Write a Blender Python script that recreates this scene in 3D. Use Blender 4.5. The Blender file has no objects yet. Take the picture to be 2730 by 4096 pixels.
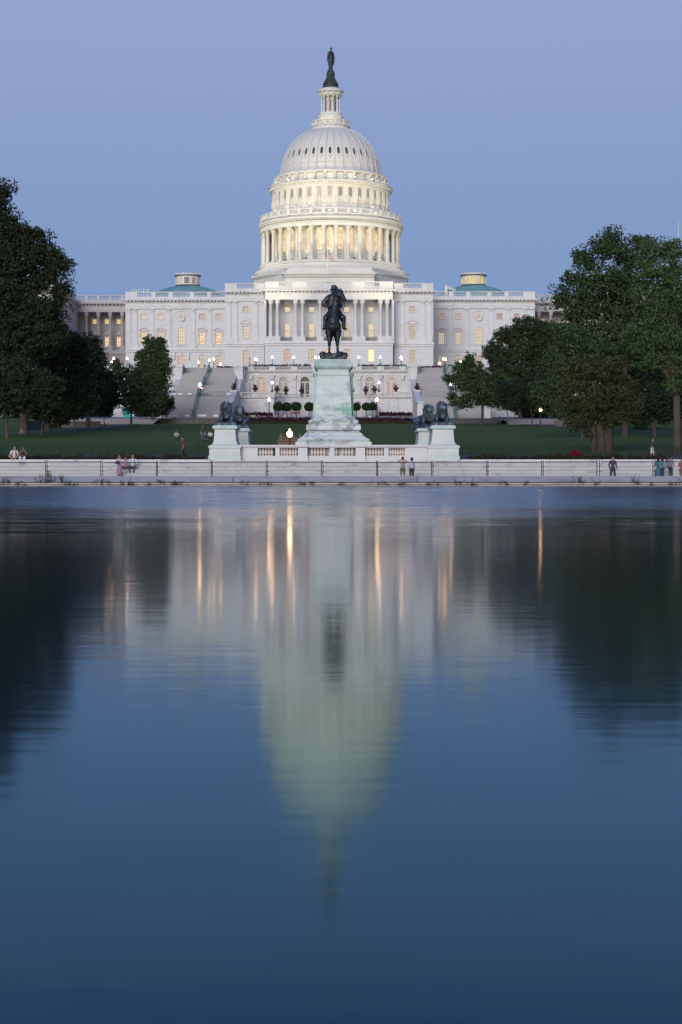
import bpy, math, random
import numpy as np
from mathutils import Vector, Matrix, Euler, noise
random.seed(7); rng = np.random.default_rng(7)
SC = bpy.context.scene
COL = SC.collection
PI = math.pi
F = 7000.0; XV = 1319.0; YH = 1903.0; CX = -0.31; CZ = 0.68      # lens and eye of the photograph, for turning sizes seen into metres
def X(sx, d): return (sx - XV) / F * d + CX
def Z(sy, d): return CZ + (YH - sy) / F * d

# ------------------------------------------------------------------ mesh builder
class MB:
    def __init__(s): s.v = []; s.f = []; s.m = []; s.mi = 0; s.sm = []; s.smooth = False
    def face(s, idx): s.f.append(idx); s.m.append(s.mi); s.sm.append(s.smooth)
    def quad(s, a, b, c, d):
        n = len(s.v); s.v += [a, b, c, d]; s.face((n, n+1, n+2, n+3))
    def poly(s, pts):
        n = len(s.v); s.v += list(pts); s.face(tuple(range(n, n+len(pts))))
    def box(s, x0, x1, y0, y1, z0, z1):
        n = len(s.v)
        s.v += [(x0,y0,z0),(x1,y0,z0),(x1,y1,z0),(x0,y1,z0),(x0,y0,z1),(x1,y0,z1),(x1,y1,z1),(x0,y1,z1)]
        for q in ((0,3,2,1),(4,5,6,7),(0,1,5,4),(1,2,6,5),(2,3,7,6),(3,0,4,7)): s.face(tuple(n+i for i in q))
    def frustum(s, cx, cy, z0, z1, a0, b0, a1, b1, caps=True):
        """rectangle half sizes a0,b0 at z0 to a1,b1 at z1"""
        n = len(s.v)
        for z, a, b in ((z0,a0,b0),(z1,a1,b1)): s.v += [(cx-a,cy-b,z),(cx+a,cy-b,z),(cx+a,cy+b,z),(cx-a,cy+b,z)]
        q = [(0,1,5,4),(1,2,6,5),(2,3,7,6),(3,0,4,7)] + ([(0,3,2,1),(4,5,6,7)] if caps else [])
        for f in q: s.face(tuple(n+i for i in f))
    def lathe(s, prof, n=16, cx=0, cy=0, a0=0.0, a1=2*PI, rot=0.0):
        full = abs((a1-a0) - 2*PI) < 1e-6; k = n if full else n+1
        base = len(s.v)
        for r, z in prof:
            for i in range(k):
                a = rot + a0 + (a1-a0)*i/n
                s.v.append((cx+r*math.sin(a), cy-r*math.cos(a), z))
        for j in range(len(prof)-1):
            for i in range(n):
                i2 = (i+1) % k
                s.face((base+j*k+i, base+j*k+i2, base+(j+1)*k+i2, base+(j+1)*k+i))
    def prism(s, pts, y0, y1):
        """polygon in xz (counter-clockwise seen from -y) extruded from y0 to y1"""
        n = len(s.v); k = len(pts)
        s.v += [(x, y0, z) for x, z in pts] + [(x, y1, z) for x, z in pts]
        s.face(tuple(range(n, n+k))); s.face(tuple(range(n+2*k-1, n+k-1, -1)))
        for i in range(k):
            j = (i+1) % k; s.face((n+j, n+i, n+k+i, n+k+j))
    def tube(s, pts, rad, n=8, cap=True):
        pts = [Vector(p) for p in pts]; base = len(s.v)
        if not hasattr(rad, '__len__'): rad = [rad]*len(pts)
        up = Vector((0.13, 0.97, 0.2)).normalized()
        for i, p in enumerate(pts):
            t = (pts[min(i+1, len(pts)-1)] - pts[max(i-1, 0)])
            t = t.normalized() if t.length > 1e-9 else Vector((0,0,1))
            u = t.cross(up)
            if u.length < 1e-3: u = t.cross(Vector((1,0,0)))
            u.normalize(); w = t.cross(u)
            for k in range(n):
                a = 2*PI*k/n
                q = p + (u*math.cos(a) + w*math.sin(a))*rad[i]; s.v.append(tuple(q))
        for i in range(len(pts)-1):
            for k in range(n):
                k2 = (k+1) % n
                s.face((base+i*n+k, base+i*n+k2, base+(i+1)*n+k2, base+(i+1)*n+k))
        if cap:
            s.face(tuple(base+k for k in range(n-1, -1, -1))); e = base+(len(pts)-1)*n
            s.face(tuple(e+k for k in range(n)))
    def cap(s, p0, p1, r0, r1, n=12):
        """round-ended tapered limb"""
        p0, p1 = Vector(p0), Vector(p1); d = (p1-p0); L = d.length
        d = d.normalized() if L > 1e-6 else Vector((0,0,1))
        P = []; R = []
        for a in (-85, -60, -30): P.append(p0 + d*r0*math.sin(math.radians(a))); R.append(r0*math.cos(math.radians(a)))
        P += [p0, p1]; R += [r0, r1]
        for a in (30, 60, 85): P.append(p1 + d*r1*math.sin(math.radians(a))); R.append(r1*math.cos(math.radians(a)))
        s.tube(P, R, n)
    def ell(s, c, r, rot=(0,0,0), n=16, m=10):
        M = Euler(rot).to_matrix(); c = Vector(c); base = len(s.v)
        for j in range(m+1):
            t = PI*(0.02 + 0.96*j/m)
            for i in range(n):
                a = 2*PI*i/n
                p = c + M @ Vector((r[0]*math.sin(t)*math.cos(a), r[1]*math.sin(t)*math.sin(a), r[2]*math.cos(t)))
                s.v.append(tuple(p))
        for j in range(m):
            for i in range(n):
                i2 = (i+1) % n
                s.face((base+j*n+i, base+(j+1)*n+i, base+(j+1)*n+i2, base+j*n+i2))
        s.face(tuple(base+i for i in range(n))); e = base+m*n
        s.face(tuple(e+i for i in range(n-1, -1, -1)))
    def mesh(s, name, mats, autosmooth=False):
        me = bpy.data.meshes.new(name); me.from_pydata(s.v, [], s.f)
        for m in (mats if isinstance(mats, (list, tuple)) else [mats]): me.materials.append(m)
        me.polygons.foreach_set('material_index', s.m)
        me.polygons.foreach_set('use_smooth', [True]*len(s.f) if autosmooth else s.sm)
        me.update(); return me

def link(name, data, parent=None, loc=(0,0,0), rz=0.0):
    o = bpy.data.objects.new(name, data); COL.objects.link(o)
    o.location = loc; o.rotation_euler = (0, 0, rz)
    if parent is not None: o.parent = parent
    return o
def obj(name, mb, mat, parent=None, loc=(0,0,0), smooth=False):
    return link(name, mb.mesh(name, mat, smooth), parent, loc)
def tag(o, label=None, cat=None, group=None, kind=None):
    if label: o['label'] = label
    if cat: o['category'] = cat
    if group: o['group'] = group
    if kind: o['kind'] = kind
    return o
def empty(name, loc=(0,0,0), rz=0.0, **k):
    return tag(link(name, None, None, loc, rz), **k)
def kids(o): return [c for c in bpy.data.objects if c.parent == o]
def copy_tree(o, parent=None, ch=None):
    c = o.copy(); COL.objects.link(c); c.parent = parent
    for q in kids(o): copy_tree(q, c)
    return c
ORD = ['first','second','third','fourth','fifth','sixth','seventh','eighth','ninth','tenth','eleventh','twelfth','thirteenth','fourteenth','fifteenth','sixteenth','seventeenth','eighteenth','nineteenth','twentieth']

def remeshed(name, mb, mats, voxel, parent=None, loc=(0,0,0), rz=0.0, it=2, disp=0.0, extra=None):
    """many closed overlapping limbs fused into one continuous skin"""
    o = link('tmp', mb.mesh('tmp', mats[0] if isinstance(mats, list) else mats))
    m = o.modifiers.new('r', 'REMESH'); m.mode = 'VOXEL'; m.voxel_size = voxel; m.use_smooth_shade = True
    if it: q = o.modifiers.new('s', 'SMOOTH'); q.iterations = it; q.factor = 0.5
    bpy.context.view_layer.update()
    dg = bpy.context.evaluated_depsgraph_get()
    me = bpy.data.meshes.new_from_object(o.evaluated_get(dg)); me.name = name
    old = o.data; bpy.data.objects.remove(o); bpy.data.meshes.remove(old)
    if disp:
        me.calc_loop_triangles() if False else None
        n = len(me.vertices); co = np.empty(n*3); nor = np.empty(n*3)
        me.vertices.foreach_get('co', co); me.vertex_normals.foreach_get('vector', nor)
        co = co.reshape(-1,3); nor = nor.reshape(-1,3)
        amp, fr, sx = disp
        d = np.array([noise.noise(Vector((p[0]*fr*sx[0], p[1]*fr*sx[1], p[2]*fr*sx[2]))) for p in co])
        co += nor*(d*amp)[:,None]; me.vertices.foreach_set('co', co.ravel()); me.update()
    if extra is not None:
        vs = [tuple(v.co) for v in me.vertices]; fs = [tuple(p.vertices) for p in me.polygons]; n = len(vs)
        mi = [0]*len(fs)
        e = extra; vs += e.v; fs += [tuple(n+i for i in f) for f in e.f]; mi += e.m
        me2 = bpy.data.meshes.new(name); me2.from_pydata(vs, [], fs)
        for m_ in (mats if isinstance(mats, list) else [mats]): me2.materials.append(m_)
        me2.polygons.foreach_set('material_index', mi)
        me2.polygons.foreach_set('use_smooth', [True]*len(fs)); me2.update(); bpy.data.meshes.remove(me); me = me2
    me.name = name
    if not isinstance(mats, list): me.materials.clear(); me.materials.append(mats)
    return link(name, me, parent, loc, rz)

# ------------------------------------------------------------------ materials
def _nt(name):
    m = bpy.data.materials.new(name); m.use_nodes = True; nt = m.node_tree
    return m, nt, nt.nodes['Principled BSDF'], nt.nodes.new, nt.links.new
def ramp(nt, src, stops):
    r = nt.nodes.new('ShaderNodeValToRGB'); cr = r.color_ramp
    while len(cr.elements) < len(stops): cr.elements.new(0.5)
    for e, (p, c) in zip(cr.elements, stops):
        e.position = p; e.color = (*c, 1) if len(c) == 3 else c
    nt.links.new(src, r.inputs[0]); return r.outputs[0]
def tnoise(nt, scale, detail=4, rough=.55, vec=None, mscale=None, obj_=True):
    t = nt.nodes.new('ShaderNodeTexNoise'); t.inputs['Scale'].default_value = scale
    t.inputs['Detail'].default_value = detail; t.inputs['Roughness'].default_value = rough
    c = nt.nodes.new('ShaderNodeTexCoord'); src = c.outputs['Object']
    if mscale:
        mp = nt.nodes.new('ShaderNodeMapping'); mp.inputs['Scale'].default_value = mscale
        nt.links.new(src, mp.inputs[0]); src = mp.outputs[0]
    nt.links.new(src, t.inputs['Vector']); return t.outputs['Fac']
def mix(nt, fac, a, b, mode='MIX'):
    m = nt.nodes.new('ShaderNodeMix'); m.data_type = 'RGBA'; m.blend_type = mode
    for k, v in ((0, fac), (6, a), (7, b)):
        if hasattr(v, 'default_value') or hasattr(v, 'is_linked'): nt.links.new(v, m.inputs[k])
        elif k == 0: m.inputs[0].default_value = v
        else: m.inputs[k].default_value = (*v, 1)
    return m.outputs[2]
def mat(name, col, var=.12, scale=1.0, rough=.7, bump=0.0, metal=0.0, spec=.3, mscale=None):
    m, nt, b, N, L = _nt(name)
    f = tnoise(nt, scale, 5, .6, mscale=mscale)
    lo = tuple(c*(1-var) for c in col); hi = tuple(min(1, c*(1+var)) for c in col)
    L(ramp(nt, f, [(.3, lo), (.7, hi)]), b.inputs['Base Color'])
    b.inputs['Roughness'].default_value = rough; b.inputs['Metallic'].default_value = metal
    b.inputs['Specular IOR Level'].default_value = spec
    if bump:
        bp = N('ShaderNodeBump'); bp.inputs['Strength'].default_value = 1.0; bp.inputs['Distance'].default_value = bump
        L(tnoise(nt, scale*4, 6, .6), bp.inputs['Height']); L(bp.outputs[0], b.inputs['Normal'])
    return m
def _inv(nt, s, a, b):
    m = nt.nodes.new('ShaderNodeMapRange'); nt.links.new(s, m.inputs[0]); m.inputs[1].default_value = a; m.inputs[2].default_value = b; m.inputs[3].default_value = .62; m.inputs[4].default_value = 0; return m.outputs[0]
def masonry(name, col, bw, bh, mortar=.82, var=.05, stain=None, stain_pos=(.6,.75), sscale=.35, offs=.5, rough=.75, green=None, jw=.012, spots=()):
    """stone blocks with fine joints; joints lie in the x-z and y-z planes"""
    m, nt, b, N, L = _nt(name)
    tc = N('ShaderNodeTexCoord'); sp = N('ShaderNodeSeparateXYZ'); L(tc.outputs['Object'], sp.inputs[0])
    ad = N('ShaderNodeMath'); ad.operation = 'ADD'; L(sp.outputs[0], ad.inputs[0]); L(sp.outputs[1], ad.inputs[1])
    cb = N('ShaderNodeCombineXYZ'); L(ad.outputs[0], cb.inputs[0]); L(sp.outputs[2], cb.inputs[1])
    br = N('ShaderNodeTexBrick'); L(cb.outputs[0], br.inputs['Vector'])
    br.inputs['Scale'].default_value = 1; br.inputs['Brick Width'].default_value = bw; br.inputs['Row Height'].default_value = bh
    br.inputs['Mortar Size'].default_value = jw; br.inputs['Mortar Smooth'].default_value = .2; br.inputs['Bias'].default_value = 0
    br.offset = offs
    br.inputs['Color1'].default_value = (*[c*(1-var) for c in col], 1)
    br.inputs['Color2'].default_value = (*[min(1, c*(1+var)) for c in col], 1)
    br.inputs['Mortar'].default_value = (*[c*mortar for c in col], 1)
    c = mix(nt, .5, br.outputs[0], ramp(nt, tnoise(nt, .8, 6, .65), [(.3, [x*.9 for x in col]), (.7, [min(1, x*1.08) for x in col])]))
    c = mix(nt, .6, c, br.outputs[0])
    if stain:
        f = ramp(nt, tnoise(nt, sscale, 7, .68, mscale=(1, 1, 1.6)), [(stain_pos[0], (0,0,0)), (stain_pos[1], (1,1,1))])
        c = mix(nt, f, c, stain)
    for (px, pz, rx, rz, sc_) in spots:
        mp = N('ShaderNodeMapping'); mp.vector_type = 'POINT'; L(tc.outputs['Object'], mp.inputs[0]); mp.inputs['Location'].default_value = (-px/rx, 0, -pz/rz); mp.inputs['Scale'].default_value = (1/rx, .0, 1/rz)
        vl = N('ShaderNodeVectorMath'); vl.operation = 'LENGTH'; L(mp.outputs[0], vl.inputs[0])
        ns = tnoise(nt, 1.9, 6, .7, mscale=(1,1,1.3)); a_ = N('ShaderNodeMath'); a_.operation = 'MULTIPLY_ADD'; L(ns, a_.inputs[0]); a_.inputs[1].default_value = 2.6; L(vl.outputs['Value'], a_.inputs[2])
        c = mix(nt, ramp(nt, a_.outputs[0], [(0,(1,1,1)),(1,(0,0,0))]) if False else _inv(nt, a_.outputs[0], 1.75, 2.35), c, sc_)
    if green:
        gc, pos, sc, thr = green
        f = ramp(nt, tnoise(nt, sc, 6, .62, mscale=(1, 1, .7)), [(thr, (0,0,0)), (thr+.12, (1,1,1))])
        c = mix(nt, f, c, gc)
    L(c, b.inputs['Base Color']); b.inputs['Roughness'].default_value = rough; b.inputs['Specular IOR Level'].default_value = .25
    return m
def emis(name, col, strength, base=(.5,.45,.4), tex=0.0, scale=1.0):
    m, nt, b, N, L = _nt(name)
    b.inputs['Base Color'].default_value = (*base, 1); b.inputs['Roughness'].default_value = .3
    b.inputs['Emission Color'].default_value = (*col, 1); b.inputs['Emission Strength'].default_value = strength
    if tex:
        f = tnoise(nt, scale, 3, .6)
        L(ramp(nt, f, [(.35, [c*(1-tex) for c in col]), (.65, [min(4, c*(1+tex)) for c in col])]), b.inputs['Emission Color'])
    return m

M = {}
WALL = (.59,.59,.595)
M['wall'] = masonry('painted_stone', WALL, 1.6, .52, mortar=.86, var=.03, stain=(.52,.50,.48), stain_pos=(.52,.75), sscale=.22, jw=.02)
M['rust'] = masonry('rusticated_stone', WALL, 60, .62, mortar=.55, var=.01, jw=.045)
M['trim'] = mat('stone_trim', (.595,.59,.58), .09, .5)
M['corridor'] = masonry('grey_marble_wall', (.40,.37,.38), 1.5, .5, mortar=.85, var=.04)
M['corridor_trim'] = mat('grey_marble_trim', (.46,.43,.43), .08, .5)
M['dome'] = mat('dome_paint', (.65,.635,.575), .07, .5, rough=.55)
M['domeshell'] = mat('dome_shell_paint', (.58,.575,.55), .04, .4, rough=.5)
M['copper'] = mat('green_copper', (.16,.33,.35), .15, .4, rough=.6, mscale=(1,1,.3))
M['darkcopper'] = mat('dark_metal_band', (.06,.075,.11), .1, 1)
M['bronze'] = mat('dark_bronze', (.032,.036,.044), .6, 2.2, rough=.34, bump=.03, metal=.55, spec=.5)
M['bronze_green'] = mat('weathered_green_bronze', (.05,.066,.055), .35, .9, rough=.55, bump=.02, metal=.35)
M['frame'] = mat('window_trim', (.60,.57,.55), .04, 1)
M['muntin'] = mat('window_bars', (.40,.33,.27), .05, 1)
M['iron'] = mat('black_iron', (.03,.03,.035), .2, 3, rough=.5)
M['teal'] = mat('teal_iron', (.06,.14,.14), .25, 2, rough=.5)
M['granite'] = masonry('stair_granite', (.37,.36,.36), 2.4, .1559, mortar=.6, var=.07, jw=.02)
M['terrace'] = masonry('terrace_marble', (.60,.595,.60), 1.7, .62, mortar=.86, var=.04, stain=(.40,.38,.37), stain_pos=(.54,.70), sscale=.8)
M['terrace_trim'] = mat('weathered_marble_trim', (.55,.54,.53), .16, .8)
GR = (.09,.28,.19); GY = (.27,.29,.31); PK = (.30,.26,.28)
M['ped'] = masonry('grant_pedestal_marble', (.57,.62,.60), 1.45, .78, mortar=.66, var=.07, stain=(.44,.55,.52), stain_pos=(.50,.64), sscale=.55, jw=.02, spots=[(1.0,5.75,.75,.62,GR),(.35,5.9,.5,.25,GR),(-.55,5.95,1.0,.28,GY),(-.2,5.3,.5,.2,GY),(1.25,7.6,.4,.7,GY),(1.3,9.2,.3,.7,GY),(-1.35,5.05,.3,.5,GY),(.1,7.0,.8,.3,(.40,.47,.48))])
M['ped_side'] = masonry('green_side_marble', (.50,.58,.55), 1.45, .78, mortar=.72, var=.05, stain=(.38,.50,.46), stain_pos=(.45,.55), sscale=.5, jw=.02, spots=[(1.7,7.3,.62,3.6,(.035,.14,.10)),(1.7,5.6,.62,2.0,(.035,.14,.10))])
M['ped_cap'] = mat('greenish_marble', (.46,.58,.55), .2, 1.1)
M['ped_base'] = masonry('veined_base_marble', (.56,.60,.59), 1.5, .42, mortar=.8, var=.04, stain=(.26,.28,.32), stain_pos=(.53,.60), sscale=1.1, jw=.02, spots=[(-2.0,4.55,.5,.3,PK),(.2,4.5,.4,.4,GY),(.6,3.15,.7,.35,PK),(-1.2,3.2,1.0,.3,(.33,.42,.44)),(.5,5.0,.8,.18,GY)])
M['lionped'] = masonry('lion_pedestal_marble', (.58,.60,.58), 1.6, .8, mortar=.9, var=.03, stain=(.40,.50,.47), stain_pos=(.45,.7), sscale=.5, jw=.012)
M['marble'] = masonry('step_marble', (.60,.585,.575), 1.9, .268, mortar=.45, var=.06, stain=(.38,.37,.37), stain_pos=(.54,.66), sscale=.9, jw=.022)
M['balus'] = masonry('balustrade_marble', (.60,.585,.58), 2.1, .9, mortar=.8, var=.03, stain=(.44,.41,.40), stain_pos=(.6,.8), sscale=.9, jw=.01)
M['baluster'] = mat('baluster_marble', (.56,.49,.45), .08, 1)
M['sand'] = masonry('brown_sandstone', (.15,.11,.08), .7, .3, mortar=.6, var=.15, jw=.02)
M['lowwall'] = masonry('dark_low_wall', (.12,.105,.105), .9, .25, mortar=.6, var=.25, jw=.03)
M['kerb'] = masonry('kerb_concrete', (.43,.40,.385), 7.1, 5, mortar=1.0, var=.05, stain=(.20,.185,.18), stain_pos=(.5,.75), sscale=.5, jw=.025)
M['kerb_low'] = mat('kerb_lower_concrete', (.30,.27,.26), .3, 1.4, bump=.02)
M['pavement'] = mat('grey_pavement', (.20,.19,.20), .12, .3)
M['path'] = mat('path_paving', (.10,.095,.09), .12, .3)
M['ground'] = mat('road_asphalt', (.06,.06,.062), .15, .3)
M['steel'] = mat('galvanised_dark_tube', (.035,.033,.035), .3, 6, rough=.45, metal=.3)
M['wire'] = mat('fence_wire', (.14,.14,.15), .1, 6, rough=.5, metal=.3)
M['white'] = mat('white_fabric', (.7,.7,.72), .04, 2)
M['barrier'] = mat('grey_barrier_steel', (.22,.22,.24), .1, 2, rough=.4)
M['bark'] = mat('bark', (.060,.045,.038), .35, 2.5, rough=.9, bump=.05, mscale=(1,1,.25))
M['bark_pale'] = mat('pale_bark', (.085,.062,.05), .3, 2.5, rough=.9, bump=.05, mscale=(1,1,.25))
M['globe'] = emis('lamp_globe_glow', (1.0,.60,.29), 14, base=(.8,.75,.7))
M['globe_off'] = mat('lamp_globe_unlit', (.5,.48,.42), .05, 2, rough=.2)
M['gflood'] = emis('floodlight_lens', (1.0,.86,.52), 3)

def leafmat(name, col, var=.3, scale=.45, trans=.25):
    m, nt, b, N, L = _nt(name)
    f = tnoise(nt, scale, 4, .6)
    f2 = tnoise(nt, 7.0, 2, .5)
    c = ramp(nt, f, [(.32, [x*(1-var) for x in col]), (.68, [x*(1+var) for x in col])])
    c = mix(nt, .35, c, ramp(nt, f2, [(.35, [x*.5 for x in col]), (.65, [x*1.5 for x in col])]))
    L(c, b.inputs['Base Color']); b.inputs['Roughness'].default_value = .65; b.inputs['Specular IOR Level'].default_value = .2
    return m
def grassmat():
    m, nt, b, N, L = _nt('lawn_grass')
    a = tnoise(nt, .05, 5, .6); c2 = tnoise(nt, 1.6, 8, .75, mscale=(1, 4, 1)); c3 = tnoise(nt, .35, 4, .6, mscale=(.4, 3, 1))
    c = ramp(nt, a, [(.3, (.058,.092,.022)), (.7, (.080,.122,.030))])
    c = mix(nt, .5, c, ramp(nt, c2, [(.3, (.026,.055,.016)), (.7, (.10,.155,.044))]))
    c = mix(nt, .3, c, ramp(nt, c3, [(.35, (.036,.068,.018)), (.65, (.088,.135,.036))]))
    L(c, b.inputs['Base Color']); b.inputs['Roughness'].default_value = .9; b.inputs['Specular IOR Level'].default_value = .1
    bp = N('ShaderNodeBump'); bp.inputs['Distance'].default_value = .06; L(tnoise(nt, 6, 6, .7), bp.inputs['Height']); L(bp.outputs[0], b.inputs['Normal'])
    return m
M['grass'] = grassmat()
def watermat():
    m, nt, b, N, L = _nt('pool_water')
    out = nt.nodes['Material Output']; nt.nodes.remove(b)
    tc = N('ShaderNodeTexCoord'); sp = N('ShaderNodeSeparateXYZ'); L(tc.outputs['Object'], sp.inputs[0])
    far = N('ShaderNodeMapRange'); far.interpolation_type = 'SMOOTHSTEP'
    wob = N('ShaderNodeMath'); wob.operation = 'MULTIPLY_ADD'; L(tnoise(nt, 1.0, 3, .6, mscale=(.05,.16,1)), wob.inputs[0]); wob.inputs[1].default_value = 26; L(sp.outputs[1], wob.inputs[2])
    L(wob.outputs[0], far.inputs[0]); far.inputs[1].default_value = 30; far.inputs[2].default_value = 60; far.inputs[3].default_value = 0; far.inputs[4].default_value = 1
    def mm(op, a, b_, c_=None):
        q = N('ShaderNodeMath'); q.operation = op
        for i, v in enumerate((a, b_, c_)):
            if v is None: continue
            if hasattr(v, 'is_linked'): L(v, q.inputs[i])
            else: q.inputs[i].default_value = v
        return q.outputs[0]
    def nz(ms, det): # signed ripple slope
        return mm('SUBTRACT', tnoise(nt, 1.0, det, .6, mscale=ms), .5)
    n1 = nz((.35, 2.6, 1), 4); n2 = nz((2.2, 11, 1), 3); n3 = tnoise(nt, 1.0, 3, .6, mscale=(.10, .30, 1)); n4 = nz((1.6, 1.1, 1), 3)
    # gusts roughen the far half of the pool in patches; elsewhere only a faint swell
    gust = mm('MULTIPLY', far.outputs[0], mm('MULTIPLY_ADD', n3, 1.2, .4))
    sy = mm('ADD', mm('ADD', mm('MULTIPLY', n1, mm('MULTIPLY_ADD', gust, WFV, .006)), mm('MULTIPLY', n2, mm('MULTIPLY_ADD', gust, WFV, WNV))), mm('MULTIPLY', gust, -WFB))
    sx = mm('MULTIPLY', n4, mm('MULTIPLY_ADD', gust, WFX, WNX))
    nv = N('ShaderNodeCombineXYZ'); L(sx, nv.inputs[0]); L(sy, nv.inputs[1]); nv.inputs[2].default_value = 1
    nn = N('ShaderNodeVectorMath'); nn.operation = 'NORMALIZE'; L(nv.outputs[0], nn.inputs[0]); bp = nn
    gl = N('ShaderNodeBsdfGlossy'); gl.distribution = 'GGX'; gl.inputs['Color'].default_value = (*WTINT, 1)
    rr = mm('ADD', mm('MULTIPLY', far.outputs[0], WRF), WRN); L(rr, gl.inputs['Roughness'])
    L(bp.outputs[0], gl.inputs['Normal'])
    df = N('ShaderNodeBsdfDiffuse'); df.inputs['Color'].default_value = (*WBODY, 1)
    fr = N('ShaderNodeFresnel'); fr.inputs['IOR'].default_value = WIOR; L(bp.outputs[0], fr.inputs['Normal'])
    # water swallows red at steeper angles and mirrors neutrally when grazed
    fm = N('ShaderNodeMapRange'); L(fr.outputs[0], fm.inputs[0]); fm.inputs[1].default_value = .28; fm.inputs[2].default_value = .72; L(mix(nt, fm.outputs[0], WTINT, WTG), gl.inputs['Color'])
    mx = N('ShaderNodeMixShader'); L(fr.outputs[0], mx.inputs[0]); L(df.outputs[0], mx.inputs[1]); L(gl.outputs[0], mx.inputs[2])
    L(mx.outputs[0], out.inputs['Surface'])
    return m
WFV, WNV, WFB, WFX, WNX, WRF, WRN = .42, .022, .05, .12, .005, .08, .088
WTINT = (.46,.82,.94); WTG = (.94,.93,.95); WBODY = (.0,.011,.014); WIOR = 1.31
M['water'] = watermat()
SUNP = 1.2; FL1 = 48000; FL2 = 140
# ------------------------------------------------------------------ lit windows
EXPO = 1.0
def lin(c): return tuple(((v/255+.055)/1.055)**2.4 if v > 10 else v/255/12.92 for v in c)
def glow(name, srgb, k=.85, tex=.12, scale=1.2):
    c = lin(srgb); s = k/2**EXPO
    return emis(name, tuple(c), s, base=(.12,.11,.10), tex=tex, scale=scale)
PANE = {
 'cream': glow('cream_lit_glass', (226,208,176), .75), 'dim': glow('dim_lit_glass', (205,182,152), .7),
 'warm': glow('warm_lit_glass', (246,200,140), .95, .45, 2.0), 'bright': glow('bright_lit_glass', (255,232,150), 1.6, .3, 2.0),
 'blind': glow('drawn_blind_glass', (196,160,140), .75, .05), 'pink': glow('pink_blind_glass', (178,140,130), .75, .1),
 'yellow': glow('yellow_lit_glass', (228,200,105), .9, .35, 2.0), 'dark': mat('dark_glass', (.05,.055,.06), .3, 1.2, rough=.15),
 'drum': glow('drum_lit_glass', (255,214,160), 1.15, .4, .9), 'grey': glow('grey_glass', (150,145,135), .6, .25, .8),
}
M['oval'] = mat('dark_teal_glass', (.035,.06,.065), .25, 2, rough=.2)

# ------------------------------------------------------------------ the domed building
AX = -0.0103
BO = (0.0, 479.0, 0.0)
cap = empty('domed_building', BO, AX, label='long white domed capitol with columned portico, lit windows and tall two tier dome', cat='building')
OFF = (0, -479.0, 0)
def bp_(name, mb, m, smooth=False): return obj(name, mb, m, cap, OFF, smooth)
def toworld(x, y):
    yy = y-479.0; return (x*math.cos(AX)-yy*math.sin(AX), 479+x*math.sin(AX)+yy*math.cos(AX))

def wall_open(mb, x0, x1, z0, z1, yf, ops, depth=.45):
    """flat wall facing -y with openings (xa,xb,za,zb,arch); reveals turn inward"""
    xs = sorted({x0, x1} | {o[0] for o in ops} | {o[1] for o in ops}); zs = sorted({z0, z1} | {o[2] for o in ops} | {o[3] for o in ops})
    for i in range(len(xs)-1):
        for j in range(len(zs)-1):
            a, b, c, d = xs[i], xs[i+1], zs[j], zs[j+1]; mx, mz = (a+b)/2, (c+d)/2
            if any(o[0] < mx < o[1] and o[2] < mz < o[3] for o in ops): continue
            mb.quad((a,yf,c),(b,yf,c),(b,yf,d),(a,yf,d))
    yb = yf+depth
    for xa, xb, za, zb, arch in ops:
        mb.quad((xa,yf,za),(xb,yf,za),(xb,yb,za),(xa,yb,za))
        r = (xb-xa)/2; zs_ = zb-r if arch else zb
        mb.quad((xa,yf,za),(xa,yb,za),(xa,yb,zs_),(xa,yf,zs_)); mb.quad((xb,yb,za),(xb,yf,za),(xb,yf,zs_),(xb,yb,zs_))
        if arch:
            xc = (xa+xb)/2; P = [(xc-r*math.cos(PI*k/12), zs_+r*math.sin(PI*k/12)) for k in range(13)]
            for k in range(12):
                (p, q), (u, v) = P[k], P[k+1]
                mb.quad((p,yf,q),(u,yf,v),(u,yb,v),(p,yb,q))
                mb.quad((p,yf,q),(p,yf,zb),(u,yf,zb),(u,yf,v)) if k != 0 and k != 11 else mb.poly([(p,yf,q),(p,yf,zb),(u,yf,zb),(u,yf,v)])
        else: mb.quad((xa,yf,zb),(xa,yb,zb),(xb,yb,zb),(xb,yf,zb))
    mb.quad((x0,yf,z0),(x0,yf,z1),(x0,yb,z1),(x0,yb,z0)); mb.quad((x1,yb,z0),(x1,yb,z1),(x1,yf,z1),(x1,yf,z0))

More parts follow.
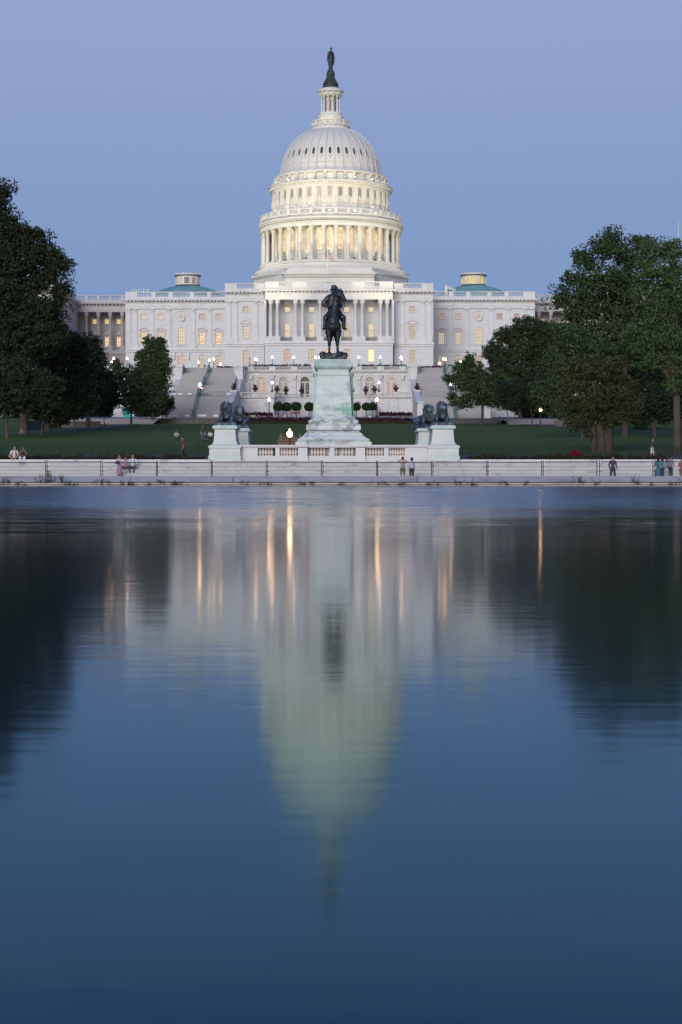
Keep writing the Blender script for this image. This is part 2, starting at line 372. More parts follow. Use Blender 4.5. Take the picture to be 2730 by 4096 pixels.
_fr = {}
def window(x, yf, z0, w, h, pane, style='plain', bars=(3, 3), parent=None, off=OFF):
    """a frame with glazing bars and trim, its pane a sub-part; x,yf = centre on the wall face"""
    par = parent or cap
    key = (round(w,2), round(h,2), style, bars)
    arch = 'arch' in style; rnd = 'round' in style
    if key not in _fr:
        mb = MB(); r = w/2; hs = h-r if arch else h
        t = .22
        def ring(r0, r1, zc, a0, a1, y0, y1, n=14):
            for k in range(n):
                u, v = a0+(a1-a0)*k/n, a0+(a1-a0)*(k+1)/n
                P = [(r0*math.cos(u), zc+r0*math.sin(u)), (r1*math.cos(u), zc+r1*math.sin(u)), (r1*math.cos(v), zc+r1*math.sin(v)), (r0*math.cos(v), zc+r0*math.sin(v))]
                mb.prism(P, y0, y1)
        if rnd:
            ring(r, r+.3, r, 0, 2*PI, -.1, .06, 20)
        else:
            mb.box(-r-t, -r, -.08, .1, 0, hs); mb.box(r, r+t, -.08, .1, 0, hs)
            if arch: ring(r, r+t, hs, 0, PI, -.08, .1)
            else: mb.box(-r-t, r+t, -.08, .1, hs, hs+t)
            mb.box(-r-t-.1, r+t+.1, -.16, .1, -.16, 0)
        if 'tri' in style:
            zz = h+t+.35; mb.box(-r-.55, r+.55, -.3, .05, zz, zz+.16)
            mb.prism([(-r-.6, zz+.16), (r+.6, zz+.16), (0, zz+.95)], -.1, .05)
            for sx in (-1, 1):
                mb.prism([(sx*(r+.75)*1.0, zz+.16), (0, zz+.95), (0, zz+1.15), (sx*(r+.75), zz+.36)][::sx], -.32, -.1)
                mb.box(sx*(r+.38)-.11, sx*(r+.38)+.11, -.24, .05, h-.9, zz)
        if 'seg' in style:
            zz = h+t+.35; mb.box(-r-.6, r+.6, -.3, .05, zz, zz+.16)
            R = ((r+.7)**2+.62**2)/(2*.62); c0 = zz+.16+.62-R; A = math.asin((r+.7)/R)
            ring(R-.16, R+.06, c0, PI/2-A, PI/2+A, -.32, .05, 10)
            for sx in (-1, 1): mb.box(sx*(r+.38)-.11, sx*(r+.38)+.11, -.24, .05, h-.9, zz)
        if 'key' in style: mb.prism([(-.14, h+t), (.14, h+t), (.24, h+t+.42), (-.24, h+t+.42)], -.2, .03)
        mb.mi = 1
        nx, nz = bars; bt = .045
        if rnd:
            for k in range(3):
                a = PI*k/3; c_, s_ = math.cos(a), math.sin(a)
                mb.prism([(-r*c_+bt*s_, r-r*s_-bt*c_), (r*c_+bt*s_, r+r*s_-bt*c_), (r*c_-bt*s_, r+r*s_+bt*c_), (-r*c_-bt*s_, r-r*s_+bt*c_)], .27, .31)
            ring(.32, .40, r, 0, 2*PI, .265, .3, 12)
        else:
            mb.box(-r, -r+.07, .27, .33, 0, hs); mb.box(r-.07, r, .27, .33, 0, hs); mb.box(-r+.07, r-.07, .27, .33, 0, .08)
            if not arch: mb.box(-r+.07, r-.07, .27, .33, h-.07, h)
            for i in range(1, nx): mb.box(-r+w*i/nx-bt, -r+w*i/nx+bt, .28, .33, .08, (h-.07) if not arch else hs+math.sqrt(max(0, r*r-(w*i/nx-r)**2)))
            for j in range(1, nz): mb.box(-r+.07, r-.07, .275, .33, h*j/nz-bt, h*j/nz+bt) if h*j/nz < hs+.01 else None
        pn = MB()
        if arch or rnd:
            zc = hs if arch else r
            P = [(-r, .36, 0), (r, .36, 0)] if arch else []
            A = [PI*k/14 for k in range(15)] if arch else [2*PI*k/24 for k in range(24)]
            P += [(r*math.cos(a), .36, zc+r*math.sin(a)) for a in A]
            pn.poly(P)
        else: pn.quad((-r,.36,0),(r,.36,0),(r,.36,h),(-r,.36,h))
        _fr[key] = (mb.mesh('window', [M['frame'], M['muntin']]), pn)
        _fr[(key, 'p')] = {}
    fm, pn = _fr[key]; pd = _fr[(key, 'p')]
    if pane not in pd: pd[pane] = pn.mesh('pane', PANE[pane])
    o = link('window', fm, par, (x+off[0], yf+off[1], z0+off[2])); link('pane', pd[pane], o)
    return o

def column_mesh(r, h, n=14, capw=None):
    mb = MB(); mb.smooth = True; ch = min(1.15, h*.12)
    mb.lathe([(r*1.35,.0),(r*1.38,.12),(r*1.25,.2),(r*1.28,.32),(r*1.08,.42),(r,.5),(r*.99,h*.35),(r*.85,h-ch),(r*.95,h-ch+.03),(r*.95,h-ch+.1),(r*.86,h-ch+.14),(r*1.0,h-ch*.7),(r*1.18,h-ch*.55),(r*1.0,h-ch*.5),(r*1.15,h-ch*.3),(r*1.5,h-ch*.1)], n)
    mb.smooth = False
    mb.box(-r*1.45, r*1.45, -r*1.45, r*1.45, -.15, .02); mb.box(-r*1.5, r*1.5, -r*1.5, r*1.5, h-ch*.14, h)
    for k in range(8):
        a = PI*k/4+PI/8; cx, cy = math.sin(a), math.cos(a)
        for zz, rr in ((h-ch*.85, r*1.02), (h-ch*.45, r*1.15)):
            mb.box(cx*rr-.1, cx*rr+.1, cy*rr-.1, cy*rr+.1, zz, zz+ch*.26)
    return mb
def pilaster_mesh(w, h, d=.28):
    mb = MB(); ch = 1.15
    mb.box(-w/2, w/2, -d, 0, 0, h); mb.box(-w/2-.1, w/2+.1, -d-.12, 0, 0, .42); mb.box(-w/2-.04, w/2+.04, -d-.06, 0, .42, .62)
    for j, (zz, e) in enumerate(((h-ch, .05), (h-ch*.62, .13), (h-ch*.3, .2))):
        n = 5 if j < 2 else 3
        for i in range(n):
            xc = -w/2+w*(i+.5)/n; mb.box(xc-w/n*.36, xc+w/n*.36, -d-e, 0, zz+.05, zz+ch*.3)
    mb.box(-w/2-.16, w/2+.16, -d-.22, 0, h-.16, h+.01)
    return mb
def baluster_row(mb, x0, x1, y, z0, z1, sp=.42, r=.11):
    n = max(2, int((x1-x0)/sp)); h = z1-z0
    for i in range(n):
        xc = x0+(x1-x0)*(i+.5)/n
        mb.lathe([(r,z0),(r*.75,z0+h*.12),(r*1.05,z0+h*.3),(r*.45,z0+h*.72),(r*.8,z0+h*.9),(r,z1)], 6, xc, y)

Z0, ZB, ZP, ZC, ZE, ZK, ZT = 24.3, 33.15, 34.2, 44.5, 46.2, 46.95, 48.95   # floor, belt, order base, order top, entablature, cornice, parapet
def entab(x0, x1, yf, m, crn=.9, ends=(1, 1), dz=0.0, yb=None):
    yb = yb or yf+1.2
    mb = MB(); e0, e1 = ends
    mb.box(x0, x1, yf-.08, yb, ZC, ZC+.55); mb.box(x0, x1, yf-.14, yb, ZC+.55, ZC+.75); mb.box(x0, x1, yf-.06, yb, ZC+.75, ZE)
    obj('entablature', mb, m, cap, OFF)
    mb = MB()
    n = int((x1-x0)/.42)
    for i in range(n):
        xc = x0+(x1-x0)*(i+.5)/n; mb.box(xc-.11, xc+.11, yf-.24, yf-.06, ZE-.02-.22, ZE-.02)
    mb.box(x0, x1, yf-.2, yb, ZE, ZE+.14)
    n = int((x1-x0)/.95)
    for i in range(n):
        xc = x0+(x1-x0)*(i+.5)/n; mb.box(xc-.22, xc+.22, yf-crn+.12, yf-.16, ZE+.14, ZE+.40)
    mb.box(x0-e0*crn, x1+e1*crn, yf-crn, yb, ZE+.40, ZE+.62); mb.box(x0-e0*(crn+.12), x1+e1*(crn+.12), yf-crn-.12, yb, ZE+.62, ZK)
    obj('cornice', mb, m, cap, OFF)
def parapet(x0, x1, yf, m, piers, yd=.5):
    """balustraded parapet; piers = list of (xa,xb) solid stretches"""
    mb = MB(); mb.box(x0, x1, yf+.15, yf+yd+.15, ZK, ZK+.72); mb.box(x0, x1, yf+.05, yf+yd+.25, ZT-.2, ZT)
    cur = x0
    for a, b in piers + [(x1, x1)]:
        if a-cur > .6: baluster_row(mb, cur+.08, a-.08, yf+.4, ZK+.72, ZT-.2)
        if b > a: mb.box(a, b, yf+.1, yf+yd+.2, ZK+.722, ZT-.202); mb.box(a-.06, b+.06, yf+.06, yf+yd+.24, ZK, ZK+.70)
        cur = b
    obj('balustrade', mb, m, cap, OFF)

WM = M['wall']; TM = M['trim']
def opn(x, z0, w, h, arch=False): return (x-w/2, x+w/2, z0, z0+h, arch)
colm = column_mesh(.47, ZC-ZP-1.1).mesh('column', TM)
pil_c = pilaster_mesh(1.0, ZC-ZP-1.1).mesh('pilaster', TM)
# portico: base storey
mb = MB(); ops = [opn(x, 29.1, 1.45, 3.0) for x in (-10.5,-4.4,0,4.4,10.5)]
wall_open(mb, -15.9, 15.9, Z0, ZB, 435.0, ops); mb.box(-15.9, 15.9, 435.46, 439, Z0, ZB)
for s in (-1, 1): mb.quad((s*15.9,435,Z0),(s*15.9,439,Z0),(s*15.9,439,ZB),(s*15.9,435,ZB))
base = bp_('base_wall', mb, M['rust'])
for x, p in zip((-10.5,-4.4,0,4.4,10.5), ('blind','dim','warm','dim','bright')): window(x, 435.0, 29.1, 1.45, 3.0, p, 'key', (2, 3))
mb = MB()                                                            # smooth recessed panels are framed by raised strips
for x in (-10.5,-4.4,0,4.4,10.5):
    w_ = 1.5 if abs(x) < 5 and x == 0 else 1.5
    mb.box(x-1.5, x-1.38, 434.93, 435.05, Z0, 33.0); mb.box(x+1.38, x+1.5, 434.93, 435.05, Z0, 33.0); mb.box(x-1.5, x+1.5, 434.93, 435.05, 33.0, 33.1)
mb.box(-16.05, 16.05, 434.75, 439, ZB, ZB+.45); mb.box(-16.3, 16.3, 434.5, 439, ZB+.45, ZP-.25); mb.box(-16.1, 16.1, 434.7, 439.2, ZP-.25, ZP)
bp_('belt_course', mb, TM)
def bpart(nm, m, *bx): mb = MB(); mb.box(*bx); return bp_(nm, mb, m)
for s in (-1, 1):
    for a, b in ((12.1, 15.6), (5.9, 9.05), (1.4, 3.0)): bpart('column_pedestal', TM, min(s*a,s*b), max(s*a,s*b), 434.75, 436.6, ZP, ZP+1.1)
for s in (-1, 1):
    for x in (14.5, 12.85, 8.3, 6.6, 2.2): link('column', colm, cap, (s*x, 435.6-479, ZP+1.1))
for x, w_ in ((-10.57,2.95),(-4.05,3.6),(0,2.7),(4.05,3.6),(10.57,2.95)):   # iron balcony rails
    mb = MB(); w2 = w_/2-.05
    mb.box(x-w2, x+w2, 435.1, 435.16, ZP+.95, ZP+1.02); mb.box(x-w2, x+w2, 435.1, 435.16, ZP+.05, ZP+.12)
    n = int(w_/.12)
    for i in range(n+1): mb.box(x-w2+2*w2*i/n-.02, x-w2+2*w2*i/n+.02, 435.11, 435.15, ZP+.12, ZP+.95)
    for i in range(int(w_/.42)):
        xc = x-w2+.25+i*.42; mb.tube([(xc+.15*math.cos(a*PI/4), 435.09, ZP+.55+.26*math.sin(a*PI/4)) for a in range(9)], .03, 4)
    bp_('balcony_rail', mb, M['iron'])
# recessed portico wall
mb = MB(); xs = (-10.5,-4.4,0,4.4,10.5)
ops = [opn(x, 35.2, 1.45, 3.8, True) for x in xs] + [opn(x, 41.8, 1.45, 1.4) for x in xs]
wall_open(mb, -16.2, 16.2, ZP, ZC, 439.5, ops); bp_('wall', mb, WM)
for x, p, q in zip(xs, ('cream','cream','warm','dim','cream'), ('cream','cream','dim','cream','cream')):
    window(x, 439.5, 35.2, 1.45, 3.8, p, 'arch', (1, 2)); window(x, 439.5, 41.8, 1.45, 1.4, q, 'plain', (1, 1))
mb = MB(); mb.box(-16.2, 16.2, 436.9, 439.5, ZC+.3, ZC+.5)            # portico ceiling
for s in (-1, 1): mb.box(min(s*15.6,s*16.2), max(s*15.6,s*16.2), 435.2, 439.5, ZP, ZC)
bp_('portico_ceiling', mb, WM)
entab(-15.9, 15.9, 434.85, TM, yb=436.9); parapet(-15.9, 15.9, 434.75, TM, [(-15.9,-12.5),(-8.9,-5.6),(-2.3,-1.5),(1.5,2.3),(5.6,8.9),(12.5,15.9)])
# flanks
for s in (-1, 1):
    mb = MB(); a, b = (16.2, 26.1)
    x0, x1 = sorted((s*a, s*b)); xc = s*20.85
    wall_open(mb, x0, x1, Z0, ZB, 438.6, [opn(xc, 29.1, 1.45, 3.0)])
    mb.box(x0, x1, 439.06, 459, Z0, ZB); bp_('base_wall', mb, M['rust'])
    mb = MB(); mb.box(x0-.1, x1+.1, 438.35, 440, ZB, ZB+.45); mb.box(x0-.25, x1+.25, 438.1, 440, ZB+.45, ZP-.25); mb.box(x0-.05, x1+.05, 438.4, 440, ZP-.25, ZP)
    for q in (-1.78, 1.66): mb.box(xc+q, xc+q+.12, 438.53, 438.65, Z0, 33.0)
    mb.box(xc-1.78, xc+1.78, 438.53, 438.65, 33.0, 33.1)
    bp_('belt_course', mb, TM)
    window(xc, 438.6, 29.1, 1.45, 3.0, 'blind' if s < 0 else 'dim', 'key', (1 if s < 0 else 3, 3))
    mb = MB(); wall_open(mb, x0, x1, ZP, ZC, 438.8, [opn(xc, 35.2, 1.45, 3.0), opn(xc, 41.7, 1.45, 1.4)])
    mb.box(x0, x1, 439.26, 459, ZP, ZC); bp_('wall', mb, WM)
    window(xc, 438.8, 35.2, 1.45, 3.0, 'cream' if s < 0 else 'dim', 'tri', (3, 4)); window(xc, 438.8, 41.7, 1.45, 1.4, 'dim', 'plain', (3, 2))
    for x in (25.15, 23.5, 18.4, 16.75):
        link('pilaster', pil_c, cap, (s*x, 438.8-479, ZP+1.1))
    for p0, p1 in ((22.85, 25.8), (16.2, 19.1)): bpart('pilaster_pedestal', TM, min(s*p0,s*p1), max(s*p0,s*p1), 438.35, 438.79, ZP, ZP+1.1)
    entab(x0 + (0 if s < 0 else .02), x1 - (0 if s > 0 else .02), 438.5, TM, ends=((1, 0) if s < 0 else (0, 1)))
    x0p, x1p = (x0, x1)
    parapet(x0, x1, 438.5, TM, [(-26.1,-23.1),(-18.6,-16.2)] if s < 0 else [(16.2,18.6),(23.1,26.1)])
mb = MB(); mb.box(-26.1, 26.1, 439.8, 500, ZC-.1, ZK+.1); bp_('roof', mb, M['trim'])
for s in (-1, 1): bpart('side_parapet', TM, min(s*25.4,s*26.0), max(s*25.4,s*26.0), 440, 459, ZK+.1, ZT)
# wings
WX = (29.25, 33.6, 39.0, 44.45, 48.9)
for s in (-1, 1):
    x0, x1 = sorted((s*26.1, s*53.7)); yf = 459.0
    lo = {-1: ['blind','dim','blind','dim','dim'], 1: ['dim','dim','pink','dim','warm']}[s]
    md = {-1: ['warm','warm','cream','cream','warm'], 1: ['cream','cream','cream','blind','blind']}[s]
    up = {-1: ['dim','blind','cream','cream','cream'], 1: ['pink','dim','cream','pink','pink']}[s]
    mb = MB(); wall_open(mb, x0, x1, Z0, ZB, yf-.2, [opn(s*x, 29.2, 1.8 if i == 2 else 1.45, 3.0) for i, x in enumerate(WX)])
    mb.box(x0, x1, yf+.26, 490, Z0, ZB); bp_('base_wall', mb, M['rust'])
    mb = MB(); mb.box(x0, x1, yf-.42, yf+1, ZB, ZB+.45); mb.box(x0, x1, yf-.62, yf+1, ZB+.45, ZP-.25); mb.box(x0, x1, yf-.4, yf+1, ZP-.25, ZP)
    for i, x in enumerate(WX):
        w2 = 2.6 if i == 2 else 1.5
        for q in (-w2, w2-.12): mb.box(s*x+q, s*x+q+.12, yf-.27, yf-.15, Z0, 33.0)
        mb.box(s*x-w2, s*x+w2, yf-.27, yf-.15, 33.0, 33.1)
        if i == 2:
            for q in (-1.9, 1.9): mb.prism([(s*x+q-.2, 31.2), (s*x+q+.2, 31.2), (s*x+q+.26, 33.0), (s*x+q-.26, 33.0)], yf-.75, yf-.2)
    bp_('belt_course', mb, TM)
    mb = MB(); ops = [opn(s*x, 35.2, 1.8 if i == 2 else 1.45, 4.5 if i == 2 else 3.0, i == 2) for i, x in enumerate(WX)]
    ops += [opn(s*x, 41.75, 1.45, 1.4) for i, x in enumerate(WX) if i != 2]
    wall_open(mb, x0, x1, ZP, ZC, yf, ops); mb.box(x0, x1, yf+.46, 490, ZP, ZC); bp_('wall', mb, WM)
    for i, x in enumerate(WX):
        w2 = 1.8 if i == 2 else 1.45
        window(s*x, yf-.2, 29.2, w2, 3.0, lo[i], 'key', (1 if lo[i] in ('blind',) else 3, 3))
        if i != 2: window(s*x, yf, 41.75, 1.45, 1.4, up[i], 'plain', (3, 2))
        window(s*x, yf, 35.2, w2, 4.5 if i == 2 else 3.0, md[i], 'arch' if i == 2 else 'seg', (3, 5 if i == 2 else 4))
        if i == 2:
            window(s*x, yf-.38, 41.55, 1.4, 1.4, 'cream', 'round')
            mb = MB()                                               # tall blind arch round the centre bay
            R = 2.5; zc = 41.6
            for k in range(20):
                u, v = PI*k/20, PI*(k+1)/20
                mb.prism([(s*x+(R-.16)*math.cos(u), zc+(R-.16)*math.sin(u)), (s*x+(R+.12)*math.cos(u), zc+(R+.12)*math.sin(u)), (s*x+(R+.12)*math.cos(v), zc+(R+.12)*math.sin(v)), (s*x+(R-.16)*math.cos(v), zc+(R-.16)*math.sin(v))], yf-.14, yf+.01)
            for q in (-1, 1):
                xx = s*x+q*(R-.02); mb.box(xx-.3, xx+.3, yf-.2, yf+.01, zc-.2, zc); mb.box(xx-.14, xx+.14, yf-.13, yf+.01, 35.3, zc-.2)
            mb.prism([(s*x-.2, zc+R-.3), (s*x+.2, zc+R-.3), (s*x+.3, zc+R+.3), (s*x-.3, zc+R+.3)], yf-.28, yf+.01)
            for a in range(14): mb.ell((s*x-1.6+a*.25, yf-.05, 34.75+.08*math.sin(a*2.1)), (.13,.1,.13), n=6, m=4)
            bp_('blind_arch', mb, TM)
    for x in (27.0, 31.5, 35.85, 42.3, 46.7, 51.1, 52.8): link('pilaster', pil_c, cap, (s*x, yf-479, ZP+1.1))
    for p0, p1 in ((26.3,27.7),(30.7,32.3),(35.05,36.65),(41.5,43.1),(45.9,47.5),(50.3,53.68)): bpart('pilaster_pedestal', TM, min(s*p0,s*p1), max(s*p0,s*p1), yf-.4, yf-.01, ZP, ZP+1.1)
    entab(x0, x1, yf-.3, TM, ends=((1, 0) if s < 0 else (0, 1)))
    pr = [(50.6,53.7),(45.7,46.9),(41.2,42.4),(35.6,36.8),(31.2,32.2)]
    parapet(x0, x1, yf-.3, TM, sorted([tuple(sorted((s*a, s*b))) for a, b in pr]))
    mb = MB(); mb.box(x0, x1, yf+.9, 492, ZC, ZK+.1); mb.box(min(s*53.1,s*53.6), max(s*53.1,s*53.6), yf+.2, 490, ZK+.1, ZT); bp_('roof', mb, TM)
# corridors and end wings
CMt = M['corridor']; CT = M['corridor_trim']
colc = column_mesh(.40, ZC-ZP-1.1).mesh('column', CT)
for s in (-1, 1):
    x0, x1 = sorted((s*53.7, s*67.8))
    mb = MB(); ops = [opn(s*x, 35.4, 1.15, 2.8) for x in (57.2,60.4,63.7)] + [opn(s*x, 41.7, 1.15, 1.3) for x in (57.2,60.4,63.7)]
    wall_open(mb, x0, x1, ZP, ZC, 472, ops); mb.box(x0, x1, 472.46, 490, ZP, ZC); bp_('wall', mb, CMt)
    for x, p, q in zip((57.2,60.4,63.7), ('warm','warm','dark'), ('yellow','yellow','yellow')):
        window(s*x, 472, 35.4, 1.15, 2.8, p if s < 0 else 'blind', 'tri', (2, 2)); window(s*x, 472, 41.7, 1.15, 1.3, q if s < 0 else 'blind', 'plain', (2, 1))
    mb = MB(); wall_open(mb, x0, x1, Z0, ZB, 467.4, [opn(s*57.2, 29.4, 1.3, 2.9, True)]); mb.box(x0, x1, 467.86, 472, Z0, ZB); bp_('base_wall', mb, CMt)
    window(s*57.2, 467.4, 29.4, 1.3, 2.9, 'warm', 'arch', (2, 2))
    mb = MB(); 
    for k in range(6):
        u, v = PI*k/6, PI*(k+1)/6
        mb.prism([(s*57.2+.2*math.cos(u), 31.3+.2*math.sin(u)), (s*57.2+1.0*math.cos(u), 31.3+1.0*math.sin(u)), (s*57.2+1.0*math.cos(v), 31.3+1.0*math.sin(v)), (s*57.2+.2*math.cos(v), 31.3+.2*math.sin(v))], 466.6, 467.38)
    bp_('awning', mb, M['iron'])
    mb = MB(); mb.box(x0, x1, 467.1, 472, ZB, ZP)
    for x in (55.7,58.9,62.1,65.3): mb.box(s*x-.75, s*x+.75, 467.2, 468.7, ZP, ZP+1.1)
    cur = [(55.0,53.7),(58.15,56.45),(61.35,59.65),(64.55,62.85),(67.8,66.05)]
    for b, a in cur:
        if b-a > .7: xa, xb = sorted((s*a, s*b)); baluster_row(mb, xa+.1, xb-.1, 467.6, ZP, ZP+.9, .4, .1); mb.box(xa, xb, 467.4, 467.8, ZP+.9, ZP+1.05)
    bp_('belt_course', mb, CT)
    for x in (55.7,58.9,62.1,65.3): link('column', colc, cap, (s*x, 468-479, ZP+1.1))
    entab(x0, x1, 467.4, CT, ends=(0, 0), yb=490); parapet(x0, x1, 467.3, CT, sorted([tuple(sorted((s*a, s*b))) for a, b in ((55.2,56.0),(58.4,59.2),(61.6,62.4),(64.8,65.6))]))
    # end wing, its inner side wall seen beyond the columns
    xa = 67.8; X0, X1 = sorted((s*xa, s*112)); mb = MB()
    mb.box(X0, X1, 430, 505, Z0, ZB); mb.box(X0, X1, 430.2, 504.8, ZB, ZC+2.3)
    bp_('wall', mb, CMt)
    mb = MB(); q0, q1 = sorted((s*(xa-.25), s*xa)); mb.box(X0-.3, X1+.3, 429.7, 467, ZB, ZP)
    mb.box(X0-.1, X1+.1, 429.9, 467.1, ZC, ZE); mb.box(X0-1, X1+1, 429, 466.4, ZE+.3, ZK)
    q0, q1 = sorted((s*xa, s*(xa+.6))); mb.box(q0, q1, 430, 467, ZK, ZT-.9); mb.box(q0-.05, q1+.05, 430, 467, ZT-.2, ZT)
    for k in range(9): yy = 430.5+k*4.2; mb.box(q0, q1, yy, yy+1.1, ZT-.9, ZT-.2)
    for k in range(82): yy = 430.2+k*.45; mb.box(min(s*(xa-.8),s*(xa-.1)), max(s*(xa-.8),s*(xa-.1)), yy-.1, yy+.1, ZE+.02, ZE+.3)
    for k in range(80): yy = 430.2+k*.46; mb.lathe([(.12,ZT-.9),(.14,ZT-.65),(.06,ZT-.35),(.12,ZT-.2)], 6, s*(xa+.3), yy)
    bp_('cornice', mb, CT)
    for k in range(8):
        mb = pilaster_mesh(1.0, ZC-ZP-1.1); o = obj('pilaster', mb, CT, cap, (s*xa, 432.5+k*4.6-479, ZP+1.1)); o.rotation_euler[2] = s*-PI/2 if s > 0 else PI/2
# small saucer domes over the wings
for s in (-1, 1):
    mb = MB(); mb.smooth = True; cx, cy = s*39.0, 478.0
    mb.lathe([(12.5,46.9),(11.8,48.2),(9.8,49.9),(7.6,51.15),(5.4,51.95),(3.5,52.3)], 48, cx, cy)
    mb.smooth = False
    for k in range(48):
        a = 2*PI*k/48
        P = [(cx+r*math.sin(a), cy-r*math.cos(a), z+.03) for r, z in ((11.8,48.2),(9.8,49.9),(7.6,51.15),(5.4,51.95),(3.5,52.3))]
        mb.tube(P, .045, 4)
    o = bp_('saucer_dome', mb, M['copper'])
    mb = MB(); mb.lathe([(3.55,52.2),(3.45,52.35),(3.4,52.7)], 30, cx, cy); mb.mi = 1
    mb.lathe([(3.3,52.7),(3.3,52.95)], 30, cx, cy); mb.lathe([(3.3,54.65),(3.3,55.0),(3.4,55.05)], 30, cx, cy); mb.mi = 0
    mb.lathe([(3.4,55.05),(3.6,55.1),(3.6,55.35),(3.3,55.4),(0,55.5)], 30, cx, cy); mb.mi = 1
    mb.lathe([(3.2,55.4),(3.25,55.75),(3.1,55.8),(3.05,55.4)], 30, cx, cy)
    for k in range(10):
        a = 2*PI*(k+.5)/10; mb.ell((cx+3.2*math.sin(a), cy-3.2*math.cos(a), 55.9), (.16,.16,.2), n=6, m=4)
        for q in (-.075, .075):
            pass
        a2 = 2*PI*(k+.5)/10; u = Vector((math.cos(a2), math.sin(a2), 0)); p = Vector((cx+3.2*math.sin(a2), cy-3.2*math.cos(a2), 0))
        w_ = .36
        for z_a, z_b in ((52.95, 54.65),):
            c4 = [p-u*w_, p+u*w_]; nrm = Vector((math.sin(a2), -math.cos(a2), 0))*.14
            A, B = c4[0], c4[1]
            mb.v += [tuple(A+nrm+Vector((0,0,z_a))), tuple(B+nrm+Vector((0,0,z_a))), tuple(B+nrm+Vector((0,0,z_b))), tuple(A+nrm+Vector((0,0,z_b))), tuple(A-nrm+Vector((0,0,z_a))), tuple(B-nrm+Vector((0,0,z_a))), tuple(B-nrm+Vector((0,0,z_b))), tuple(A-nrm+Vector((0,0,z_b)))]
            n = len(mb.v)-8
            for f in ((0,1,2,3),(1,5,6,2),(5,4,7,6),(4,0,3,7)): mb.face(tuple(n+i for i in f))
    l = obj('lantern', mb, [M['darkcopper'], M['dome']], o)
    for k in range(-3, 4):
        a = 2*PI*k/10; mbp = MB(); r_ = 3.12
        pane = {-1: ['grey','grey','cream','dark','grey','grey','grey'], 1: ['yellow']*7}[s][k+3]
        u = Vector((math.cos(a), math.sin(a), 0)); p = Vector((cx+r_*math.sin(a), cy-r_*math.cos(a), 0))
        A, B = p-u*.62, p+u*.62; mbp.quad((A.x,A.y,52.95),(B.x,B.y,52.95),(B.x,B.y,54.65),(A.x,A.y,54.65)); mbp.mi = 1
        nn = Vector((math.sin(a), -math.cos(a), 0))*.03
        for t in (-.2, .2):
            c_ = p+u*t+nn; mbp.tube([(c_.x,c_.y,52.95),(c_.x,c_.y,54.65)], .03, 4)
        for z_ in (53.5, 54.1): mbp.tube([tuple(A+nn+Vector((0,0,z_))), tuple(B+nn+Vector((0,0,z_)))], .03, 4)
        obj('window', mbp, [PANE[pane], M['muntin']], o)

# ------------------------------------------------------------------ the great dome
def dz(y): return 120.67 - y/30.55
def dr(r): return r/30.55
DM, DS = M['dome'], M['domeshell']
DY = 479.0; DOFF = OFF; NB = 36
dl = MB(); dl.smooth = True
def prof(L): return [(dr(r), dz(y)) for r, y in L]
dl.smooth = False
# lower stylobate and ring
dl.lathe(prof([(640,2075),(640,2010),(652,2004),(655,1996),(640,1988),(628,1970),(596,1966),(592,1950),(601,1944),(602,1932),(585,1922),(470,1918)]), 72, 0, DY)
# main (inner) drum behind the peristyle
dl.lathe(prof([(470,1918),(478,1870),(478,1620)]), 108, 0, DY)
dl.lathe(prof([(478,1620),(555,1640),(592,1652),(592,1632),(597,1624),(590,1620),(590,1612)]), 96, 0, DY)
dl.lathe(prof([(590,1600),(606,1592),(608,1580),(586,1572),(575,1560),(540,1556)]), 96, 0, DY)
dl.lathe(prof([(540,1556),(530,1520),(505,1500),(500,1488),(480,1470),(477,1330),(496,1322),(498,1300)]), 96, 0, DY)
dl.lathe(prof([(498,1300),(503,1290),(516,1284),(520,1274),(512,1266),(478,1262),(455,1255),(448,1200),(470,1196),(470,1186),(440,1178),(428,1166)]), 96, 0, DY)
body = MB(); 
def rad_box(mb, a, r0, r1, w0, w1, z0, z1, w1b=None):
    u = Vector((math.cos(a), math.sin(a), 0)); n_ = Vector((math.sin(a), -math.cos(a), 0)); c = Vector((0, DY, 0))
    P = []
    for z, (ra, rb, w) in ((z0, (r0, r1, w0)), (z1, (r0, r1, w1))):
        for rr, ss in ((rb,-1),(rb,1),(ra,1),(ra,-1)): P.append(tuple(c+n_*rr+u*(ss*w)+Vector((0,0,z))))
    n = len(mb.v); mb.v += P
    for f in ((0,3,2,1),(4,5,6,7),(0,1,5,4),(1,2,6,5),(2,3,7,6),(3,0,4,7)): mb.face(tuple(n+i for i in f))
PHI0 = -math.radians(.15)
for k in range(108): a = PHI0+2*PI*(k+.5)/108; rad_box(dl, a, dr(495), dr(514), .19, .19, dz(1302), dz(1287))
for k in range(216): a = PHI0+2*PI*(k+.5)/216; rad_box(dl, a, dr(588), dr(602), .14, .14, dz(1610), dz(1597))
for k in range(NB): a2 = PHI0+2*PI*k/NB; rad_box(dl, a2, dr(445), dr(455), .95, .95, dz(1250), dz(1210))
dome = bp_('dome', dl, DM)
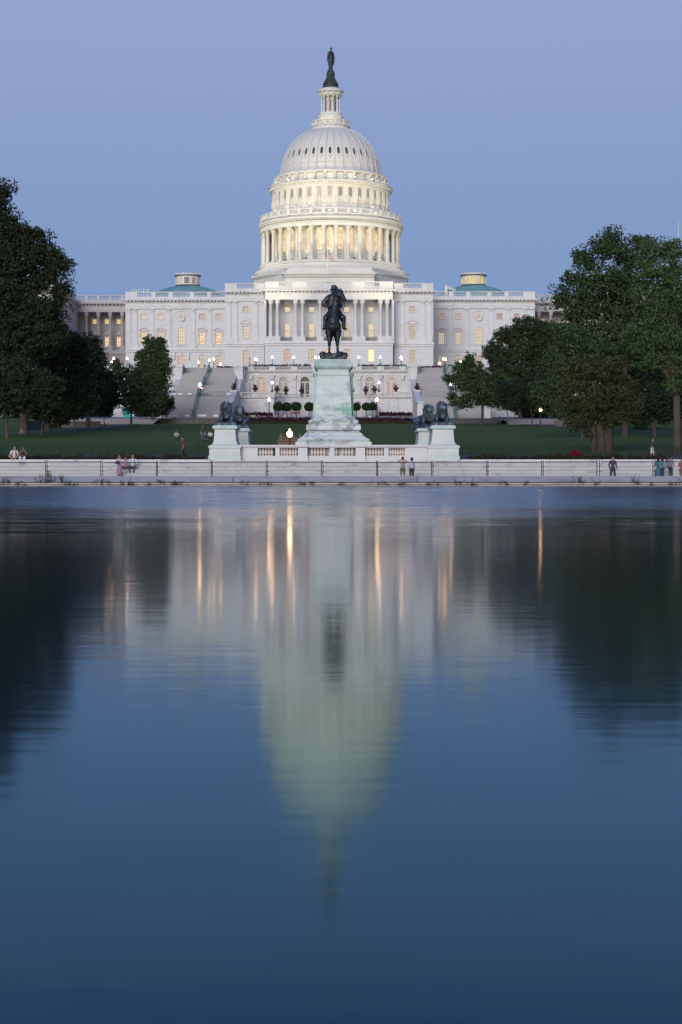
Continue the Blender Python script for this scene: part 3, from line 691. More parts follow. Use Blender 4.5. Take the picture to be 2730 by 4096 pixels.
# octagonal terrace bases with dentilled cornice under the dome
mb = MB()
mb.box(-11.4, 11.4, 446.0, 458, 47.0, 51.55); mb.box(-11.6, 11.6, 445.7, 458, 51.55, 51.95); mb.box(-12.0, 12.0, 445.3, 458, 51.95, 52.4); mb.box(-11.3, 11.3, 448.5, 461, 52.4, 53.4); mb.box(-10.9, 10.9, 452.5, 463, 53.4, 54.5)
for k in range(40): xc = -11.6+23.2*(k+.5)/40; mb.box(xc-.15, xc+.15, 445.5, 446.0, 51.3, 51.56)
for s in (-1, 1):
    P = [(11.4,449.0),(17.2,458.5),(20.3,463.5),(20.3,492),(11.4,492)]
    def ring(P, z0, z1, e=0.0):
        Q = [(s*(x+(e if i not in (0, 4) else 0)), y-(e if i < 4 else 0)) for i, (x, y) in enumerate(P)]
        n = len(mb.v); k = len(Q); mb.v += [(x,y,z0) for x,y in Q]+[(x,y,z1) for x,y in Q]
        mb.face(tuple(range(n+k, n+2*k)) if s > 0 else tuple(range(n+2*k-1, n+k-1, -1)))
        mb.face(tuple(range(n+k-1, n-1, -1)) if s > 0 else tuple(range(n, n+k)))
        for i in range(k):
            j = (i+1) % k; mb.face((n+i,n+j,n+k+j,n+k+i) if s > 0 else (n+j,n+i,n+k+i,n+k+j))
    ring(P, 47.2, 52.9); ring(P, 52.9, 53.5, .55); ring([(11.3,452.0),(16.6,461.0),(19.4,466.5),(19.4,490),(11.3,490)], 53.5, 54.4)
    for (ax_, ay), (bx, by) in (((11.4,449.0),(17.2,458.5)),((17.2,458.5),(20.3,463.5))):
        n = int(math.hypot(bx-ax_, by-ay)/.62)
        for k in range(n):
            t = (k+.5)/n; xx, yy = ax_+(bx-ax_)*t+.22, ay+(by-ay)*t-.2; mb.box(s*xx-.15, s*xx+.15, yy-.15, yy+.15, 52.62, 52.92)
obj('stylobate', mb, DM, dome)
mb = MB(); mb.box(-13.5, 13.5, 441, 446.5, 46.9, 48.0)
for s in (-1, 1): mb.box(min(s*13.5,s*25), max(s*13.5,s*25), 442, 470, 47.05, 47.8)
obj('flat_roof', mb, DM, dome)
# shell
sh = MB(); sh.smooth = True
SP = [(432,1195),(420,1160),(409,1100),(397,1050),(382,1000),(357,950),(325,900),(283,856),(240,822),(200,800),(168,786)]
SP = [(432,1195),(421,1165),(410,1110),(400,1060),(385,1010),(362,958),(331,908),(291,862),(247,826),(205,801),(166,785)]
# smooth through a spline for a round silhouette
def spl(P, n=4):
    out = []
    for i in range(len(P)-1):
        p0, p1, p2, p3 = P[max(i-1,0)], P[i], P[i+1], P[min(i+2,len(P)-1)]
        for k in range(n):
            t = k/n
            out.append(tuple(.5*((2*b)+(-a+c)*t+(2*a-5*b+4*c-d)*t*t+(-a+3*b-3*c+d)*t**3) for a, b, c, d in zip(p0, p1, p2, p3)))
    return out+[P[-1]]
SPS = spl(SP)
sh.lathe(prof(SPS), 144, 0, DY)
sh.smooth = False

PHI0 = -math.radians(.15)
def pol(r, a, z): return (r*math.sin(a), DY-r*math.cos(a), z)
FR = range(-10, 11)
def rad_box(mb, a, r0, r1, w0, w1, z0, z1, w1b=None):
    """box aligned to the radius at angle a"""
    u = Vector((math.cos(a), math.sin(a), 0)); n_ = Vector((math.sin(a), -math.cos(a), 0)); c = Vector((0, DY, 0))
    P = []
    for z, (ra, rb, w) in ((z0, (r0, r1, w0)), (z1, (r0, r1, w1))):
        for rr, ss in ((rb,-1),(rb,1),(ra,1),(ra,-1)): P.append(tuple(c+n_*rr+u*(ss*w)+Vector((0,0,z))))
    n = len(mb.v); mb.v += P
    for f in ((0,3,2,1),(4,5,6,7),(0,1,5,4),(1,2,6,5),(2,3,7,6),(3,0,4,7)): mb.face(tuple(n+i for i in f))
mb = sh
for k in range(NB):                                                  # ribs between the bays
    a = PHI0+2*PI*(k+.5)/NB
    P = [pol(dr(r)+.10, a, dz(y)) for r, y in SPS[:-1]]
    mb.tube(P, [.24*(1-.55*i/len(P)) for i in range(len(P))], 4)
for j in (1100, 1040, 985, 940, 910, 880, 850, 825): pass
def shell_r(y):
    for (r0, y0), (r1, y1) in zip(SPS, SPS[1:]):
        if y1 <= y <= y0: return r0+(r1-r0)*(y0-y)/(y0-y1+1e-9)
    return SPS[0][0]
orn = sh
ovw = None
for k in range(NB):
    a = PHI0+2*PI*k/NB
    vis = abs(((a+PI) % (2*PI))-PI) < math.radians(104)
    # scrollwork below and above each oval
    r_ = dr(shell_r(1075))
    for q in range(7):
        aa = a+(q-3)*.02; z_ = dz(1108)-.25*abs(math.sin(q*1.2)); orn.ell(pol(dr(shell_r(1108))+.05, aa, z_), (.17,.17,.2), n=6, m=4)
    for yy, sz in ((1072,.2),(1062,.26),(1082,.14),(966,.17),(975,.13),(958,.1)):
        orn.ell(pol(dr(shell_r(yy))+.05, a, dz(yy)), (sz,sz,sz), n=6, m=4)
        if yy in (966, 1062):
            for q in (-1, 1): orn.ell(pol(dr(shell_r(yy))+.03, a+q*.02, dz(yy)-.05), (sz*.7,)*3, n=6, m=4)
shell = obj('dome_shell', sh, DS, dome)
# oval windows with raised frames
for k in range(NB):
    a = PHI0+2*PI*k/NB
    if abs(((a+PI) % (2*PI))-PI) > math.radians(97): continue
    y0_, y1_ = 1045, 985; mb = MB(); n_ = 20
    zc = dz((y0_+y1_)/2); hh = (dz(y1_)-dz(y0_))/2
    def P_(w, h, off):
        out = []
        for i in range(n_):
            t = 2*PI*i/n_; cx_, cz_ = math.cos(t), math.sin(t)
            xx = w*(abs(cx_)**.7)*(1 if cx_ > 0 else -1); zz = h*(abs(cz_)**.75)*(1 if cz_ > 0 else -1)
            yy = 150+0
            z = zc+zz; ypx = (120.67-z)*30.55; rr = dr(shell_r(ypx))+off
            out.append(pol(rr, a+xx/rr, z))
        return out
    A = P_(.36, hh, .06); n0 = len(mb.v); mb.v += A; mb.face(tuple(range(n_)))
    mb.mi = 1
    for (w0, h0, o0), (w1, h1, o1) in (((.36,hh,.02),(.36,hh,.26)), ((.36,hh,.26),(.62,hh+.28,.24)), ((.62,hh+.28,.24),(.66,hh+.32,.0))):
        A, B = P_(w0,h0,o0), P_(w1,h1,o1); n0 = len(mb.v); mb.v += A+B
        for i in range(n_): j = (i+1) % n_; mb.face((n0+i,n0+j,n0+n_+j,n0+n_+i))
    obj('oval_window', mb, [M['oval'], DS], dome)
# attic consoles
for k in range(NB):
    a = PHI0+2*PI*(k+.5)/NB; mb = MB()
    rad_box(mb, a, dr(445), dr(478), .42, .42, dz(1196)-.35, dz(1196)); rad_box(mb, a, dr(445), dr(466), .3, .3, dz(1240), dz(1206)); rad_box(mb, a, dr(445), dr(484), .3, .3, dz(1258), dz(1238))
    for yy, r_ in ((1215, 470), (1244, 486)): mb.ell(pol(dr(r_), a, dz(yy)), (.3,.3,.34), n=8, m=6)
    obj('scroll_bracket', mb, DM, dome)
# brackets under both cornices
# upper drum: pilasters and arched windows
def arch_ring(mb, a, R, w, z0, z1, t, off0, off1, n=12, curved=True):
    """arched band on a drum of radius R"""
    r = w/2; zs = z1-r
    pth = [(-r, z0), (-r, zs)] + [(-r*math.cos(PI*i/n), zs+r*math.sin(PI*i/n)) for i in range(1, n)] + [(r, zs), (r, z0)]
    out = []
    for x_, z_ in pth:
        if z_ <= zs: ox, oz = (x_+(t if x_ > 0 else -t), z_)
        else: l = math.hypot(x_, z_-zs); ox, oz = x_*(l+t)/l, zs+(z_-zs)*(l+t)/l
        out.append((ox, oz))
    for i in range(len(pth)-1):
        q = [pth[i], pth[i+1], out[i+1], out[i]]
        n0 = len(mb.v)
        for o_ in (off0, off1):
            for x_, z_ in q: mb.v.append(pol(R+o_, a+x_/R, z_))
        for f in ((4,5,6,7),(0,4,7,3),(1,2,6,5),(3,7,6,2),(0,1,5,4)): mb.face(tuple(n0+k for k in f))
def drum_window(a, R, w, z0, z1, pane, bars=(3, 7), nm='drum_window'):
    mb = MB(); r = w/2; zs = z1-r; n = 12
    P = [(-r, z0), (r, z0), (r, zs)] + [(r*math.cos(PI*i/n), zs+r*math.sin(PI*i/n)) for i in range(1, n)] + [(-r, zs)]
    mb.v += [pol(R+.05, a+x_/R, z_) for x_, z_ in P]; mb.face(tuple(range(len(P)))); mb.mi = 1
    arch_ring(mb, a, R, w, z0, z1, .26, 0, .3); arch_ring(mb, a, R, w+.52, z0, z1+.26, .2, 0, .14)
    mb.mi = 2
    for i in range(1, bars[0]):
        x_ = -r+w*i/bars[0]; zz = zs+math.sqrt(max(0, r*r-x_*x_)); mb.tube([pol(R+.07, a+x_/R, z0), pol(R+.07, a+x_/R, zz)], .035, 4)
    for j in range(1, bars[1]):
        zz = z0+(z1-z0)*j/bars[1]; hw = r if zz < zs else math.sqrt(max(0, r*r-(zz-zs)**2))
        mb.tube([pol(R+.07, a-hw/R, zz), pol(R+.07, a+hw/R, zz)], .03, 4)
    mb.mi = 1; mb.ell(pol(R+.25, a, z1+.42), (.22,.22,.3), n=8, m=6)
    obj(nm, mb, [PANE[pane], DM, M['muntin']], dome)
Rd = dr(477)
for k in range(NB):
    a = PHI0+2*PI*k/NB; c = ((a+PI) % (2*PI))-PI
    if abs(c) > math.radians(97): continue
    i = round(math.degrees(c)/10)
    drum_window(a, Rd, 1.12, dz(1450), dz(1324), 'grey' if i not in (-2,-1,0) else 'dim', nm='upper_drum_window')
    drum_window(a, dr(478), 1.4, dz(1828), dz(1655), 'drum' if abs(i) < 8 else 'dim', (4, 8))
    mb = MB(); rad_box(mb, a, dr(478), dr(478)+.5, .95, .95, dz(1842), dz(1832)); rad_box(mb, a, dr(478), dr(478)+.22, .8, .8, dz(1866), dz(1842))
    obj('window_sill', mb, DM, dome)
for k in range(NB):
    a = PHI0+2*PI*(k+.5)/NB; pm = MB()
    rad_box(pm, a, dr(477), dr(477)+.42, .52, .52, dz(1480), dz(1325)); rad_box(pm, a, dr(477), dr(477)+.62, .6, .6, dz(1486), dz(1462)); rad_box(pm, a, dr(477), dr(477)+.55, .58, .58, dz(1334), dz(1322))
    for q in range(4): pm.ell(pol(dr(477)+.45, a, dz(1395+q*14)), (.2-.03*(q % 2),.16,.24), n=6, m=4)
    obj('drum_pilaster', pm, DM, dome); pm = MB()
    rad_box(pm, a, dr(478), dr(478)+.35, .5, .5, dz(1915), dz(1640)); rad_box(pm, a, dr(478), dr(478)+.6, .66, .66, dz(1652), dz(1625)); rad_box(pm, a, dr(478), dr(478)+.5, .6, .6, dz(1915), dz(1898))
    obj('pilaster', pm, DM, dome)
# peristyle
hcol = dz(1650)-dz(1918)
cm = column_mesh(.45, hcol).mesh('column', DM)
for k in range(NB):
    a = PHI0+2*PI*(k+.5)/NB
    if abs(((a+PI) % (2*PI))-PI) > math.radians(125): continue
    x_, y_, z_ = pol(dr(568), a, dz(1918)); o = link('column', cm, dome, (x_, y_, z_)); o.rotation_euler[2] = a
def ring_balustrade(nm, R, z0, z1, nb, per, pw, par=None):
    mb = MB(); h = z1-z0
    mb.lathe([(R-.22,z0),(R+.22,z0),(R+.22,z0+h*.25),(R-.22,z0+h*.25)], nb*2, 0, DY); mb.lathe([(R-.2,z1-h*.14),(R+.24,z1-h*.14),(R+.24,z1),(R-.2,z1)], nb*2, 0, DY)
    for k in range(nb):
        a = PHI0+2*PI*(k+.5)/nb; rad_box(mb, a, R-.27, R+.3, pw, pw, z0, z1+.05)
        for i in range(per):
            aa = PHI0+2*PI*(k+(i+1)/(per+1)-.0)/nb + PI/nb
            x_, y_, _ = pol(R, aa, 0); mb.lathe([(.1,z0+h*.25),(.12,z0+h*.42),(.05,z0+h*.7),(.1,z1-h*.14)], 5, x_, y_)
    return obj(nm, mb, DM, dome)
ring_balustrade('ring_balustrade', dr(578), dz(1560), dz(1512), NB, 7, .42)
ring_balustrade('ring_balustrade', dr(156), dz(758), dz(712), 12, 6, .3)
# crown platform, lantern temple
mb = MB(); mb.lathe(prof([(170,795),(166,785),(164,772),(158,760),(100,757)]), 48, 0, DY)
mb.lathe(prof([(100,757),(99,705)]), 48, 0, DY)
mb.lathe(prof([(99,705),(107,672),(105,662),(98,655),(92,650),(91,640),(60,636),(48,636)]), 48, 0, DY)
mb.lathe(prof([(48,636),(48,500)]), 24, 0, DY); mb.lathe(prof([(48,500),(80,498),(86,490),(90,475),(96,470)]), 48, 0, DY)
mb.lathe(prof([(96,470),(108,462),(110,452),(104,444),(75,434),(66,426)]), 48, 0, DY)
lan = obj('lantern', mb, DM, dome)
cl = column_mesh(.24, dz(495)-dz(636), 10).mesh('column', DM)
for k in range(12):
    a = PHI0+2*PI*(k+.5)/12; x_, y_, z_ = pol(dr(76), a, dz(636)); o = link('lantern_column', cl, dome, (x_, y_, z_)); o.rotation_euler[2] = a
mb = MB()
for k in range(12):
    a = PHI0+2*PI*(k+.5)/12; rad_box(mb, a, dr(70), dr(96), .26, .32, dz(490), dz(470)); mb.ell(pol(dr(96), a, dz(468)), (.24,.24,.45), n=8, m=6)
    if True:
        a2 = PHI0+2*PI*k/12; mb.mi = 1; P = [(-.17, dz(620)), (.17, dz(620)), (.17, dz(530)), (0, dz(518)), (-.17, dz(530))]
        n0 = len(mb.v); mb.v += [pol(dr(48)+.08, a2+x_/dr(48), z_) for x_, z_ in P]; mb.face((n0,n0+1,n0+2,n0+3,n0+4)); mb.mi = 0
obj('lantern_brackets', mb, [DM, PANE['dark']], dome)
mb = MB(); mb.smooth = True
mb.lathe(prof([(70,428),(68,424),(64,405),(58,396),(57,388),(50,378),(38,358),(30,338),(27,330),(33,322),(36,312),(34,300),(30,290),(24,278),(19,268),(18,262),(0,262)]), 36, 0, DY)
mb.smooth = False
for k in range(12):
    a = 2*PI*k/12; P = [pol(dr(r)+.06, a, dz(y)) for r, y in ((58,392),(50,378),(39,358),(31,338),(30,328))]; mb.tube(P, [.22,.2,.15,.13,.16], 5)
    mb.ell(pol(dr(60), a, dz(391)), (.2,.2,.28), n=6, m=4)
obj('statue_base', mb, M['bronze_green'], dome)

# statue on top: cloaked standing woman, feathered helmet (seen from behind, weight on one leg)
mb = MB(); zb = dz(262)+.02; H = dz(82)-zb
def q(x, y, t): return (x, y, t*H)
mb.cap(q(.0,0,.05), q(.02,0,.30), .56, .62); mb.cap(q(.02,0,.30), q(.03,0,.55), .64, .74); mb.cap(q(.03,0,.55), q(.02,0,.74), .76, .50)
mb.cap(q(-.05,.1,.10), q(-.1,.15,.70), .5, .55); mb.ell(q(0,.0,.76), (.62,.36,.3))
mb.cap(q(-.55,0,.76), q(-.85,.05,.52), .22, .2); mb.cap(q(-.85,.05,.52), q(-.98,-.15,.30), .17, .11)
mb.cap(q(.58,0,.76), q(.98,.05,.50), .24, .22); mb.cap(q(.98,.05,.50), q(.92,-.15,.26), .18, .12); mb.cap(q(.90,-.15,.32), q(.78,-.2,.08), .1, .06)
mb.cap(q(0,0,.80), q(.02,0,.86), .17, .15); mb.ell(q(.06,-.02,.895), (.22,.26,.30)); mb.cap(q(0,0,.93), q(.2,0,.985), .16, .10); mb.cap(q(.2,0,.985), q(.5,.05,.90), .13, .05)
mb.cap(q(.0,0,.97), q(-.22,0,.995), .07, .05)
for i in range(7): a = -.5+i*.18; mb.cap(q(a*.9,.38,.72), q(a*1.2,.55,.2), .12, .16)
sx_, sy_ = toworld(0, 479)
tag(remeshed('rooftop_statue', mb, M['bronze'], .07, None, (sx_, sy_, zb), 0, 2), label='dark bronze robed figure with feathered helmet standing on top of the dome', cat='statue')

# flagpole
fx, fy = toworld(-.35, 440.5)
fp = empty('flagpole', (fx, fy, ZK+.1), 0, label='white flagpole with hanging striped flag on the portico roof', cat='flagpole')
mb = MB(); mb.tube([(0,0,0),(0,0,11.0)], [.15,.10], 8); mb.ell((0,0,11.1), (.12,.12,.12), n=8, m=6); mb.lathe([(.35,0),(.3,.3),(.12,.5)], 10); obj('pole', mb, M['dome'], fp)
fl = MB(); nx, nz = 14, 13
def fpt(u, v):    # hanging, folded cloth
    return (.08+1.35*u*(1.0+.9*v*.9)*(.55+.45*v) + .1*math.sin(u*9+v*2), .22*math.sin(u*8+v*1.5), 10.7-v*2.1-u*(1.9))
FW = .25
for i in range(nx):
    for j in range(nz):
        u0, u1, v0, v1 = i/nx, (i+1)/nx, j/nz, (j+1)/nz
        fl.mi = 2 if (u0 < .4 and j < 7) else (0 if j % 2 == 0 else 1)
        fl.quad(fpt(u0,v1), fpt(u1,v1), fpt(u1,v0), fpt(u0,v0))
obj('flag', fl, [mat('flag_red',(.40,.06,.08),.1,2), mat('flag_white',(.6,.55,.55),.1,2), mat('flag_blue',(.05,.06,.16),.1,2)], fp)
# white gantry frame on the right roof
gx, gy = toworld(30.6, 462)
mb = MB(); mb.box(-.32,.32,-.3,.3,0,2.8); mb.frustum(0,0,2.8,4.0,.42,.35,.1,.2); mb.box(1.55,1.95,-.2,.2,0,1.9); mb.box(1.45,2.1,-.3,.3,1.9,2.3)
mb.tube([(0,0,3.3),(2.5,0,2.5)], .22, 6); mb.tube([(.1,0,3.9),(2.5,0,3.0)], .07, 5)
for i in range(5): mb.tube([(.4+i*.45,0,3.2-i*.15),(.6+i*.45,0,3.75-i*.17)], .06, 4)
tag(obj('roof_gantry', mb, M['dome'], None, (gx, gy, ZK+.1)), label='white crane like frame standing on the right wing roof', cat='gantry')
mb = MB()
for i, (x, z) in enumerate(((-1.2,.6),(0,.0),(1.8,.9),(3.0,.7))): mb.box(x-.06, x+.06, -.05, .05, -.5, 1.0+z*.6)
mb.box(-1.2,3.0,-.03,.03,1.0,1.08); mb.box(-1.2,3.0,-.03,.03,.5,.56)
gx, gy = toworld(-51.0, 461.5)
tag(obj('roof_guardrail', mb, M['dome'], None, (gx, gy, ZT-.2)), label='small white guardrail above the left wing parapet', cat='railing')
# ------------------------------------------------------------------ terrain
def sm(a, b, t): t = max(0, min(1, (t-a)/(b-a))); return t*t*(3-2*t)
def pl(P, t):
    if t <= P[0][0]: return P[0][1]
    for (a, b), (c, d) in zip(P, P[1:]):
        if t <= c: return b+(d-b)*(t-a)/(c-a)
    return P[-1][1]
HP = [(113.2,.28),(127,.28),(128.4,1.60),(133,1.70),(150,2.42),(165,3.25),(200,4.78),(250,6.95),(300,9.15),(333,10.6),(338,10.75),(342,11.6),(348,11.8),(372,13.15),(400,13.2),(3000,13.2)]
def ter(x, y): return pl(HP, y) + .35*noise.noise(Vector((x*.02, y*.02, 0)))*sm(140, 190, y)*(1-sm(300, 335, y))
ys = sorted(set([a for a, b in HP if a < 1000] + list(np.arange(114, 350, 4.0)) + [450, 600, 900, 1500, 3000]))
xs = sorted(set(list(np.arange(-120, 121, 6.0)) + [-2500, -1200, -600, -300, -180, 180, 300, 600, 1200, 2500]))
mb = MB(); mb.smooth = True
mb.v = [(float(x), float(y), ter(x, y)) for y in ys for x in xs]; w = len(xs)
for j in range(len(ys)-1):
    for i in range(w-1): mb.face((j*w+i, j*w+i+1, (j+1)*w+i+1, (j+1)*w+i))
tag(obj('lawn_ground', mb, M['grass']), kind='structure')
def sheet(nm, pts, m, lift=.03, sub=2.0, kind='structure'):
    """flat strip laid over the terrain; pts = left/right pairs along the run"""
    mb = MB(); n = len(pts); rows = []
    for (a, b), (c, d) in zip(pts, pts[1:]):
        L = max(1, int(max((Vector(c)-Vector(a)).length, (Vector(d)-Vector(b)).length)/sub))
        for k in range(L): t = k/L; rows.append((Vector(a).lerp(Vector(c), t), Vector(b).lerp(Vector(d), t)))
    rows.append((Vector(pts[-1][0]), Vector(pts[-1][1]))); W = 12
    for p, q_ in rows:
        for i in range(W+1):
            v = p.lerp(q_, i/W); mb.v.append((v.x, v.y, ter(v.x, v.y)+lift))
    for j in range(len(rows)-1):
        for i in range(W): mb.face((j*(W+1)+i, j*(W+1)+i+1, (j+1)*(W+1)+i+1, (j+1)*(W+1)+i))
    return tag(obj(nm, mb, m), kind=kind)
sheet('road', [((-120,134.5),(120,134.5)),((-120,149),(120,149))], M['ground'], .04, 2)
sheet('esplanade', [((-120,113.6),(120,113.6)),((-120,126),(120,126))], M['pavement'], .02, 4)
sheet('plaza', [((-58,339.5),(58,339.5)),((-58,343),(58,343)),((-58,372.3),(58,372.3))], M['pavement'], .05, 2)
for s in (-1, 1):
    PP = [(-66,214),(-46,236),(-39.5,262),(-37,300),(-37.5,335),(-41,345)]
    sheet('path', [((s*x-1.6*1, y+.4), (s*x+1.6, y-.4)) for x, y in PP], M['path'], .05, 2)
# water, pool floor side
mb = MB(); mb.quad((-140,-3,0),(140,-3,0),(140,113.6,0),(-140,113.6,0))
tag(obj('pool_water', mb, M['water']), kind='structure')
mb = MB(); mb.quad((-140,-400,-.6),(140,-400,-.6),(140,113.7,-.6),(-140,113.7,-.6)); mb.box(-140,140,-400,-3,-.6,-.2)
tag(obj('ground', mb, M['kerb_low']), kind='structure')
# kerb: low vertical foot with a sloping slab above, cut in segments
mb = MB(); mb.smooth = False
prof_ = [(113.2,-.6),(113.2,.03),(113.28,.05),(113.28,.20)]
mb.poly([(-140,113.2,-.6),(140,113.2,-.6),(140,113.2,.035),(-140,113.2,.035)])
mb.quad((-140,113.2,.035),(140,113.2,.035),(140,113.32,.045),(-140,113.32,.045)); mb.quad((-140,113.32,.045),(140,113.32,.045),(140,113.32,.215),(-140,113.32,.215))
mb.mi = 1
jt = [-140,-25.6,-19.0,-13.3,-6.6,-1.9,2.45,5.4,9.0,16.8,19.4,24,140]
for a, b in zip(jt, jt[1:]):
    mb.quad((a+.02,113.27,.215),(b-.02,113.27,.215),(b-.02,114.6,.662),(a+.02,114.6,.662)); mb.quad((a+.02,114.6,.662),(b-.02,114.6,.662),(b-.02,114.95,.66),(a+.02,114.95,.66))
    mb.quad((b-.02,114.95,.66),(b-.02,114.95,.2),(a+.02,114.95,.2),(a+.02,114.95,.66)); mb.quad((a+.02,113.27,.14),(b-.02,113.27,.14),(b-.02,113.27,.215),(a+.02,113.27,.215))
tag(obj('kerb', mb, [M['kerb_low'], M['kerb']]), kind='structure')

# marble steps behind the fence
def steps(x0, x1, y0, zs, tread, yb, nm, label, m=M['marble']):
    mb = MB(); z = zs[0]
    for k in range(len(zs)-1):
        mb.box(x0, x1, y0+k*tread, (y0+(k+1)*tread) if k < len(zs)-2 else yb, -.1, zs[k+1]-.0)
    return tag(obj(nm, mb, m), label=label, cat='steps')
ZT_ = [.28, .60, .87, 1.14, 1.41, 1.85]
steps(-62, -9.0, 123.0, ZT_, .75, 128.5, 'marble_steps', 'long veined white marble steps left of the bronze rider memorial')
steps(9.1, 62, 123.0, ZT_, .75, 128.5, 'marble_steps', 'long veined white marble steps right of the bronze rider memorial')
steps(-9.0, 9.1, 122.0, [.28,.60,.87,1.36,1.76], 1.3, 141, 'marble_steps', 'central white marble steps below the memorial balustrade')
# memorial platform
mb = MB(); mb.box(-9.9, 10.2, 133.0, 147.6, .0, 1.80)
tag(obj('memorial_platform', mb, M['balus']), label='marble platform under the bronze rider and lions', cat='platform')

# Grant pedestal : every level at half sizes (front y, widths)
def tier(mb, cy, L):
    for (z0, a0, b0), (z1, a1, b1) in zip(L, L[1:]):
        if z1 > z0+1e-5: mb.frustum(0, cy, z0, z1, a0, b0, a1, b1)
KG = 7000/136.5
def gz(sy): return CZ+(YH-sy)/KG
def gw(w): return w/2/KG
ped = empty('statue_pedestal', (0, 139.6, 1.66), 0, label='tall green stained marble pedestal carrying the bronze rider', cat='pedestal')
PO = (0, -139.6, -1.66)
mb = MB(); cy = 139.6; DB = 1.15      # extra half depth
def T(sy, w): return (gz(sy), gw(w), gw(w)*1.05+DB)
tier(mb, cy, [(1.6, gw(302), gw(302)+DB), T(1768, 302)]); tier(mb, cy, [(gz(1768)+.003, gw(287), gw(287)+DB), T(1757, 287)])
tier(mb, cy, [(gz(1757)+.003, gw(283), gw(283)+DB), T(1753,266), T(1748,251), T(1742,238), T(1735,226), T(1731,219)])
tier(mb, cy, [(gz(1731)+.003, gw(207), gw(207)+DB), T(1724,206)])
tier(mb, cy, [(gz(1724)+.002, gw(208), gw(208)+DB), T(1719,218), T(1701,218), T(1697,208)])
tier(mb, cy, [(gz(1697)+.003, gw(199), gw(199)+DB), T(1681,199)])
tier(mb, cy, [(gz(1681)+.003, gw(184), gw(184)+DB), T(1675,178), T(1670,168), T(1665,160)])
obj('base', mb, M['ped_base'], ped, PO)
mb = MB()
tier(mb, cy+.35, [(gz(1665)+.003, gw(164), gw(150)+DB), (gz(1494), gw(156), gw(132)+DB)]); tier(mb, cy+.35, [(gz(1494)+.002, gw(166), gw(142)+DB), (gz(1485), gw(168), gw(143)+DB)])
obj('shaft', mb, M['ped_side'], ped, PO)
mb = MB()
tier(mb, cy, [(gz(1665)+.003, gw(148), gw(151)+DB), (gz(1503), gw(130), gw(140)+DB)]); tier(mb, cy, [(gz(1503)+.003, gw(137), gw(137)+DB), T(1499, 137)])
tier(mb, cy, [(gz(1499)+.003, gw(127), gw(127)+DB), T(1476, 125)])
obj('front_shaft', mb, M['ped'], ped, PO)
mb = MB()
tier(mb, cy, [(gz(1476)+.003, gw(127), gw(127)+DB), T(1468, 142), T(1462, 150)]); tier(mb, cy, [(gz(1462)+.003, gw(155), gw(155)+DB), T(1446, 157)])
tier(mb, cy, [(gz(1446)+.003, gw(150), gw(150)+DB), T(1437, 118), T(1432, 112)])
n = 22
for k in range(n): xc = -gw(122)+2*gw(122)*(k+.5)/n; yf = cy-gw(127)-DB; mb.box(xc-.035, xc+.035, yf-.05, yf+.02, gz(1481), gz(1477))
obj('cap', mb, M['ped_cap'], ped, PO)

# balustrade between the pedestals
bal = empty('memorial_balustrade', (0, 135, 1.66), 0, label='white marble balustrade in front of the rider pedestal', cat='balustrade')
BOF = (0, -135, -1.66); KB = 7000/135.
def bx_(s): return (s-XV)/KB+CX
def bz(s): return CZ+(YH-s)/KB
mb = MB(); x0, x1 = bx_(955), bx_(1712)
mb.box(x0, x1, 134.75, 135.5, 1.6, bz(1824)); obj('plinth', mb, M['balus'], bal, BOF)
mb = MB(); mb.box(x0, x1, 134.62, 135.42, bz(1787), bz(1780)); mb.box(x0, x1, 134.72, 135.35, bz(1791), bz(1787)-.003)
for a, b in ((1190,1233),(1422,1463)): mb.box(bx_(a), bx_(b), 134.45, 135.5, bz(1787)-.01, bz(1779))
obj('handrail', mb, M['balus'], bal, BOF)
for a, b, pr in ((955,1033,0),(1102,1120,0),(1193,1231,.2),(1319,1339,0),(1424,1461,.2),(1536,1555,0),(1620,1638,0),(1638,1711,0)):
    mb = MB(); mb.box(bx_(a), bx_(b), 134.78-pr, 135.3, bz(1824), bz(1791))
    if pr: mb.box(bx_(a)-.04, bx_(b)+.04, 134.7-pr, 134.745, 1.62, bz(1824)-.003)
    obj('pier', mb, M['balus'], bal, BOF)
bm = MB(); bm.smooth = True; hb = bz(1791)-bz(1824)
bm.lathe([(.10,0),(.10,.06),(.065,.08),(.07,.10),(.125,.2),(.13,.27),(.10,.36),(.062,.48),(.055,.53),(.085,.55),(.085,hb-.05),(.10,hb-.04),(.10,hb)], 12)
bm.smooth = False; bmesh_ = bm.mesh('baluster', M['baluster'])
for a, b, n in ((1036,1094,5),(1122,1190,6),(1243,1304,5),(1341,1351,1),(1366,1416,4),(1464,1534,6),(1557,1619,6)):
    for k in range(n): link('baluster', bmesh_, bal, (bx_(a+(b-a)*(k+.5)/n), .04, bz(1824)-1.66))
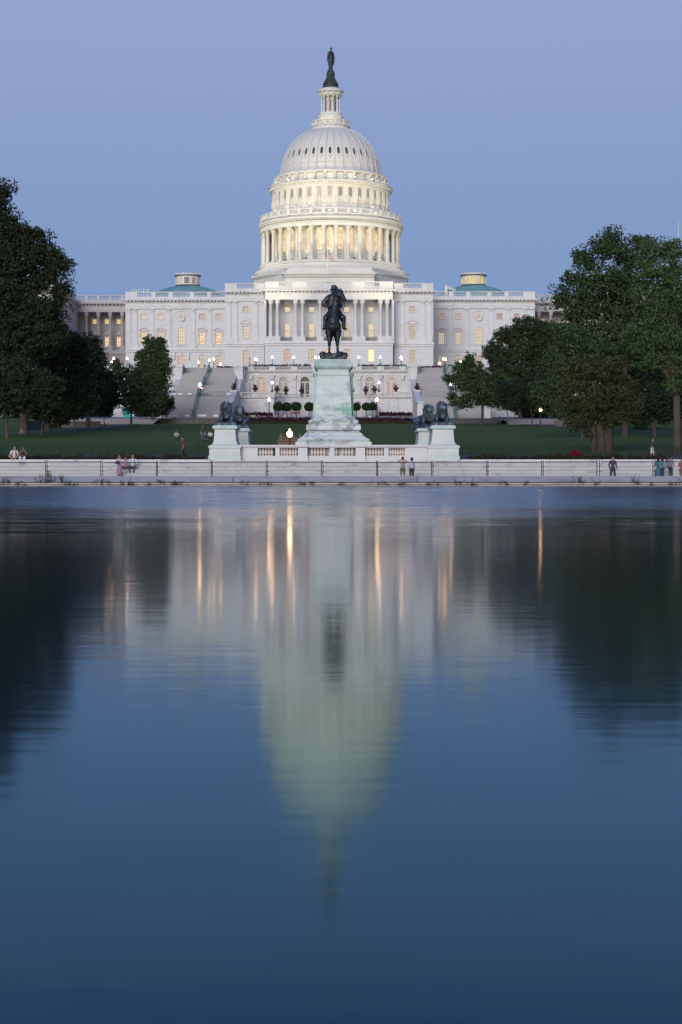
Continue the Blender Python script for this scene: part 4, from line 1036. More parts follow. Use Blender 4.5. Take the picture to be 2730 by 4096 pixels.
# lion pedestals
def lion_ped(cx, yf, dep, label):
    r = empty('lion_pedestal', (cx, yf+dep/2, 1.0), 0, label=label, cat='pedestal'); o = (-cx*0, -(yf+dep/2), -1.0)
    o = (-0, -(yf+dep/2), -1.0); cy = yf+dep/2; hd = dep/2
    def L(mb, P):
        for (z0, a0), (z1, a1) in zip(P, P[1:]):
            if z1 > z0+1e-4: mb.frustum(0, cy, z0, z1, a0, a0-.85+hd, a1, a1-.85+hd)
    mb = MB(); L(mb, [(.3,1.36),(1.62,1.36)]); L(mb, [(1.625,1.26),(2.22,1.24)]); L(mb, [(2.225,1.18),(2.8,1.18)]); L(mb, [(2.81,1.25),(2.98,1.25)]); L(mb, [(2.985,1.18),(3.06,1.04),(3.16,.93),(3.35,.86)])
    obj('base', mb, M['lionped'], r, (0, o[1], o[2]))
    mb = MB(); L(mb, [(3.353,.85),(4.24,.79)]); obj('die', mb, M['lionped'], r, (0, o[1], o[2]))
    mb = MB(); L(mb, [(4.243,.80),(4.30,.90)]); L(mb, [(4.302,.95),(4.50,.95)]); L(mb, [(4.502,.93),(4.56,.86)]); obj('cap', mb, M['ped_cap'], r, (0, o[1], o[2]))
    return r
lion_ped(-8.35, 134.5, 4.6, 'marble lion pedestal at front left of the rider')
lion_ped(8.42, 134.5, 4.6, 'marble lion pedestal at front right of the rider')
lion_ped(-7.75, 142.6, 4.6, 'marble lion pedestal at rear left, behind the front one')
lion_ped(7.75, 142.6, 4.6, 'marble lion pedestal at rear right, behind the front one')

# ------------------------------------------------------------------ bronze lions
def lion(loc, rz, turn, label, tilt=0.0, sc=1.0):
    """lying lion, chest to -y, head raised and turned"""
    mb = MB()
    R = Matrix.Rotation(turn, 3, 'Z'); hc = Vector((0, -.62, 1.28))
    def h(x, y, z): v = R @ Vector((x, y, z)); return tuple(hc+v)
    mb.ell((0,.75,.5), (.42,1.1,.45)); mb.ell((0,1.5,.48), (.5,.55,.48)); mb.cap((0,.3,.62), (0,-.35,.8), .46, .44)
    mb.ell((0,-.42,.88), (.47,.40,.56)); mb.ell((0,-.5,1.12), (.43,.40,.44))
    mb.ell(h(0,0,.04), (.38,.36,.40)); mb.ell(h(0,-.16,.06), (.24,.28,.25)); mb.cap(h(0,-.25,.0), h(0,-.44,-.05), .155, .13); mb.ell(h(0,-.5,.01), (.08,.06,.055)); mb.cap(h(0,-.25,-.13), h(0,-.40,-.17), .10, .085)
    for s in (-1, 1):
        mb.ell(h(s*.21,-.02,.31), (.065,.05,.06)); mb.ell(h(s*.10,-.33,.10), (.07,.08,.05)); mb.ell(h(s*.17,-.2,-.02), (.1,.12,.12))
        for row in range(3):
            for k in range(12):
                t = k/11; a = math.radians(75-150*t); rr_ = .27+.07*row; yy = -.20+.13*row
                x0, z0 = s*rr_*math.cos(a), .05+rr_*1.05*math.sin(a); x1, z1 = s*(rr_+.11)*math.cos(a-.2), .0+(rr_+.10)*math.sin(a)-.13
                mb.cap(h(x0, yy, z0), h(x1, yy+.05+.02*math.sin(k*2.7+row), z1), .06, .025, 8)
    for row in range(4):
        for k in range(15):
            a = -1.35+2.7*(k+.5*(row % 2))/14; z0 = 1.22-.17*row; q_ = 1-.05*row
            mb.cap((.39*q_*math.sin(a), -.46-.38*q_*math.cos(a), z0-.03*math.sin(k*3)), (.37*q_*math.sin(a+.08), -.46-.42*q_*math.cos(a), z0-.25-.05*math.sin(k*2.1)), .055, .022, 8)
    for s in (-1, 1):
        mb.cap((s*.34,-.25,.72), (s*.36,-.30,.30), .2, .16); mb.cap((s*.36,-.25,.20), (s*.34,-1.05,.14), .155, .13); mb.ell((s*.34,-1.16,.11), (.17,.2,.11))
        for k in (-1, 0, 1): mb.ell((s*.34+k*.085,-1.3,.09), (.05,.09,.07))
        mb.cap((s*.4,1.5,.5), (s*.52,.95,.3), .3, .2); mb.cap((s*.52,1.05,.15), (s*.52,.45,.12), .13, .12)
    mb.cap((0,1.9,.4), (.5,2.1,.12), .09, .06); mb.cap((.5,2.1,.1), (.75,1.5,.1), .06, .05); mb.ell((.76,1.35,.12), (.09,.16,.09))
    mb.box(-.78,.78,-1.42,2.2,-.14,.06); mb.cap((-.6,-1.2,.05),(.6,-1.25,.03),.12,.14); mb.cap((-.66,-.9,.05),(-.66,1.6,.02),.14,.1); mb.cap((.66,-.9,.05),(.66,1.6,.02),.14,.1)
    if tilt: pass
    mb.v = [(x*sc, y*sc, (z+.14)*sc) for x, y, z in mb.v]
    o = remeshed('lion_statue', mb, M['lion'], .024, None, loc, rz, 1, (.022, 9, (1,1,.4)))
    return tag(o, label=label, cat='statue')
def bronze_tone():
    m, nt, b, N, L = _nt('streaked_lion_bronze')
    f = tnoise(nt, 2.2, 6, .62, mscale=(1,1,.35))
    c = ramp(nt, f, [(.40, (.026,.028,.032)), (.52, (.055,.072,.085)), (.62, (.16,.24,.29))])
    L(c, b.inputs['Base Color']); b.inputs['Metallic'].default_value = .35; b.inputs['Roughness'].default_value = .5
    return m
M['lion'] = bronze_tone()
lion((-8.35,136.45,4.56), 0, -.25, 'bronze lion lying on the front left pedestal, head to the camera', sc=1.0)
lion((8.42,136.45,4.56), 0, .45, 'bronze lion lying on the front right pedestal, head turned right', sc=1.0)
lion((-7.72,144.4,4.56), 0, -1.3, 'bronze lion lying on the rear left pedestal, head in profile', sc=1.05)
lion((7.72,144.4,4.56), .25, 2.4, 'bronze lion on the rear right pedestal, looking away', sc=1.05)

# ------------------------------------------------------------------ rider
eq = empty('equestrian_statue', (0, 139.2, gz(1432)), 0, label='dark bronze horse and hatted rider standing on the tall pedestal', cat='statue')
hz = gz(1408)-gz(1432)
mb = MB(); mb.box(-1.02,1.02,-2.0,2.2,0,.30); mb.ell((0,0,.3),(.95,1.9,.22)); mb.cap((-1.0,-1.9,.32),(1.0,-1.95,.34),.1,.1); mb.cap((-1.0,-1.9,.3),(-1.0,2.0,.34),.12,.1); mb.cap((1.0,-1.9,.3),(1.0,2.0,.34),.12,.1)
mb.ell((-.85,-1.75,.42),(.26,.3,.16)); mb.ell((.5,-1.8,.38),(.4,.3,.16)); mb.ell((-.3,-1.8,.36),(.4,.3,.12)); mb.ell((.9,-1.6,.36),(.2,.4,.14))
remeshed('bronze_plinth', mb, M['bronze'], .05, eq, (0,0,0), 0, 1, (.06, 3.0, (1,1,1)))
def gX(sx): return (sx-1333.5)/KG            # px to local metres at the statue front
def gZ(sy): return gz(sy)-gz(1432)
# horse: facing -y, legs planted, head turned to its left (photo right)
mb = MB()
mb.ell((0,.1,gZ(1300)), (.60,1.35,.62)); mb.ell((0,-.85,gZ(1293)), (.56,.5,.66)); mb.ell((0,1.1,gZ(1298)), (.62,.6,.62)); mb.ell((0,-1.02,gZ(1278)), (.44,.4,.55))
mb.cap((.04,-.8,gZ(1268)), (.13,-1.15,gZ(1218)), .44, .30); mb.cap((.14,-1.15,gZ(1220)), (.29,-1.3,gZ(1174)), .29, .23); mb.cap((.24,-1.25,gZ(1176)), (.42,-1.32,gZ(1160)), .25, .21)
mb.cap((.50,-1.36,gZ(1163)), (.84,-1.58,gZ(1191)), .27, .15); mb.ell((.50,-1.45,gZ(1172)), (.26,.24,.30)); mb.ell((.88,-1.62,gZ(1193)), (.15,.15,.17)); mb.cap((.56,-1.4,gZ(1190)), (.74,-1.54,gZ(1203)), .12, .09)
for dx, dx2 in ((.36,.37), (.54,.60)): mb.cap((dx,-1.26,gZ(1156)), (dx2,-1.26,gZ(1142)), .075, .03)
for k in range(7): mb.cap((.12+.03*k,-1.02-.04*k,gZ(1185-7*k)), (-.02+.03*k,-1.12,gZ(1200-7*k)), .08, .05)
for s, xk, xf in ((-1, -.30, -.32), (1, .36, .36)):
    mb.cap((s*.33,-.85,gZ(1300)), (s*.36,-.82,gZ(1335)), .29, .21); mb.cap((s*.36,-.82,gZ(1335)), (xk,-.85,gZ(1364)), .19, .115); mb.ell((xk,-.87,gZ(1366)), (.125,.13,.15))
    mb.cap((xk,-.85,gZ(1370)), (xf,-.86,gZ(1394)), .085, .08); mb.ell((xf,-.88,gZ(1396)), (.105,.11,.1)); mb.cap((xf,-.9,gZ(1397)), (xf,-1.0,gZ(1405)), .09, .12); mb.cap((xf,-1.0,gZ(1405)), (xf,-1.04,gZ(1409)), .15, .19)
    hx = s*.33
    mb.cap((s*.32,1.05,gZ(1310)), (s*.30,1.25,gZ(1345)), .36, .2); mb.cap((s*.30,1.25,gZ(1345)), (hx,1.5,gZ(1367)), .18, .12); mb.cap((hx,1.5,gZ(1367)), (hx,1.35,gZ(1397)), .1, .085); mb.cap((hx,1.32,gZ(1399)), (hx,1.2,gZ(1409)), .1, .16)
mb.cap((0,1.55,gZ(1285)), (-.2,1.8,gZ(1320)), .14, .15); mb.cap((-.2,1.8,gZ(1320)), (-.30,1.7,gZ(1375)), .14, .06)
mb.ell((-.46,-.2,gZ(1296)),(.16,.5,.42)); mb.ell((.46,-.2,gZ(1296)),(.16,.5,.42))
remeshed('horse', mb, M['bronze'], .04, eq, (0,0,0), 0, 2, (.012, 8, (1,1,1)))
# rider
mb = MB(); hx = gX(1333)
mb.cap((-.08,.0,gZ(1245)), (-.10,-.1,gZ(1205)), .36, .40); mb.cap((-.10,-.1,gZ(1205)), (-.12,-.2,gZ(1178)), .42, .34)
mb.cap((-.48,-.15,gZ(1180)), (-.30,-.2,gZ(1174)), .2, .2); mb.cap((.15,-.15,gZ(1182)), (.30,-.15,gZ(1184)), .2, .18); mb.ell((-.06,-.2,gZ(1170)), (.42,.3,.15))
mb.cap((-.50,-.15,gZ(1182)), (-.78,-.2,gZ(1204)), .21, .20); mb.cap((-.78,-.2,gZ(1204)), (-.42,-.45,gZ(1216)), .18, .13); mb.ell((-.34,-.5,gZ(1217)), (.12,.14,.1))
mb.cap((.34,-.1,gZ(1190)), (.58,-.2,gZ(1212)), .19, .17); mb.cap((.58,-.2,gZ(1212)), (.50,-.65,gZ(1220)), .15, .11); mb.ell((.50,-.72,gZ(1220)), (.11,.14,.1))
for k in range(4): mb.cap((.42+.05*k,-.78,gZ(1218)), (.43+.05*k,-.80,gZ(1223)), .032, .03)
mb.cap((-.10,-.22,gZ(1172)), (.0,-.28,gZ(1162)), .19, .15); mb.ell((.04,-.36,gZ(1156)), (.185,.2,.21)); mb.cap((.04,-.55,gZ(1157)), (.04,-.57,gZ(1159)), .045, .045); mb.ell((.04,-.46,gZ(1165)), (.14,.12,.13))
mb.lathe([(0,gZ(1147)),(.30,gZ(1148)),(.37,gZ(1145.5)),(.34,gZ(1144)),(.24,gZ(1143)),(.235,gZ(1134)),(.21,gZ(1129)),(.13,gZ(1127)),(0,gZ(1127.5))], 20, .05, -.34)
for s in (-1, 1):
    xo = .08
    mb.cap((xo+s*.22,-.05,gZ(1248)), (xo+s*.70,-.5,gZ(1258)), .26, .19); mb.ell((xo+s*.72,-.5,gZ(1259)), (.2,.2,.18))
    mb.cap((xo+s*.72,-.5,gZ(1260)), (xo+s*.75,-.42,gZ(1301)), .175, .15); mb.cap((xo+s*.72,-.52,gZ(1260)), (xo+s*.73,-.48,gZ(1272)), .185, .18)
    mb.cap((xo+s*.77,-.36,gZ(1303)), (xo+s*.90,-.72,gZ(1309)), .105, .085)
    P = [(xo+s*.88+.14*math.cos(a*PI/8), -.55, gZ(1308)+.02+.3*math.sin(a*PI/8)) for a in range(9)]
    for u, v in zip(P, P[1:]): mb.cap(u, v, .03, .03)
    mb.cap(P[0], P[-1], .04, .04)
    mb.cap((xo+s*.3,-.2,gZ(1232)), (xo+s*.66,-.5,gZ(1262)), .2, .2); mb.cap((xo+s*.35,.1,gZ(1235)), (xo+s*.62,.2,gZ(1268)), .18, .16)
mb.ell((0,.1,gZ(1252)), (.55,.6,.2))
remeshed('rider', mb, M['bronze'], .035, eq, (0,0,0), 0, 1, (.022, 6, (1,1,.6)))
mb = MB()
P = [(.70,-1.66,gZ(1193)), (.84,-1.5,gZ(1206)), (.86,-1.2,gZ(1222)), (.74,-.95,gZ(1231)), (.52,-.75,gZ(1221))]; mb.tube(P, .026, 6)
mb.tube([(.62,-1.7,gZ(1193)), (.40,-1.66,gZ(1192)), (.1,-1.4,gZ(1200)), (-.2,-1.0,gZ(1214)), (-.3,-.6,gZ(1218))], .024, 6)
mb.tube([(.82,-1.66,gZ(1180)), (.62,-1.72,gZ(1178)), (.46,-1.66,gZ(1183))], .024, 6)
obj('reins', mb, M['bronze'], eq)

# ------------------------------------------------------------------ chain link fence
pm_ = {}
def fence_parts():
    L = 3.665
    post = MB(); post.tube([(0,0,-.1),(0,0,1.31)], .032, 8); post.ell((0,0,1.32),(.04,.04,.03),n=8,m=4)
    rail = MB(); rail.tube([(.09,0,1.25),(L-.11,0,1.25)], .027, 6); rail.tube([(.09,0,.06),(L-.11,0,.06)], .022, 6)
    for z in (.3,.62,.95): rail.tube([(.03,0,z),(.12,0,z)], .022, 5); rail.tube([(L-.14,0,z),(L-.02,0,z)], .022, 5)
    net = MB(); h0, h1, x0, x1 = .06, 1.28, .1, L-.12; p = .115; H = h1-h0; t = .0065
    n = int((x1-x0+H)/p)
    for k in range(n+1):
        for s in (1, -1):
            a = x0-H+k*p; xa, za, xb, zb = a, h0, a+H, h1
            if xa < x0: za += x0-xa; xa = x0
            if xb > x1: zb -= xb-x1; xb = x1
            if xb-xa < .02: continue
            if s < 0: xa, xb = x0+x1-xa, x0+x1-xb
            y = .004*s
            dx, dz_ = (xb-xa), (zb-za); l = math.hypot(dx, dz_); ux, uz = -dz_/l*t, dx/l*t
            net.quad((xa-ux,y,za-uz),(xb-ux,y,zb-uz),(xb,y-t,zb),(xa,y-t,za)); net.quad((xa,y-t,za),(xb,y-t,zb),(xb+ux,y,zb+uz),(xa+ux,y,za+uz))
            net.quad((xa+ux,y,za+uz),(xb+ux,y,zb+uz),(xb-ux,y,zb-uz),(xa-ux,y,za-uz))
    return post.mesh('post', M['steel']), rail.mesh('rail', M['steel']), net.mesh('wire_mesh', M['wire'])
fpost, frail, fnet = fence_parts(); KF = 7000/116.
PO_ = ['leftmost','second from left','third from left','fourth from left','fifth from left','sixth from left','seventh from left','eighth from left','ninth from left','tenth from left','eleventh from left','twelfth from left','rightmost']
joints = [-34, 186.6, 409, 628.6, 848.5, 1069, 1290, 1509, 1730, 1950, 2171, 2395, 2617]
for i, j in enumerate(joints):
    xw = (j-XV)/KF+CX; dzf = .04*(1 if j > 2100 else 0)+.02*math.sin(i*1.7)
    r = empty('fence_panel', (xw+.055, 116.0, .33+dzf), 0, label='dark chain link fence panel behind the pool kerb, %s in the row' % PO_[i], cat='fence', group='chain link fence panels along the pool')
    r.rotation_euler[1] = -.002*math.sin(i*2.1)
    link('post', fpost, r, (0,0,0)); link('post', fpost, r, (3.555,0,0)); link('rail', frail, r, (0,0,0)); link('wire_mesh', fnet, r, (0,0,0))
M['netgreen'] = mat('dark_green_netting', (.010,.024,.014), .1, 2, rough=.9)
# low green mesh fence at the foot of the lawn
def soft_fence(x0, x1, label, tone):
    r = empty('mesh_fence', ((x0+x1)/2, 151, 2.5), 0, label=label, cat='fence', group='dark mesh fences at the foot of the lawn')
    xc = (x0+x1)/2; n = round((x1-x0)/1.36)
    pmsh = MB(); pmsh.box(-.02,.02,-.02,.02,0,1.05); pmsh = pmsh.mesh('post', M['netgreen'])
    for i in range(n+1): xx = x0+(x1-x0)*i/n; link('post', pmsh, r, (xx-xc, 0, ter(xx,151)-2.5-.05))
    mb = MB()
    for i in range(n):
        xa, xb = x0+(x1-x0)*i/n, x0+(x1-x0)*(i+1)/n
        for k in range(10): z0 = ter(xa,151)+.05+k*.085; z1 = ter(xb,151)+.05+k*.085; mb.quad((xa-xc,.0,z0-2.5-.008),(xb-xc,.0,z1-2.5-.008),(xb-xc,.0,z1-2.5+.008),(xa-xc,.0,z0-2.5+.008))
        for k in range(14): xx = xa+(xb-xa)*k/14-xc; z0 = ter(xa,151)-2.5; mb.quad((xx-.007,.001,z0),(xx+.007,.001,z0),(xx+.007,.001,z0+.85),(xx-.007,.001,z0+.85))
    obj('netting', mb, M['netgreen'], r)
soft_fence(-30, -10.2, 'low dark mesh fence at lawn foot, left of the memorial', 0)
soft_fence(10.6, 31, 'low dark mesh fence at lawn foot, right of the memorial', 0)
# ------------------------------------------------------------------ west terrace and grand stairs (turned with the building)
def trt(nm, loc=(0,0,0), **k): return empty(nm, BO, AX, **k)
TW, TTm = M['terrace'], M['terrace_trim']
terr = trt('terrace', label='weathered marble terrace with arched windows and balustrades below the domed building', cat='terrace')
def tp(nm, mb, m, par=None, smooth=False): return obj(nm, mb, m, par or terr, OFF, smooth)
mb = MB(); mb.box(-110, 110, 385.6, 470, 5, 24.5)
for s in (-1, 1): mb.box(min(s*32.6,s*110), max(s*32.6,s*110), 384.6, 385.6, 5, 24.5); mb.box(min(s*32.6,s*110), max(s*32.6,s*110), 384.3, 385.2, 24.5, 25.0)
tp('upper_deck', mb, TW)
AW = [4.757*i for i in range(-3, 4)]
mb = MB(); wall_open(mb, -19.9, 19.9, 17.2, 23.45, 385.0, [(x-.96, x+.96, 18.0, 22.46, True) for x in AW], .6); tp('upper_wall', mb, TW)
mb = MB()
for x in AW:
    for k in range(14):
        u, v = PI*k/14, PI*(k+1)/14
        for r0, r1, d in ((1.4,1.62,.14),(.96,1.1,.10)):
            mb.prism([(x+r0*math.cos(u), 21.5+r0*math.sin(u)), (x+r1*math.cos(u), 21.5+r1*math.sin(u)), (x+r1*math.cos(v), 21.5+r1*math.sin(v)), (x+r0*math.cos(v), 21.5+r0*math.sin(v))], 385-d, 385.05)
    for q in (-1, 1): mb.box(min(x+q*.96,x+q*1.75), max(x+q*.96,x+q*1.75), 384.86, 385.05, 21.3, 21.5)
for i in range(8):
    x = 4.757*(i-3.5)
    if abs(x) < 19: mb.box(x-.5, x+.5, 384.7, 385.05, 17.4, 22.6); mb.box(x-.62, x+.62, 384.5, 385.05, 22.6, 22.9); mb.prism([(x-.3,21.8),(x+.3,21.8),(x+.45,22.6),(x-.45,22.6)], 384.35, 384.69)
mb.box(-20.0, 20.0, 384.6, 385.6, 23.45, 23.7); mb.box(-20.1, 20.1, 384.4, 385.6, 23.7, 23.95)
tp('upper_mouldings', mb, TTm)
mb = MB()
for i in range(8):
    x = 4.757*(i-3.5); mb.box(x-.75, x+.75, 384.6, 385.55, 23.955, 24.72)
mb.box(-20, 20, 384.85, 385.4, 24.5, 24.68)
for i in range(7):
    x = 4.757*(i-3); baluster_row(mb, x-1.6, x+1.6, 385.1, 23.955, 24.5, .3, .09)
mb.box(-20.4, -17.5, 384.7, 385.5, 23.955, 24.68); mb.box(17.5, 20.4, 384.7, 385.5, 23.955, 24.68)
tp('upper_balustrade', mb, TTm)
wt = MB(); wt.mi = 0
for i, x in enumerate(AW):
    o = window(x, 385.0, 18.0, 1.92, 4.46, ['blind','grey','dark','dark','warm','grey','blind'][i], 'arch', (4, 3), parent=terr)
    mb = MB(); mb.box(x-.96, x+.96, 385.2, 385.32, 21.2, 21.42); mb.box(x-.12, x+.12, 385.2, 385.32, 18.0, 21.2)
    tp('transom', mb, M['frame'])
# stepped scroll buttresses at the sides
for s in (-1, 1):
    mb = MB(); mb.box(min(s*17.8,s*20.3), max(s*17.8,s*20.3), 383.2, 385.6, 17.3, 24.4); mb.box(min(s*16.9,s*17.8), max(s*16.9,s*17.8), 383.8, 385.0, 17.3, 21.2)
    mb.box(min(s*17.6,s*20.5), max(s*17.6,s*20.5), 383.0, 385.7, 24.4, 25.1); tp('end_pier', mb, TTm)
# middle terrace: two bastions and the concave niche between
for s in (-1, 1):
    mb = MB(); a, b = 11.0, 18.6; x0, x1 = sorted((s*a, s*b))
    mb.box(x0, x1, 372, 385.0, 11.5, 17.25); mb.box(x0-.12, x1+.12, 371.8, 372.1, 11.5, 13.7); 
    for q in (12.9, 15.0): mb.box(s*q-.55 if False else s*q-.4, s*q+.4, 371.78, 372.0, 13.7, 16.9)
    tp('bastion', mb, TW)
nich = [(-11.0,373.5),(-8.9,376.2),(-4.9,377.8),(0,378.3),(4.9,377.8),(8.9,376.2),(11.0,373.5)]
# niche wall facets with arches
for (xa, ya), (xb, yb) in zip(nich, nich[1:]):
    L = math.hypot(xb-xa, yb-ya); mb = MB(); no = 1 if L < 5.2 else 2
    wd = 1.75 if L > 4 else 1.5
    cs = [L/2] if L < 4 else ([L*.5] if no == 1 else [L*.27, L*.73])
    wall_open(mb, 0, L, 12.6, 17.25, 0, [(c-wd/2, c+wd/2, 12.7, 16.6, True) for c in cs], .7)
    for c in cs:
        for k in range(12):
            u, v = PI*k/12, PI*(k+1)/12; r0, r1 = wd/2+.2, wd/2+.36
            mb.prism([(c+r0*math.cos(u), 16.6-wd/2+r0*math.sin(u)), (c+r1*math.cos(u), 16.6-wd/2+r1*math.sin(u)), (c+r1*math.cos(v), 16.6-wd/2+r1*math.sin(v)), (c+r0*math.cos(v), 16.6-wd/2+r0*math.sin(v))], -.1, .05)
        mb.box(c-wd/2-.0, c+wd/2+.0, .705, .9, 12.6, 16.7)
    an = math.atan2(yb-ya, xb-xa); ca, sa = math.cos(an), math.sin(an)
    mb.v = [(xa+x*ca-y*sa, ya+x*sa+y*ca, z) for x, y, z in mb.v]; tp('niche_wall', mb, TW)
mb = MB(); P = nich+[(11.0,385),(-11.0,385)]
def flat(mb, P, z0, z1):
    n = len(mb.v); k = len(P); mb.v += [(x,y,z0) for x,y in P]+[(x,y,z1) for x,y in P]
    mb.face(tuple(range(n+k, n+2*k))); mb.face(tuple(range(n+k-1, n-1, -1)))
    for i in range(k): j = (i+1) % k; mb.face((n+i,n+j,n+k+j,n+k+i))
flat(mb, P, 17.255, 17.55); tp('niche_floor', mb, TTm)
mb = MB()
for s in (-1, 1): x0, x1 = sorted((s*11.0, s*18.75)); mb.box(x0-.1, x1+.1, 371.6, 372.6, 17.255, 17.5); mb.box(x0-.02, x1, 371.8, 372.4, 18.25, 18.43)
PR = [(-18.75,372.1),(-15.0,372.1),(-11.1,372.1)] ; 
def balrun(mb, pts, z0=17.55, z1=18.43, pier=.5):
    for (xa, ya), (xb, yb) in zip(pts, pts[1:]):
        L = math.hypot(xb-xa, yb-ya); an = math.atan2(yb-ya, xb-xa); ca, sa = math.cos(an), math.sin(an); t = MB()
        baluster_row(t, pier, L-pier, .2, z0, z1-.18, .36, .1); t.box(0, L, -.05, .45, z1-.18, z1); t.box(0, L, -.12, .5, z0-.06, z0+.08)
        t.box(0, pier, -.1, .5, z0, z1-.17)
        n = len(mb.v); mb.v += [(xa+x*ca-y*sa, ya+x*sa+y*ca, z) for x, y, z in t.v]
        for f in t.f: mb.face(tuple(n+i for i in f))
balrun(mb, nich, 17.6, 18.3)
for s in (-1, 1):
    x0, x1 = sorted((s*11.2, s*18.6)); xm = s*15.0
    for a, b in ((x0, xm-.6*1), (xm+.6, x1)): a, b = min(a,b), max(a,b); baluster_row(mb, a+.3, b-.3, 372.1, 17.5, 18.25, .36, .1)
    for xx in (x0+.2, xm, x1-.2): mb.box(xx-.62, xx+.62, 371.7, 372.5, 17.502, 18.50)
tp('middle_balustrade', mb, TTm)

# grand stairs
SPF = [(345,11.75),(357,16.8),(360,16.85),(371,19.9),(374,19.95),(383.2,23.2),(384.6,23.25),(385.6,24.5)]
for s in (-1, 1):
    st = trt('staircase', label='wide grey granite stairs %s of the terrace, in three flights' % ('left' if s < 0 else 'right'), cat='stairs')
    mb = MB(); x0, x1 = sorted((s*19.6, s*31.6)); z = 11.75; y = 345.0
    for a, b, za, zb in ((345,357,11.75,16.8),(360,371,16.8,19.9),(374,383.2,19.9,23.2),(384.4,385.7,23.2,24.5)):
        n = int(round((zb-za)/.1559)); 
        for k in range(n):
            ya, yb = a+(b-a)*k/n, a+(b-a)*(k+1)/n; z0, z1 = za+(zb-za)*k/n, za+(zb-za)*(k+1)/n
            mb.quad((x0,ya,z0),(x1,ya,z0),(x1,ya,z1),(x0,ya,z1)); mb.quad((x0,ya,z1),(x1,ya,z1),(x1,yb,z1),(x0,yb,z1))
    for ya, yb, zz in ((357,360,16.8),(371,374,19.9),(383.2,384.4,23.2)): mb.quad((x0,ya,zz),(x1,ya,zz),(x1,yb,zz),(x0,yb,zz))
    tp('steps', mb, M['granite'], st)
    def sz(y): return pl(SPF, y)
    for xx0, xx1 in ((18.4,19.6),(31.6,32.8)):
        mb = MB(); a, b = sorted((s*xx0, s*xx1))
        mb.box(a, b, 345.5, 351, 10.5, 15.1); mb.box(a-.15, b+.15, 345.3, 351.2, 15.1, 15.4); mb.box(a-.12, b+.12, 345.3, 351.3, 10.4, 12.2)
        mb.box(a, b, 362.5, 372, 10.5, 18.1); mb.box(a-.1, b+.1, 362.3, 372.2, 18.1, 18.4)
        mb.box(a-.2, b+.2, 381, 385.7, 10.5, 24.4); mb.box(a-.35, b+.35, 380.8, 385.9, 24.4, 25.0); mb.box(a-.3, b+.3, 380.8, 385.8, 21.6, 21.9)
        for (ya, za), (yb, zb) in (((351,15.2),(362.5,18.0)),((372,18.3),(381,21.8))):
            n = len(mb.v); mb.v += [(a,ya,10),(b,ya,10),(b,yb,10),(a,yb,10),(a,ya,za),(b,ya,za),(b,yb,zb),(a,yb,zb)]
            for f in ((0,3,2,1),(4,5,6,7),(0,1,5,4),(1,2,6,5),(2,3,7,6),(3,0,4,7)): mb.face(tuple(n+i for i in f))
        tp('parapet', mb, TW, st)
    hr = trt('stair_handrail', label='green iron handrail running down the middle of the %s stairs' % ('left' if s < 0 else 'right'), cat='handrail')
    mb = MB(); xx = s*25.85
    for ya, yb in ((344.5,357.5),(359.5,371.5),(373.5,384)):
        for q in (-.22, .22):
            for hh in (.55, 1.0): mb.tube([(xx+q, ya, sz(ya)+hh), (xx+q, yb, sz(yb)+hh)], .05, 6)
    tp('rail', mb, M['teal'], hr)
    for y_ in (344.5,357.6,359.6,371.5,373.5,384.0):
        mb = MB(); mb.box(xx-.28, xx+.28, y_-.2, y_+.2, sz(y_), sz(y_)+1.5); mb.lathe([(.3,sz(y_)+1.5),(.34,sz(y_)+1.6),(.12,sz(y_)+1.85),(0,sz(y_)+1.9)], 8, xx, y_); tp('newel', mb, M['teal'], hr)
    # crowd barriers on the landings
    bm_ = MB(); Lb = 2.3
    bm_.tube([(0,0,.12),(0,0,1.1),(Lb,0,1.1),(Lb,0,.12),(0,0,.12)], .03, 5)
    for k in range(1, 14): bm_.tube([(Lb*k/14,0,.12),(Lb*k/14,0,1.1)], .014, 4)
    for xx_ in (.25, Lb-.25): bm_.box(xx_-.04, xx_+.04, -.3, .3, 0, .05)
    bmesh2 = bm_.mesh('barrier', M['barrier']); row = 0
    for y_, nm_ in ((343.8,'foot'),(358.6,'lower landing')):
        i = 0; xs_ = [s*(20.4+2.55*k) for k in range(2)] + [s*(26.4+2.55*k) for k in range(2)]
        for xa in xs_:
            wx, wy = toworld(min(xa, xa+s*Lb), y_); o = link('crowd_barrier', bmesh2, None, (wx, wy, ter(wx,wy)+.05 if y_ < 345 else 16.8), AX)
            side = 'left' if s < 0 else 'right'
            tag(o, label='steel crowd barrier at the %s of the %s stairs, %s from the terrace' % (nm_, side, ORD[i]), cat='barrier', group='crowd barriers on the stairs'); i += 1
sg = MB(); sg.box(-.45,.45,-.02,.02,0,.35)
sgm = sg.mesh('sign', M['white'])
for i, (sx, sy, d) in enumerate(((698,1576,358),(722,1576,358),(761,1576,358),(916,1576,358),(702,1663,343),(750,1663,343),(802,1663,343),(817,1663,343),(864,1663,343))):
    o = link('notice_board', sgm, None, (X(sx,d), d-.35, Z(sy+3,d)), AX)
    tag(o, label='small white notice on a barrier at the %s of the left stairs, %s from left' % ('landing' if i < 4 else 'foot', ORD[i if i < 4 else i-4]), cat='sign', group='white notices on the stair barriers')

